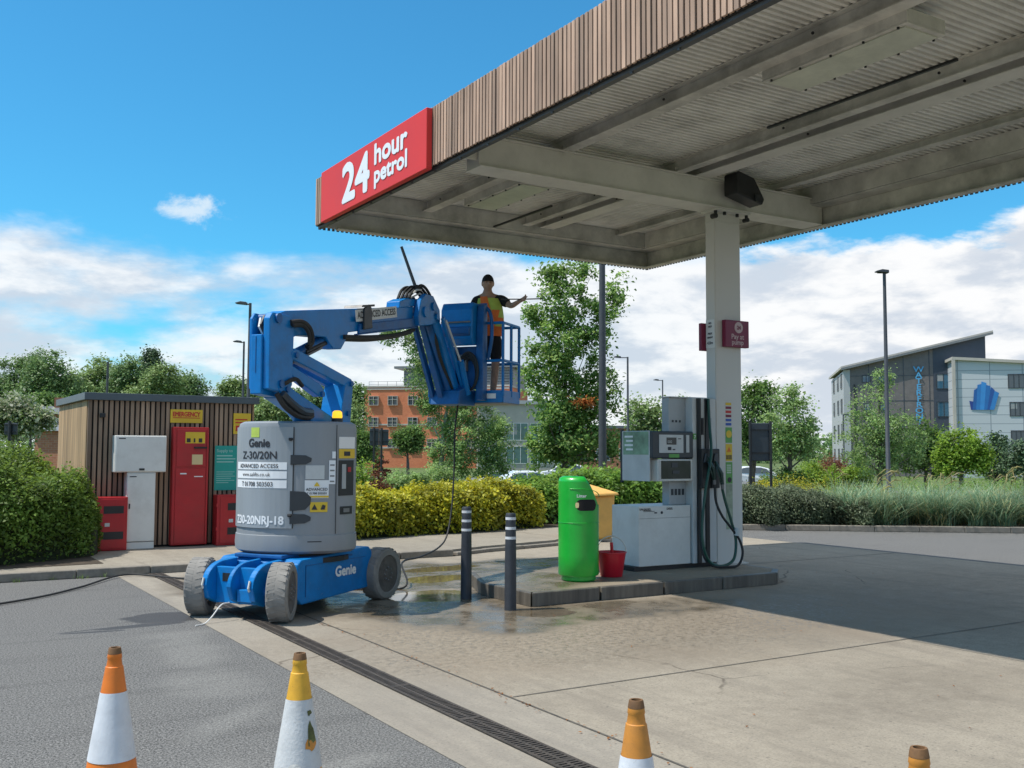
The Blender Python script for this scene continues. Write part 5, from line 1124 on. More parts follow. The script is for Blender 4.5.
mb = MB(); mb.box((3.23,Y-.224,.205),(3.66,Y-.2205,.213)); mb.build('door_gap', M['black_txt'], l_)
# tall red emergency cabinet
t = thing('emergency_cabinet', (4.2,Y,.1), 'tall dark red emergency stop cabinet with yellow window panel', 'cabinet')
mb = MB(); mb.box((3.93,Y-.14,.12),(4.50,Y-.001,2.0)); mb.build('case', M['red'], t, bevel=.012)
mb = MB(); mb.box((3.99,Y-.152,1.37),(4.45,Y-.141,1.965)); mb.build('upper_door', M['red'], t, bevel=.004); mb = MB(); mb.box((3.98,Y-.152,.15),(4.45,Y-.141,1.34)); mb.build('lower_door', M['red'], t, bevel=.004)
for x_ in (3.95, 4.475):
    mb = MB(); mb.box((x_-.012,Y-.155,.14),(x_+.012,Y-.1405,1.97)); mb.build('frame_strip', M['red'], t)
plate('panel', 4.12, 4.43, 1.74, 1.92, Y-.153, M['sig_yellow'], t)
for x_, w_ in ((4.14,.06),(4.25,.025),(4.33,.055)): plate('pictogram', x_, x_+w_, 1.755, 1.82, Y-.1565, M['black_txt'], t)
plate('notice', 4.23, 4.40, 1.40, 1.56, Y-.153, P('notice_cream', (.72,.55,.28), .5, var=.05), t)
mb = MB(); mb.box((4.26,Y-.18,1.655),(4.46,Y-.153,1.685)); mb.build('handle', M['black'], t); plate('label', 4.05,4.15,1.245,1.265,Y-.153,M['white_txt'],t); plate('label', 4.27,4.41,1.20,1.215,Y-.153,M['white_txt'],t)
# signs on shed
t = thing('emergency_sign', (4.1,Y,2.2), 'yellow sign with red EMERGENCY lettering on the shed', 'sign')
plate('panel', 3.91, 4.42, 2.07, 2.285, Y-.002, M['sig_yellow'], t, .008); text('lettering', 'EMERGENCY', .088, (3.95,Y-.0105,2.175), (1,0,0), (0,0,1), M['red_txt'], t, bold=.004, fit=(.43,.07), ext=.001); plate('print_line', 3.95,4.38,2.145,2.157,Y-.0105,M['red_txt'],t)
t = thing('warning_sign', (5.1,Y,2.1), 'orange yellow sign at the right end of the shed, partly hidden', 'sign')
plate('panel', 4.93, 5.22, 1.90, 2.245, Y-.002, M['sig_yellow'], t, .008); plate('print_line', 4.96,5.16,2.13,2.15,Y-.0105,M['red_txt'],t); plate('print_line', 4.96,5.12,2.08,2.10,Y-.0105,M['red_txt'],t); plate('pictogram', 4.97,5.08,1.95,2.04,Y-.0105,M['red_txt'],t)
t = thing('supply_sign', (4.8,Y,1.3), 'teal green information sign with pale lines of print', 'sign')
plate('panel', 4.635, 5.05, .975, 1.705, Y-.002, M['teal'], t, .008); text('lettering', 'Supply to', .07, (4.665,Y-.0105,1.60), (1,0,0), (0,0,1), M['teal_lt'], t, bold=.001, ext=.001)
for k, w_ in enumerate((.26,.31,.28)): plate('print_line', 4.665, 4.665+w_, 1.53-k*.05, 1.548-k*.05, Y-.0105, M['teal_lt'], t, .002)
for k, w_ in enumerate((.30,.27,.31,.24,.30,.2)): plate('print_line', 4.665, 4.665+w_, 1.27-k*.035, 1.279-k*.035, Y-.0105, M['teal_lt'], t, .002)
def redbox(x0, x1, lab, yf=.26):
    t = thing('extinguisher_box', ((x0+x1)/2,Y,.1), lab, 'fire box', 'low red boxes against the shed')
    mb = MB(); mb.box((x0,Y-yf,.097),(x1,Y-.001,.91)); mb.build('case', M['red'], t, bevel=.012)
    mb = MB(); mb.box((x0+.05,Y-yf-.012,.13),(x1-.04,Y-yf-.001,.88)); mb.build('door', M['red'], t, bevel=.005)
    for z_ in (.66, .27): plate('window', x0+.17, x1-.06, z_, z_+.115, Y-yf-.0125, M['black'], t)
    for z_ in (.72,.34):
        mb = MB(); mb.box((x0-.012,Y-yf+.01,z_),(x0+.02,Y-yf-.006,z_+.05)); mb.build('hinge', M['red'], t)
    plate('label', x0+.19, x0+.26, .465, .52, Y-yf-.0125, M['pump_lt'], t)
redbox(2.72, 3.24, 'low red box half hidden by the hedge, left of the white cabinet', .3); redbox(4.62, 5.24, 'low red box with two dark windows, right of the tall red cabinet')
mb = MB(); mb.box((2.84,Y-.06,2.13),(2.92,Y-.003,2.2)); tag(mb.build('camera_box', M['black'], bevel=.01), 'small dark box fixed high on the left of the slatted shed front', 'sensor')
# ================================================================== BACKGROUND
def gp(px, D):
    a = at(px, 460, D); return a.x, a.y, terr(a.x, a.y)
def zat(py, D): return H+(450.2-py)/FPX*D
# car park / road beyond the hedges
def fan(name, pts, z, mat):
    P_ = [at(px, 460, D) for px, D in pts]; return sheet(name, [(p.x, p.y) for p in P_], z, mat)
M['far_asphalt'] = P('far_asphalt', (.17,.17,.175), .9, var=.15, scale=1)
fan('car_park', [(330,48),(700,48),(760,72),(760,96),(250,96),(280,60)], -.93, M['far_asphalt'])
fan('access_road', [(700,52),(1250,60),(1300,72),(700,66)], -.92, M['far_asphalt'])
def lamp_post(px, D, hz_, r, label, arm=(1,0), grp='street lamp columns around the station', mat='lamp', door=False):
    x, y, z = gp(px, D); t = thing('lamp_post', (x,y,z), label, 'lamp post', grp)
    mb = MB(); mb.cyl((x,y,z-.1),(x,y,z+1.2),r*1.45,n=12); mb.tube([(x,y,z+1.2),(x,y,z+1.25),(x,y,hz_)], [r*1.45,r,r*.7], 12); mb.build('column', M[mat], t, True)
    d = (RT*arm[0]).normalized() if arm[0] else Vector((1,0,0)); L_ = abs(arm[1])
    mb = MB(); c0 = Vector((x,y,hz_-.05)); mb.bar(c0-d*.05, c0+d*(.15+L_), .06, .06)
    c1 = c0+d*(.1+(arm[1] if arm[1] > 0 else arm[1]*1.6)); mb.prism([(-.05,-.03),(.42,.02),(.42,.06),(.2,.12),(-.05,.09)], c1-Vector((-d.y,d.x,0))*.14, d, (0,0,1), Vector((-d.y,d.x,0)), .28); mb.build('lantern', M['lamp'], t, bevel=.02)
    if door:
        mb = MB(); q = Vector((x,y,0))-FH*(r*1.5+.006); mb.add([q+RT*-.05+Vector((0,0,zz)) for zz in (z+.9,)]+[q+RT*.05+Vector((0,0,z+.9)), q+RT*.05+Vector((0,0,z+1.15)), q-RT*.05+Vector((0,0,z+1.15))], [(0,1,2,3)]); mb.build('label', M['white'], t)
    return t
lamp_post(247, 43, zat(303,43), .085, 'taller of the two dark lamp posts behind the boom mast', (-1,.1))
lamp_post(241.5, 59, zat(342,59), .08, 'shorter farther lamp post just left of the boom mast', (-1,.1))
lamp_post(602.5, 26, 7.6, .105, 'thick dark lamp column behind the maple, its top hidden by the canopy', (1,.1))
lamp_post(628, 66, zat(356,66), .085, 'thin lamp post just right of the maple', (-1,.4))
lamp_post(663, 90, zat(379,90), .08, 'small distant lamp post above the dispenser', (-1,.3), mat='lamp')
lamp_post(888, 38, zat(268,38), .085, 'tall dark lamp post in front of the waterfront building', (-1,-.12), door=True)
lamp_post(865, 88, zat(382,88), .09, 'thin dark lamp post before the grey gable', (1,.0))
lamp_post(844, 95, zat(413,95), .09, 'short distant lamp post near the corner of the grey building', (1,.0))
x, y, z = gp(105, 46); mb = MB(); mb.cyl((x,y,z),(x,y,zat(363,46)),.06,.05,8); tag(mb.build('pole', M['lamp'], None, True), 'plain dark pole rising behind the slatted shed roof', 'pole')
# sign boards seen from behind
def board(px, D, w, y0, y1, ybase, label, th=.06, mat='pump_dk', posts=(-.42,.42)):
    x, y, z = gp(px, D); t = thing('road_sign', (x,y,z), label, 'sign', 'sign boards seen from behind')
    z0, z1 = zat(y1, D), zat(y0, D); c_ = Vector((x,y,0)); mb = MB()
    T = Matrix(((RT.x,FH.x,0,x),(RT.y,FH.y,0,y),(0,0,1,0),(0,0,0,1)))
    mb = MB(T); mb.box((-w/2,-th/2,z0),(w/2,th/2,z1)); mb.build('board', M[mat], t, bevel=.02)
    mb = MB(T); 
    for zz in (z0+.2*(z1-z0), z0+.8*(z1-z0)): mb.box((-w/2,-th/2-.03,zz),(w/2,-th/2-.002,zz+.05))
    mb.build('rail', M['black'], t)
    for p in posts:
        mb = MB(T); mb.cyl((p*w,-.09,z-.3),(p*w,-.09,z1+.06),.045,n=10); mb.build('post', M['black'], t, True)
board(760, 33, .66, 422, 460, 481, 'dark double post sign board standing in the planting right of the column', posts=(-.5,.5))
board(374, 47, .42, 429, 446, 467, 'left one of two small dark sign backs below the brick building', posts=(0,))
board(383.5, 45, .42, 430, 446, 467, 'right one of two small dark sign backs below the brick building', posts=(-.2,))
board(10, 30, .38, 425, 437, 450, 'small dark sign box poking above the left hedge', posts=(0,))
# ---------- buildings helper: a facade frame
def frame(px, D, yaw_deg):
    """origin on terrain at px,D; x axis = right turned by yaw (positive: right end farther)"""
    x, y, z = gp(px, D); a = R(yaw_deg); d = RT*math.cos(a)+FH*math.sin(a); n_ = Vector((d.y,-d.x,0))  # n points to camera
    return Matrix(((d.x,-n_.x,0,x),(d.y,-n_.y,0,y),(0,0,1,z),(0,0,0,1)))
def win(T, par, x0, x1, z0, z1, glass='window', fr='pump_lt', mull=1, proud=.06, y=0, nm='window', transom=False):
    mb = MB(T); f = .07; yo = y-proud
    mb.box((x0-f,yo,z0-f),(x1+f,y-.004,z0)); mb.box((x0-f,yo,z1),(x1+f,y-.004,z1+f)); mb.box((x0-f,yo,z0+.001),(x0,y-.004,z1-.001)); mb.box((x1,yo,z0+.001),(x1+f,y-.004,z1-.001))
    for k in range(mull): xm = x0+(x1-x0)*(k+1)/(mull+1); mb.box((xm-.035,yo+.01,z0+.001),(xm+.035,y-.004,z1-.001))
    if transom: zm = z0+(z1-z0)*.62; mb.box((x0+.001,yo+.015,zm-.03),(x1-.001,y-.005,zm+.03))
    w = mb.build(nm, M[fr], par)
    mb = MB(T); mb.box((x0+.001,y-.02,z0+.001),(x1-.001,y-.008,z1-.001)); mb.build('pane', M[glass], w)
    if random.random() < .45:
        q = random.uniform(.25, .7); mb = MB(T); mb.box((x0+.03,y-.0235,z1-(z1-z0)*q),((x0+x1)/2-.04 if random.random() < .5 else x1-.03,y-.0205,z1-.02)); mb.build('blind', M['blind'], w)
    return w
def brick_mat(name, c1, c2, mortar, sc):
    m = newmat(name); n, l = nt(m); b = n['Principled BSDF']; tc = n.new('ShaderNodeTexCoord')
    br = n.new('ShaderNodeTexBrick'); br.inputs['Scale'].default_value = sc; br.inputs['Color1'].default_value = c1+(1,); br.inputs['Color2'].default_value = c2+(1,); br.inputs['Mortar'].default_value = mortar+(1,); br.inputs['Mortar Size'].default_value = .012
    mp = n.new('ShaderNodeMapping'); mp.inputs['Rotation'].default_value = (R(90),0,0); l.new(tc.outputs['Object'], mp.inputs[0]); l.new(mp.outputs[0], br.inputs[0])
    nz = noise(n, l, tc.outputs['Object'], .3); l.new(mixc(n, l, mrange(n, l, nz, .4, .7, 0, .3), br.outputs[0], tuple(c*.7 for c in c1)), b.inputs['Base Color']); b.inputs['Roughness'].default_value = .85; return m
M['brick'] = brick_mat('red_brick', (.60,.165,.07), (.70,.215,.09), (.5,.32,.22), 2.2)
M['brick_o'] = brick_mat('orange_brick', (.38,.14,.075), (.46,.19,.1), (.42,.3,.22), 2.2)
# brick office block
D = 150; T = frame(363, D, -12); bt = thing('brick_office_building', T.translation, 'orange brick office block with grey rooftop plant room behind the birch', 'building')
zb = T.translation.z; zh = zat(388, D)-zb; W_ = 22
mb = MB(T); mb.box((0,0,0),(W_,14,zh)); mb.build('wall', M['brick'], bt)
mb = MB(T)
for zz in (zh-.35, zh-5.6, zh-9.0): mb.box((-.05,-.10,zz),(W_+.05,-.003,zz+.22))
mb.box((-.1,-.15,zh+.001),(W_+.1,14.1,zh+.25)); mb.build('stone_band', M['stone'], bt)
mb = MB(T)
for xx in (.4,) : mb.box((xx,1.0,zh+.9),(W_-.3,1.03,zh+.95)); mb.box((xx,1.0,zh+.5),(W_-.3,1.03,zh+.55))
for k in range(17): mb.box((.4+k*1.43,1.0,zh+.26),(.45+k*1.43,1.03,zh+.95))
mb.build('railing', M['lamp_lt'], bt)
for r_, zc in enumerate((zh-2.55, zh-5.75+1.9-2.0, zh-8.9)):
    zc = zh-2.6-3.15*r_
    for k in range(8):
        xx = .95+k*2.95 + (0 if k < 2 else .15)
        w = win(T, bt, xx, xx+1.35, zc, zc+1.25, mull=1, transom=True, proud=.35, fr='stone')
mb = MB(T); mb.box((5.2,3,zh+.26),(22,12,zh+2.9)); mb.build('plant_room', M['lamp_lt'], bt); mb = MB(T); mb.box((3.9,2.2,zh+2.95),(23,12.6,zh+3.3)); mb.build('roof', M['lamp_lt'], bt)
mb = MB(T)
for k in range(6): mb.box((5.2,2.96,zh+.45+k*.4),(22,2.995,zh+.55+k*.4))
mb.build('louvre', M['lamp'], bt)
# glazed white block
D = 135; T = frame(478, D, 3); bt = thing('glazed_building', T.translation, 'low white building with green tinted glass behind the maple', 'building'); zb = T.translation.z; zh = zat(404, D)-zb; W_ = 13.5
mb = MB(T); mb.box((0,0,0),(W_,12,zh)); mb.build('wall', M['stone'], bt); mb = MB(T); mb.box((-.3,-.4,zh+.002),(W_+.3,12.3,zh+.5)); mb.build('roof', M['clad_w'], bt)
for r_ in range(2):
    for k in range(4): win(T, bt, .6+k*3.2, 3.4+k*3.2, .9+r_*3.1, 3.1+r_*3.1, glass='grn_glass', mull=2, fr='white')
T = frame(566, 110, 0); bt = thing('brick_building', T.translation, 'small orange brick building seen low behind the maple trunk', 'building'); zh = zat(428,110)-T.translation.z
mb = MB(T); mb.box((0,0,0),(8.2,9,zh)); mb.build('wall', M['brick_o'], bt); mb = MB(T); mb.box((-.2,-.2,zh+.002),(8.4,9.2,zh+.3)); mb.build('roof', M['roofslate'], bt)
for k in range(3): win(T, bt, .8+k*2.5, 2.2+k*2.5, 1.6, 2.8)
# waterfront building
D = 110
T = frame(846, D, -13); wb = thing('waterfront_building', T.translation, 'large dark grey building with a rising mono pitch roof and blue vertical WATERFRONT lettering', 'building'); zb = T.translation.z
def u_at(px, T, y=0):
    o = T.translation; d = Vector((T[0][0],T[1][0],0)); n_ = Vector((T[0][1],T[1][1],0)); o = o+n_*y
    # intersect horizontal ray through px with facade line
    p = at(px,450,1.0); v = Vector((p.x,p.y,0)); det = v.x*(-d.y)+d.x*v.y; s_ = (v.x*o.y-v.y*o.x)/(d.x*v.y-d.y*v.x); return s_, (o+d*s_)
def zq(px, py, T, y=0):
    s_, q = u_at(px, T, y); Dq = q.dot(FH); return H+(450.2-py)/FPX*Dq-T.translation.z
uA = 0; uE, qE = u_at(988, T); zA = zq(846.5, 368, T); zE = zq(988, 333, T); uS, _ = u_at(935, T); zS = zA+(zE-zA)*uS/uE
def gable(mbx, u0, u1, y0, y1, off=0): 
    a = zA+(zE-zA)*u0/uE+off; b = zA+(zE-zA)*u1/uE+off
    mbx.add([(u0,y0,0),(u1,y0,0),(u1,y1,0),(u0,y1,0),(u0,y0,a),(u1,y0,b),(u1,y1,b),(u0,y1,a)], [(3,2,1,0),(4,5,6,7),(0,1,5,4),(1,2,6,5),(2,3,7,6),(3,0,4,7)])
mb = MB(T); gable(mb, 0, uS-.01, 0, 16); mb.build('gable_wall', M['clad_g'], wb)
mb = MB(T); gable(mb, uS, uE, -.02, 16); mb.build('gable_wall', M['clad_d'], wb)
mb = MB(T); uR, _ = u_at(995, T); a = zA; b = zA+(zE-zA)*uR/uE
mb.add([(-.4,-.5,a+.05),(uR,-.5,b+.05),(uR,16.5,b+.05),(-.4,16.5,a+.05),(-.4,-.5,a+.3),(uR,-.5,b+.3),(uR,16.5,b+.3),(-.4,16.5,a+.3)], [(3,2,1,0),(4,5,6,7),(0,1,5,4),(1,2,6,5),(2,3,7,6),(3,0,4,7)]); mb.build('roof', M['stone'], wb)
# pale left flank (separate panel on the end wall)
mb = MB(T); mb.box((-.12,0,0),(-.003,16,zA-.2)); mb.box((-.13,-.1,0),(.55,-.004,zA-.05)); mb.build('flank_wall', M['clad_w'], wb)
TF = T @ Matrix(((0,1,0,-.12),(-1,0,0,16),(0,0,1,0),(0,0,0,1)))   # x runs from far end to corner, facing left
for r_ in range(4):
    for x_ in (3.0, 8.5, 12.8): win(TF, wb, x_, x_+1.6, 1.4+r_*2.75, 2.9+r_*2.75, fr='lamp_lt')
def winpx(px0, px1, py0, py1, T, par, glass='window_blue', mull=1, y=0, fr='pump_dk'):
    a = u_at(px0,T,y)[0]; b = u_at(px1,T,y)[0]; z0 = zq((px0+px1)/2, py1, T, y); z1 = zq((px0+px1)/2, py0, T, y); return win(T, par, a, b, z0, z1, glass=glass, mull=mull, y=y, fr=fr)
for y0 in (374, 402, 428): winpx(864,871,y0,y0+6.5,T,wb); winpx(880,886,y0,y0+6.5,T,wb)
for y0 in (372.5, 400.5, 428): winpx(938.5,951.5,y0,y0+14,T,wb,mull=1,y=-.03)
mb = MB(T); mb.box((u_at(855,T)[0],-.12,0),(u_at(856.2,T)[0],-.01,zq(855,383,T))); mb.build('downpipe', M['black'], wb)
for px_ in (870, 905, 931):
    u__, _ = u_at(px_, T); mb = MB(T); mb.box((u__-.03,-.03,0),(u__+.03,-.002,zA+(zE-zA)*u__/uE-.1)); mb.build('cladding_joint', M['clad_d'], wb)
for k_ in range(1, 5):
    mb = MB(T); mb.box((.6,-.025,k_*2.7),(uS-.05,-.003,k_*2.7+.05)); mb.build('cladding_joint', M['clad_d'], wb)
mb = MB(T); mb.add([(-.4,-.62,a-.12),(uR,-.62,b-.12),(uR,-.505,b-.12),(-.4,-.505,a-.12),(-.4,-.62,a+.12),(uR,-.62,b+.12),(uR,-.505,b+.12),(-.4,-.505,a+.12)], [(3,2,1,0),(4,5,6,7),(0,1,5,4),(1,2,6,5),(2,3,7,6),(3,0,4,7)]); mb.build('gutter', M['lamp_lt'], wb)
uL, _ = u_at(919.5, T)
for k, ch_ in enumerate('WATERFRONT'):
    zz = zq(921, 364.5+k*5.9+5.6, T); text('lettering', ch_, .82, T @ Vector((uL+.05,-.12,zz)), T.to_3x3() @ Vector((1,0,0)), (0,0,1), M['letters'], wb, bold=.02, align='CENTER', ext=.05, sx=1.25)
# white wing
T2 = frame(957, 104, -13); ww = thing('white_wing_building', T2.translation, 'pale panelled wing with a blue splash emblem beside the dark gable', 'building'); 
zl = zq(953.5, 358, T2); uW = 26; zr = zq(1024, 361, T2); u24 = u_at(1024, T2)[0]; zr2 = zl+(zr-zl)*uW/u24
mb = MB(T2); mb.add([(0,0,0),(uW,0,0),(uW,15,0),(0,15,0),(0,0,zl),(uW,0,zr2),(uW,15,zr2),(0,15,zl)], [(3,2,1,0),(4,5,6,7),(0,1,5,4),(1,2,6,5),(2,3,7,6),(3,0,4,7)]); 
def panel_mat():
    m = newmat('panel_joints'); n, l = nt(m); b = n['Principled BSDF']; tc = n.new('ShaderNodeTexCoord'); mp = n.new('ShaderNodeMapping'); mp.inputs['Rotation'].default_value = (R(90),0,R(0)); l.new(tc.outputs['Object'], mp.inputs[0])
    br = n.new('ShaderNodeTexBrick'); br.offset = 0; br.inputs['Scale'].default_value = .55; br.inputs['Color1'].default_value = (.50,.52,.54,1); br.inputs['Color2'].default_value = (.54,.56,.58,1); br.inputs['Mortar'].default_value = (.25,.28,.31,1); br.inputs['Mortar Size'].default_value = .018; br.inputs['Brick Width'].default_value = 1.2; br.inputs['Row Height'].default_value = .5
    l.new(mp.outputs[0], br.inputs[0]); l.new(br.outputs[0], b.inputs['Base Color']); b.inputs['Roughness'].default_value = .55; return m
M['panel'] = panel_mat(); mb.build('wall', M['panel'], ww)
mb = MB(T2); mb.add([(-.3,-.35,zl+.01),(uW+.3,-.35,zr2+.01),(uW+.3,15.3,zr2+.01),(-.3,15.3,zl+.01),(-.3,-.35,zl+.3),(uW+.3,-.35,zr2+.3),(uW+.3,15.3,zr2+.3),(-.3,15.3,zl+.3)], [(3,2,1,0),(4,5,6,7),(0,1,5,4),(1,2,6,5),(2,3,7,6),(3,0,4,7)]); mb.box((-.3,-.34,0),(-.01,-.01,zl)); mb.build('roof', M['stone'], ww)
for y0, px0 in ((372.5,1010.5),(400.5,1011.5),(429,1012)): winpx(px0,1026,y0,y0+13,T2,ww,glass='window',mull=2)
for y0 in (372.5, 400.5, 429): winpx(1045,1065,y0,y0+13,T2,ww,glass='window',mull=2)
# emblem: fan of slanted shards
em = thing('wall_emblem', T2 @ Vector((u_at(985,T2)[0],-.1,zq(985,395,T2))), 'blue faceted splash emblem mounted on the pale wing wall', 'emblem'); 
shards = [([(972,408),(970.5,399),(976,400),(978,408)],.55),([(973.5,408),(975.5,388),(979.5,386),(981,408)],.8),([(977,408),(979,383),(983,382),(984,408)],1.1),([(981,408),(983,379.5),(988,381),(988,408)],1.35),([(985,408),(987.5,383),(992,384),(991,408)],.95),([(988,408),(992.5,385),(996,388),(993.5,408)],.7),([(990.5,408),(996,389),(1000.5,391),(995,408)],1.2)]
for pts_, br_ in shards:
    mb = MB(T2); q = [(u_at(px,T2)[0], zq(px,py,T2)) for px, py in pts_]; o_ = .05+.01*shards.index((pts_, br_)); mb.prism(q, (0,-o_,0), (1,0,0), (0,0,1), (0,-1,0), .008)
    mb.build('shard', P('emblem_shard', (.02+.05*max(0,br_-.9),.04+.24*max(0,br_-.5),.22+.42*(br_-.5)), .4, var=.1, scale=1), em)
# hillside house
T = frame(36, 62, 12); hs = thing('house', T.translation, 'small brick house with slate roof glimpsed between the shed and the left trees', 'house')
z0 = zat(416,62)-T.translation.z; z1 = zat(406.5,62)-T.translation.z
mb = MB(T); mb.box((0,0,0),(5.2,5,z0)); mb.build('wall', M['brick_o'], hs)
mb = MB(T); mb.add([(-.3,-.35,z0+.01),(5.5,-.35,z0+.01),(5.5,5.35,z0+.01),(-.3,5.35,z0+.01),(-.3,2.5,z1),(5.5,2.5,z1)], [(0,1,5,4),(2,3,4,5),(0,4,3),(1,2,5),(3,2,1,0)]); rf = mb.build('roof', M['roofslate'], hs)
mb = MB(T); mb.box((.5,2.0,z1-.5),(1.2,2.8,z1+.55)); mb.build('chimney', M['brick_o'], rf)
for x_ in (.7, 2.4, 4.0): win(T, hs, x_, x_+.8, z0-1.2, z0-.3, fr='white')
T = frame(34, 50, -10); hs = thing('outbuilding', T.translation, 'low grey pitched outbuilding roof below the slate roofed house', 'outbuilding'); z0 = zat(433,50)-T.translation.z; z1 = zat(426,50)-T.translation.z
mb = MB(T); mb.box((0,0,0),(3.2,3,z0)); mb.build('wall', M['brick_o'], hs); mb = MB(T); mb.add([(-.2,-.25,z0+.01),(3.4,-.25,z0+.01),(3.4,3.25,z0+.01),(-.2,3.25,z0+.01),(-.2,1.5,z1),(3.4,1.5,z1)], [(0,1,5,4),(2,3,4,5),(0,4,3),(1,2,5),(3,2,1,0)]); mb.build('roof', M['lamp_lt'], hs)
# cars
def car(px, D, yaw, label, hgt=1.46, ln=4.25, col='carwhite'):
    T = frame(px, D, yaw); t = thing('parked_car', T.translation, label, 'car', 'white cars parked beyond the hedge'); w = 1.76
    side = [(0,.32),(.02,.62),(.12,.78),(.95,.92),(1.55,1.36),(1.9,hgt),(3.0,hgt),(3.6,1.32),(4.0,1.0),(4.22,.92),(ln,.6),(ln-.02,.32)]
    mb = MB(T); n = len(side); secs = []
    for yy, kx in ((0,1),( .12,1),(w-.12,1),(w,1)):
        ins = .12 if yy in (0, w) else 0
        secs.append([(x, yy+((.20*(max(0,z-.9)/.55)) if yy < w/2 else -(.20*(max(0,z-.9)/.55))), z-(.02 if ins else 0)) for x, z in side])
    vs = sum(secs, []); mb.add(vs, [(i*n+j,i*n+(j+1) % n,(i+1)*n+(j+1) % n,(i+1)*n+j) for i in range(3) for j in range(n)]+[tuple(range(n)),tuple(range(4*n-1,3*n-1,-1))]); mb.build('body', M[col], t, bevel=.04)
    def glass(poly, yy):
        mb = MB(T); v = [(x, (yy+.20*(max(0,z-.9)/.55)-.014) if yy == 0 else (yy-.20*(max(0,z-.9)/.55)+.014), z) for x, z in poly]; mb.add(v, [tuple(range(len(v)))]); mb.build('window', M['window'], t)
    for yy in (0, w):
        glass([(1.12,.96),(1.62,1.32),(1.95,1.38),(2.35,1.38),(2.35,.96)], yy); glass([(2.42,.96),(2.42,1.38),(2.98,1.38),(3.45,1.27),(3.75,.98)], yy)
    mb = MB(T); mb.add([(1.0,.22,.955),(1.0,w-.22,.955),(1.60,w-.30,1.385),(1.60,.30,1.385)], [(0,1,2,3)]); mb.build('windscreen', M['window'], t)
    mb = MB(T); mb.add([(4.03,.22,1.02),(4.03,w-.22,1.02),(3.64,w-.30,1.33),(3.64,.30,1.33)], [(0,1,2,3)]); mb.build('rear_window', M['window'], t)
    for x_ in (.8, 3.45):
        for yy in (-.0, w-.18):
            mb = MB(T); mb.cyl((x_,yy-.01,.31),(x_,yy+.19,.31),.31,n=20); wl = mb.build('wheel', M['blackrub'], t, True); mb = MB(T); mb.cyl((x_,yy-.02 if yy < .5 else yy+.2,.31),(x_,yy-.011 if yy < .5 else yy+.191,.31),.19,n=12); mb.build('rim', M['lamp_lt'], wl)
    for yy in (.12, w-.42):
        mb = MB(T); mb.box((-.005,yy,.64),(.05,yy+.3,.74)); mb.build('headlight', M['pump_lt'], t); mb = MB(T); mb.box((ln-.03,yy,.7),(ln+.006,yy+.3,.82)); mb.build('tail_light', M['red'], t)
    mb = MB(T); mb.box((-.012,.2,.36),(.01,w-.2,.5)); mb.box((-.014,.6,.42),(-.004,1.15,.52)); mb.build('grille', M['black'], t)
    return t
car(462, 58, 0, 'white car in front of the white hatchback, mostly hidden by the birch')
def car2(): return None
car(487, 55, 20, 'white hatchback showing its rear window between birch and maple', hgt=1.5)
car(540, 88, 0, 'most distant white car, seen beside the maple trunk')
car(722, 78, 0, 'pale car mostly hidden behind the canopy column')
mb = MB(); x, y, z = gp(584, 44); mb.box((x-.5,y-.2,z),(x+.5,y+.2,zat(473,44))); mb.box((x-.55,y-.25,zat(473,44)+.001),(x+.55,y+.25,zat(471.5,44))); tag(mb.build('utility_cabinet', M['pump_lt'], bevel=.02), 'small pale utility cabinet beyond the hedge between the two maple trunks', 'cabinet')
# ================================================================== VEGETATION
def rel(px, py, D, x, y, z): 
    p = at(px, 450, D); return (p.x-x, p.y-y, zat(py, D)-z)
def tree_px(name, label, px, D, blobs, n, per, cr, ls, mat, tr=.12, **kw):
    """blobs in picture coordinates at depth D+dd: (px,py,rx_px,ry_px,dd)"""
    x, y, z = gp(px, D); E_ = []
    for b in blobs:
        bx, by, rx, ry = b[:4]; dd = b[4] if len(b) > 4 else 0; c_ = rel(bx, by, D+dd, x, y, z); sc = (D+dd)/FPX
        E_.append(c_+(rx*sc, (rx+ry)/2*sc*.9, ry*sc))
    return tree(name, label, (x,y,z), kw.pop('th', 1.5), tr, E_, n, per, cr, ls, M[mat], **kw)
# left clipped evergreen hedge mass
hedge('evergreen_hedge', 'big dense evergreen hedge at the left with bright feathery top', None, [(-6,17.1),(-2,16.9),(1.2,16.6),(2.70,15.95)], 1.75, 1.60, .05, M['lf_hedge'], 170000, base=.1, rough=.26, hf=lambda q: 1.06-.46*max(0,q-.82)/.18, wf=lambda q: 1-.52*max(0,q-.8)/.2)
# yellow privet and green hedges beyond the pavement
hedge('privet_hedge', 'yellow green privet hedge beyond the pavement behind the bollards', None, [(5.6,17.2),(8.0,17.4),(11.6,18.0)], .8, .80, .065, M['lf_yellow'], 56000, base=.1, rough=.18)
hedge('laurel_hedge', 'mid green hedge behind the grit bin and dispenser', None, [(11.7,18.6),(14.0,18.7),(16.2,18.4)], .9, 1.0, .085, M['lf_green'], 24000, base=.1, rough=.15)
hedge('cotoneaster_hedge', 'grey green spreading shrub border along the right hand kerb', None, [(14.9,17.2),(16.5,16.3),(17.6,15.4),(18.35,14.9)], 1.05, .66, .042, M['lf_grey'], 90000, base=.1, rough=.34)
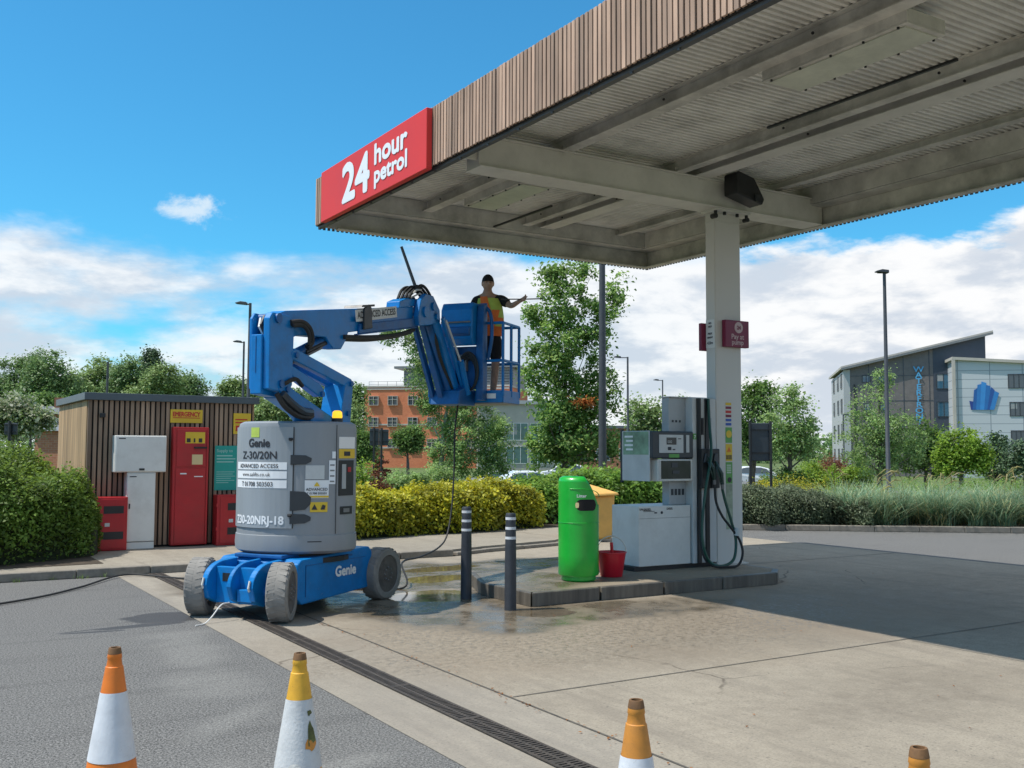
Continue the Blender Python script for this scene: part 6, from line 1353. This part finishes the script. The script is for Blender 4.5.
# mixed shrubs behind privet
def shrub(px, D, wpx, ytop, label, mat, n=90, per=60, ls=.09, name='shrub', grp='mixed shrubs beyond the hedges', ybase=None, h2=None):
    x, y, z = gp(px, D); z = max(z, -.95); top = zat(ytop, D)-z; rx = wpx/2*D/FPX
    root = thing(name, (x,y,z), label, 'shrub', grp)
    C, D_, cc = clumps([(x,y,z+top*.45,rx,rx*.8,top*.5),(x-rx*.4,y,z+top*.35,rx*.6,rx*.6,top*.38),(x+rx*.45,y,z+top*.33,rx*.55,rx*.6,top*.36)], n, per, max(.18,rx*.3), .3)
    C[:, 2] = np.maximum(C[:, 2], z+.02)
    leaf_mesh('foliage', C, ls, M[mat], root, out=D_*.6)
    mb = MB()
    for i in RNG.choice(len(cc), 7, replace=False): mb.tube([(x,y,z), tuple((Vector(cc[i])+Vector((x,y,z)))/2+Vector((0,0,-.05))), tuple(cc[i])], [.025,.018,.006], 5)
    mb.build('stems', M['bark'], root); return root
shrub(358, 30, 46, 460, 'light green rounded shrub just right of the grey turret', 'lf_lime', 110, 80, .08)
shrub(378, 27, 26, 470, 'reddish tipped low shrub behind the privet hedge', 'lf_red', 60, 60, .07)
shrub(405, 31, 50, 466, 'pale green loose shrub under the brick building', 'lf_birch', 120, 80, .09)
shrub(440, 32, 54, 464, 'pale green shrub left of the birch foliage', 'lf_birch', 120, 80, .09)
shrub(540, 30, 60, 476, 'low green shrub between birch and maple', 'lf_green', 90, 70, .09)
shrub(575, 34, 60, 474, 'low green shrub around the maple trunks', 'lf_lime', 90, 70, .09)
shrub(640, 33, 60, 478, 'low green shrub left of the dispenser', 'lf_green', 90, 70, .09)
shrub(382, 72, 16, 448, 'small reddish bush against the brick office wall', 'lf_red', 40, 50, .18)
shrub(505, 45, 90, 474, 'broad low green shrub beyond the hedge in front of the cars', 'lf_green', 110, 60, .11)
for px, w, yt, D, m_, lab in ((800,95,473,44,'fl_yellow','yellow flowering shrub bed right of the column'),(770,60,476,34,'fl_yellow','yellow flowering shrub beneath the dark sign board'),(835,70,484,32,'lf_lime','low bright green ground shrub with yellow flowers'),(870,60,482,36,'lf_lime','bright green shrub left of the tall lamp post'),(925,80,476,40,'lf_green','green shrub right of the tall lamp post base'),(985,90,474,42,'lf_green','wide green shrub behind the tall grass'),(1035,70,472,42,'lf_green','green shrub at the right picture edge'),
                              (832,46,452,75,'lf_red','reddish leaved shrub in front of the distant building'),(815,50,458,68,'lf_lime','bright distant shrub row below the red shrub'),(855,34,459,66,'lf_lime','small bright distant shrub left of the willow'),(785,50,466,58,'lf_dark','dark low shrub behind the yellow flowers')):
    shrub(px, D, w, yt, lab, m_, 120, 70, .07 if D < 45 else .14)
# individual trees
tree_px('birch_tree', 'weeping birch with thin pale trunk behind the boom lift', 436, 33, [(426,348,24,30),(404,334,16,12),(434,382,22,30),(432,412,16,20),(472,436,32,40),(494,450,22,34),(450,460,22,24),(389,330,7,20),(448,425,14,22),(462,395,18,24)], 400, 80, .25, .08, 'lf_birch', tr=.09, bark='bark_lt', lean=(.5,-.3), shell=.25, limbs=22)
tree_px('maple_tree', 'tall open maple with airy light and dark leaves beside the lift cage', 565, 28, [(568,298,30,36),(558,272,18,14),(534,312,14,18),(560,350,36,34),(600,322,20,32),(560,400,38,36),(598,385,22,36),(572,438,46,30),(545,448,26,22),(612,444,18,18),(616,290,11,16),(588,272,14,10),(530,372,12,18)], 420, 62, .25, .105, 'lf_acer', tr=.085, shell=.2, limbs=34, lean=(.1,.1))
x, y, z = gp(582, 27.4); c_ = rel(584,402,27.3,0,0,0); C, D_, cc = clumps([(c_[0],c_[1],c_[2],.02,.02,.02)], 1, 230, .34, .1, .5); o = leaf_mesh('dead_branch', C, .10, M['brown_leaf']); tag(o, 'patch of orange brown dead leaves caught in the middle of the maple', 'dead leaves', kind='stuff')
tree_px('tree', 'dark leafy tree immediately right of the canopy column', 752, 62, [(750,412,24,34),(764,400,16,22),(745,440,20,18)], 120, 60, .55, .2, 'lf_dark', tr=.2)
tree_px('tree', 'light green airy tree beyond the dark sign board', 790, 58, [(790,418,24,30),(800,440,18,20),(778,440,20,20),(792,396,13,12)], 150, 60, .5, .17, 'lf_birch', tr=.14)
tree_px('tree', 'low green tree behind the dispenser left of the column', 655, 75, [(640,415,16,16),(670,418,26,18),(655,435,24,16)], 100, 60, .7, .25, 'lf_wood2', tr=.2)
tree_px('willow_tree', 'grey green willow in front of the waterfront building', 880, 58, [(872,412,22,30),(890,430,28,28),(860,440,22,26),(875,455,36,20),(908,445,22,20),(884,378,10,12)], 190, 60, .45, .14, 'lf_birch', tr=.14, bark='bark', shell=.2, limbs=20)
tree_px('willow_tree', 'darker shrubby tree right of the willow, below the vertical lettering', 925, 62, [(925,440,22,20),(910,455,24,16),(940,458,20,16)], 130, 60, .5, .17, 'lf_dark', tr=.12)
tree_px('tree', 'bright green rounded tree in front of the pale wing', 962, 56, [(962,446,22,18),(948,458,14,14),(976,458,16,14)], 150, 62, .45, .16, 'lf_lime', tr=.14)
tree_px('pine_tree', 'small dark pine left of the right picture edge', 995, 60, [(996,442,10,12),(994,456,18,12),(1000,468,20,8)], 110, 60, .4, .16, 'lf_pine', tr=.12)
tree_px('pine_tree', 'bushy dark pine at the right picture edge', 1024, 57, [(1024,450,16,12),(1015,462,18,12),(1036,462,20,14)], 110, 60, .45, .16, 'lf_pine', tr=.12)
# left side tree masses
WT = 'trees on the rising ground behind the shed'
for px, D, bl, mt, lab in (
    (12, 92, [(8,392,26,30),(30,380,22,24),(-8,400,26,30)], 'lf_wood', 'broad tree at the far left edge of the skyline'),
    (45, 88, [(44,378,22,26),(62,392,20,22),(30,405,24,20)], 'lf_wood', 'tallest rounded tree of the left group'),
    (72, 96, [(72,396,16,20),(60,410,24,16)], 'lf_wood2', 'lighter tree at the right of the left group'),
    (30, 74, [(30,415,30,14),(50,405,20,10)], 'lf_dark', 'low dark tree band above the slate roof'),
    (100, 100, [(100,385,18,24),(92,400,16,18)], 'lf_wood2', 'pale tree beginning the group above the shed roof'),
    (128, 96, [(128,380,20,20),(120,396,22,16)], 'lf_wood', 'middle tree of the group above the shed roof'),
    (160, 94, [(160,384,20,18),(150,398,24,14)], 'lf_wood2', 'rounded tree above the white meter cabinet'),
    (188, 98, [(186,390,16,14),(178,402,22,12)], 'lf_wood', 'rightmost tree above the red cabinet'),
    (148, 106, [(149,366,4,14),(149,376,6,10)], 'lf_pine', 'narrow dark conifer tip above the shed trees'),
    (236, 100, [(234,392,14,10),(245,402,16,10)], 'lf_wood2', 'small tree between shed and boom mast'),
    (262, 60, [(266,425,18,22),(285,412,16,16)], 'lf_wood2', 'leafy tree seen under the boom riser'),
    (292, 66, [(290,402,16,12),(275,415,16,12)], 'lf_wood', 'tree seen between mast and riser arms'),
    (322, 74, [(322,400,16,14),(335,410,12,14)], 'lf_wood', 'tree behind the riser upright'),
    (352, 96, [(352,398,10,14),(345,412,14,16)], 'lf_dark', 'dark tree left of the brick office'),
    (350, 62, [(350,430,14,34),(342,450,14,18)], 'lf_wood2', 'paler tall bush between turret and brick office'),
    (362, 58, [(362,448,13,16)], 'lf_dark', 'dark bush at the foot of the brick office'),
    (408, 68, [(410,440,14,12)], 'lf_dark', 'small round dark tree before the brick office windows')):
    tree_px('tree' if mt != 'lf_pine' else 'conifer', lab, px, D, bl, 50+55*len(bl), 64, D*.0075, D*.0026, mt, tr=D*.002, group=WT, limbs=8)
tree_px('elder_bush', 'pale flowering elder behind the left hedge', 18, 34, [(12,412,20,14),(28,425,18,12),(2,425,18,14),(38,420,14,10)], 130, 60, .35, .13, 'fl_white', tr=.06, cat='bush')
# distant wooded ridge
rg = []
for i in range(160):
    px = -300+i*10; Dq = 260+40*math.sin(i*.7); p = at(px,450,Dq); rg.append((p.x,p.y,Dq))
C = []
for (x,y,Dq) in rg:
    k = 150; hh = (6.2+1.2*math.sin(x*.03)+RNG.random()*1.5); q = RNG.normal(size=(k,3))*np.array([4,4,0]); q[:,2] = RNG.random(k)**.8*hh-1; C.append(q+np.array([x,y,0]))
o = leaf_mesh('distant_wood', np.concatenate(C), 1.3, M['lf_wood'], None, jitter=.5); tag(o, 'low band of distant woodland along the horizon', 'woodland', kind='stuff')
# grasses
def region(n, poly_c, w): # scatter along polyline
    P_ = [Vector((x,y,0)) for x,y in poly_c]; out = np.empty((n,3))
    for i in range(n):
        k = random.randrange(len(P_)-1); t = random.random(); p = P_[k].lerp(P_[k+1], t); d = (P_[k+1]-P_[k]).normalized(); o = Vector((-d.y,d.x,0))*random.uniform(-w,w); out[i] = (p.x+o.x, p.y+o.y, .10)
    return out
def tufts(n, per, line, w, spread):
    c_ = region(n, line, w); c_[:, 2] -= RNG.random(n)**2*.3; q = np.repeat(c_, per, 0); q[:, :2] += RNG.normal(size=(len(q),2))*spread; return q
GL = [(18.1,15.6),(19.4,14.6),(21.2,13.4),(23.4,11.8),(26,9.9),(30,7.0)]
o = blades('tall_grass', tufts(170, 95, GL, 1.0, .09), 1.0, .016, 1.1, M['gr_blue']); tag(o, 'tall arching blue green ornamental grass along the right kerb', 'grass', kind='stuff')
o = blades('dry_grass', tufts(110, 22, GL, 1.0, .12), 1.0, .009, 1.1, M['gr_straw']); tag(o, 'straw coloured dead blades and stems among the tall grass', 'grass', kind='stuff')
# flowering plumes
Pm = tufts(26, 3, GL, .9, .12); mbx = MB(); mby = MB()
for p in Pm:
    a = random.uniform(-.5,1.0); d = RT*a+FH*random.uniform(-.4,.4); h_ = random.uniform(1.0,1.3); p = Vector(p); tip = p+Vector((0,0,h_))+d*.45; mid = p+Vector((0,0,h_*.85))+d*.15
    mbx.tube([p,p+Vector((0,0,h_*.5))+d*.02,mid,tip], .0035, 4); e = tip+d*.16+Vector((0,0,-.02)); mby.tube([mid.lerp(tip,.3),tip,e], [.006,.018,.004], 5)
for v in mby.v: mbx.v.append(v)
n0 = len(mbx.v)-len(mby.v); mbx.f += [tuple(i+n0 for i in f) for f in mby.f]
tag(mbx.build('grass_plumes', M['gr_straw']), 'pale seed plumes arching above the tall grass', 'grass', kind='stuff')
o = blades('verge_grass', tufts(500, 26, [(14,21.5),(19,19.5),(24,16),(30,11.5)], 3.0, .3), .42, .014, .5, M['gr_green']); tag(o, 'rough green ground cover behind the shrub border', 'ground cover', kind='stuff')
c_ = RNG.random((9000,3)); C = np.empty((9000,3)); 
for i in range(9000):
    Dq = 26+26*c_[i,0]**.7; p = at(330+780*c_[i,1], 450, Dq); C[i] = (p.x,p.y,terr(p.x,p.y)+.15*c_[i,2])
q = np.repeat(C, 7, 0)+RNG.normal(size=(63000,3))*np.array([.25,.25,.08]); o = leaf_mesh('ground_cover', q, .12, M['lf_green']); tag(o, 'low mixed ground cover beyond the hedges', 'ground cover', kind='stuff')
# weeds & leaf litter at kerbs
q = tufts(50, 9, [(15.6,15.65),(19.8,12.5),(24.3,9.1)], .06, .05); q[:, 2] = .02
o = blades('kerb_weeds', q, .10, .006, .6, M['gr_straw']); tag(o, 'small dry weeds along the right kerb', 'weeds', kind='stuff')
q = np.empty((260,3)); q[:,0] = 2.7+RNG.random(260)**.7*9; q[:,1] = 3.5+RNG.random(260)*9.5; q[:,2] = .0125
k_ = RNG.random(260) < .55; q[k_,0] = 3.6+RNG.normal(size=k_.sum())*.05; o = leaf_mesh('leaf_litter', q, .022, M['brown_leaf'], up=6); tag(o, 'scattered scraps of dry leaf on the concrete', 'leaf litter', kind='stuff')
q = tufts(120, 9, [(-15,13.95),(2.6,13.95)], .03, .03); q[:, 2] = .0
q2 = tufts(40, 8, [(3.62,12.5),(3.62,3)], .004, .012); q2[:, 2] = .005
o = blades('kerb_weeds', q, .07, .005, .8, M['gr_green']); tag(o, 'tiny weeds in the kerb line and slab joint', 'weeds', kind='stuff')
# ================================================================== SKY, SUN, CAMERA
EL = math.atan2(1, .547); SV = Vector((-.522, .165, 1)).normalized()
w = bpy.data.worlds.new('World'); SC.world = w; w.use_nodes = True; n, l = w.node_tree.nodes, w.node_tree.links; bg = n['Background']
sky = n.new('ShaderNodeTexSky'); sky.sky_type = 'NISHITA'; sky.sun_disc = False; sky.sun_elevation = EL; sky.sun_rotation = math.atan2(SV.x, SV.y); sky.altitude = 50; sky.air_density = 1.0; sky.dust_density = .6; sky.ozone_density = 2.2
tc = n.new('ShaderNodeTexCoord'); d = tc.outputs['Generated']
sx = n.new('ShaderNodeSeparateXYZ'); l.new(d, sx.inputs[0]); zc = sx.outputs[2]
def vm(op, a, b=None, s=None):
    x = n.new('ShaderNodeVectorMath'); x.operation = op; l.new(a, x.inputs[0])
    if b is not None:
        if isinstance(b, (tuple, Vector)): x.inputs[1].default_value = tuple(b)
        else: l.new(b, x.inputs[1])
    if s is not None:
        if isinstance(s, (int, float)): x.inputs['Scale'].default_value = s
        else: l.new(s, x.inputs['Scale'])
    return x
# flattened cloud-layer coordinates
inv = math_n(n, l, 'DIVIDE', 1.0, math_n(n, l, 'ADD', math_n(n, l, 'MAXIMUM', zc, 0.0), .36))
cl = n.new('ShaderNodeCombineXYZ'); l.new(math_n(n, l, 'MULTIPLY', sx.outputs[0], inv), cl.inputs[0]); l.new(math_n(n, l, 'MULTIPLY', sx.outputs[1], inv), cl.inputs[1]); l.new(math_n(n, l, 'MULTIPLY', zc, 3.2), cl.inputs[2])
def fbm(vec, sc, off, det=8, ro=.58, dist=0):
    v = vm('ADD', vec, off).outputs[0]; z = n.new('ShaderNodeTexNoise'); z.inputs['Scale'].default_value = sc; z.inputs['Detail'].default_value = det; z.inputs['Roughness'].default_value = ro; z.inputs['Distortion'].default_value = dist; l.new(v, z.inputs[0]); return z.outputs[0]
cov = fbm(cl.outputs[0], 1.9, (3.1,1.7,.4), 9, .56, .1)
det = fbm(cl.outputs[0], 4.2, (9.1,4.2,2.2), 9, .62, .3)
azr = vm('DOT_PRODUCT', d, RT).outputs['Value']          # east-west position across the sky
thr = mrange(n, l, zc, .10, .30, 0, 1)                    # clouds thin out with height
right = mrange(n, l, azr, -.05, .35, 0, 1, True)
bias = math_n(n, l, 'ADD', mrange(n, l, zc, .0, .17, .27, .15), math_n(n, l, 'MULTIPLY', mrange(n, l, zc, .17, .25, 0, -.42), 1.0))
bias = math_n(n, l, 'ADD', bias, math_n(n, l, 'MULTIPLY', right, .10)); bias = math_n(n, l, 'ADD', bias, mrange(n, l, zc, .48, .70, 0, .40))   # unseen cloud added above the frame to whiten the shadow fill
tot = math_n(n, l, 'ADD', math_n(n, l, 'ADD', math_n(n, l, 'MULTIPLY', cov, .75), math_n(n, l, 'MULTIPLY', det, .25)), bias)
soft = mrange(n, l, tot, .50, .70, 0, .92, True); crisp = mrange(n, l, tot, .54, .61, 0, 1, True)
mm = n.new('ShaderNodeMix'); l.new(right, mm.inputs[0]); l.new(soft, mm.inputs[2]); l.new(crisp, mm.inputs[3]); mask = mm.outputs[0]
# shading of the clouds: light tops, blue-grey bellies
up2 = fbm(vm('ADD', cl.outputs[0], (0,0,.10)).outputs[0], 1.9, (3.1,1.7,.4), 9, .56, .1)
edge = math_n(n, l, 'SUBTRACT', cov, up2)
det2 = fbm(cl.outputs[0], 6.0, (1.1,7.2,5.2), 8, .6, .2)
sh = math_n(n, l, 'ADD', mrange(n, l, edge, -.06, .08, 0, .75), mrange(n, l, det2, .35, .65, 0, .45))
thick = mrange(n, l, tot, .62, .92, 0, .35)
sh = math_n(n, l, 'SUBTRACT', sh, thick)
ccol = mixc(n, l, mrange(n, l, sh, .1, .75, 0, 1, True), (5.0,5.5,6.2), (7.6,7.65,7.7))
wisp = fbm(cl.outputs[0], 1.5, (6.5,2.0,8.0), 10, .7, .8)
wm = math_n(n, l, 'MULTIPLY', mrange(n, l, wisp, .64, .80, 0, .7, True), mrange(n, l, zc, .2, .26, 0, 1))
wdir = (FW + (190-512)/FPX*RT + (384-212)/FPX*UP).normalized()
dd = vm('SUBTRACT', d, wdir).outputs[0]; ds = vm('MULTIPLY', dd, (1, 1, 2.4)).outputs[0]; dl = vm('LENGTH', ds).outputs['Value']
wn = fbm(d, 22, (2.0,5.0,1.0), 8, .65, .4)
wm = math_n(n, l, 'MAXIMUM', wm, math_n(n, l, 'MULTIPLY', mrange(n, l, math_n(n, l, 'ADD', dl, math_n(n, l, 'MULTIPLY', wn, -.16)), -.045, -.085, 0, 1, True), .75))
tint = n.new('ShaderNodeMix'); tint.data_type = 'RGBA'; tint.blend_type = 'MULTIPLY'; tint.inputs[0].default_value = 1; l.new(sky.outputs[0], tint.inputs[6]); tint.inputs[7].default_value = (.36,1.13,1.36,1)
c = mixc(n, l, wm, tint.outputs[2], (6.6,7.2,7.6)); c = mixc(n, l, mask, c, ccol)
haze = mrange(n, l, zc, .0, .06, .35, 0); c = mixc(n, l, haze, c, (5.9,6.4,6.9))
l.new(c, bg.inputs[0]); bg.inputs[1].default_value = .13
sl = bpy.data.lights.new('sun', 'SUN'); sl.energy = 4.7; sl.angle = R(.53); sl.color = (1,.955,.88); so = bpy.data.objects.new('sun', sl); COL.objects.link(so); so.rotation_euler = SV.to_track_quat('Z','Y').to_euler()
cam = bpy.data.cameras.new('camera'); cam.sensor_width = 36; cam.lens = FPX/1024*36; cam.clip_end = 4000; cam.clip_start = .05; co = bpy.data.objects.new('camera', cam); COL.objects.link(co)
r2 = RT*math.cos(ROLL)+UP*math.sin(ROLL); u2 = -RT*math.sin(ROLL)+UP*math.cos(ROLL)
co.matrix_world = Matrix(((r2.x,u2.x,-FW.x,0),(r2.y,u2.y,-FW.y,0),(r2.z,u2.z,-FW.z,H),(0,0,0,1)))
SC.camera = co
SC.view_settings.view_transform = 'Standard'; SC.view_settings.look = 'None'; SC.view_settings.exposure = 0; SC.view_settings.gamma = 1
SC.render.film_transparent = False
try: SC.cycles.max_bounces = 6; SC.cycles.diffuse_bounces = 3; SC.cycles.glossy_bounces = 3
except Exception: pass
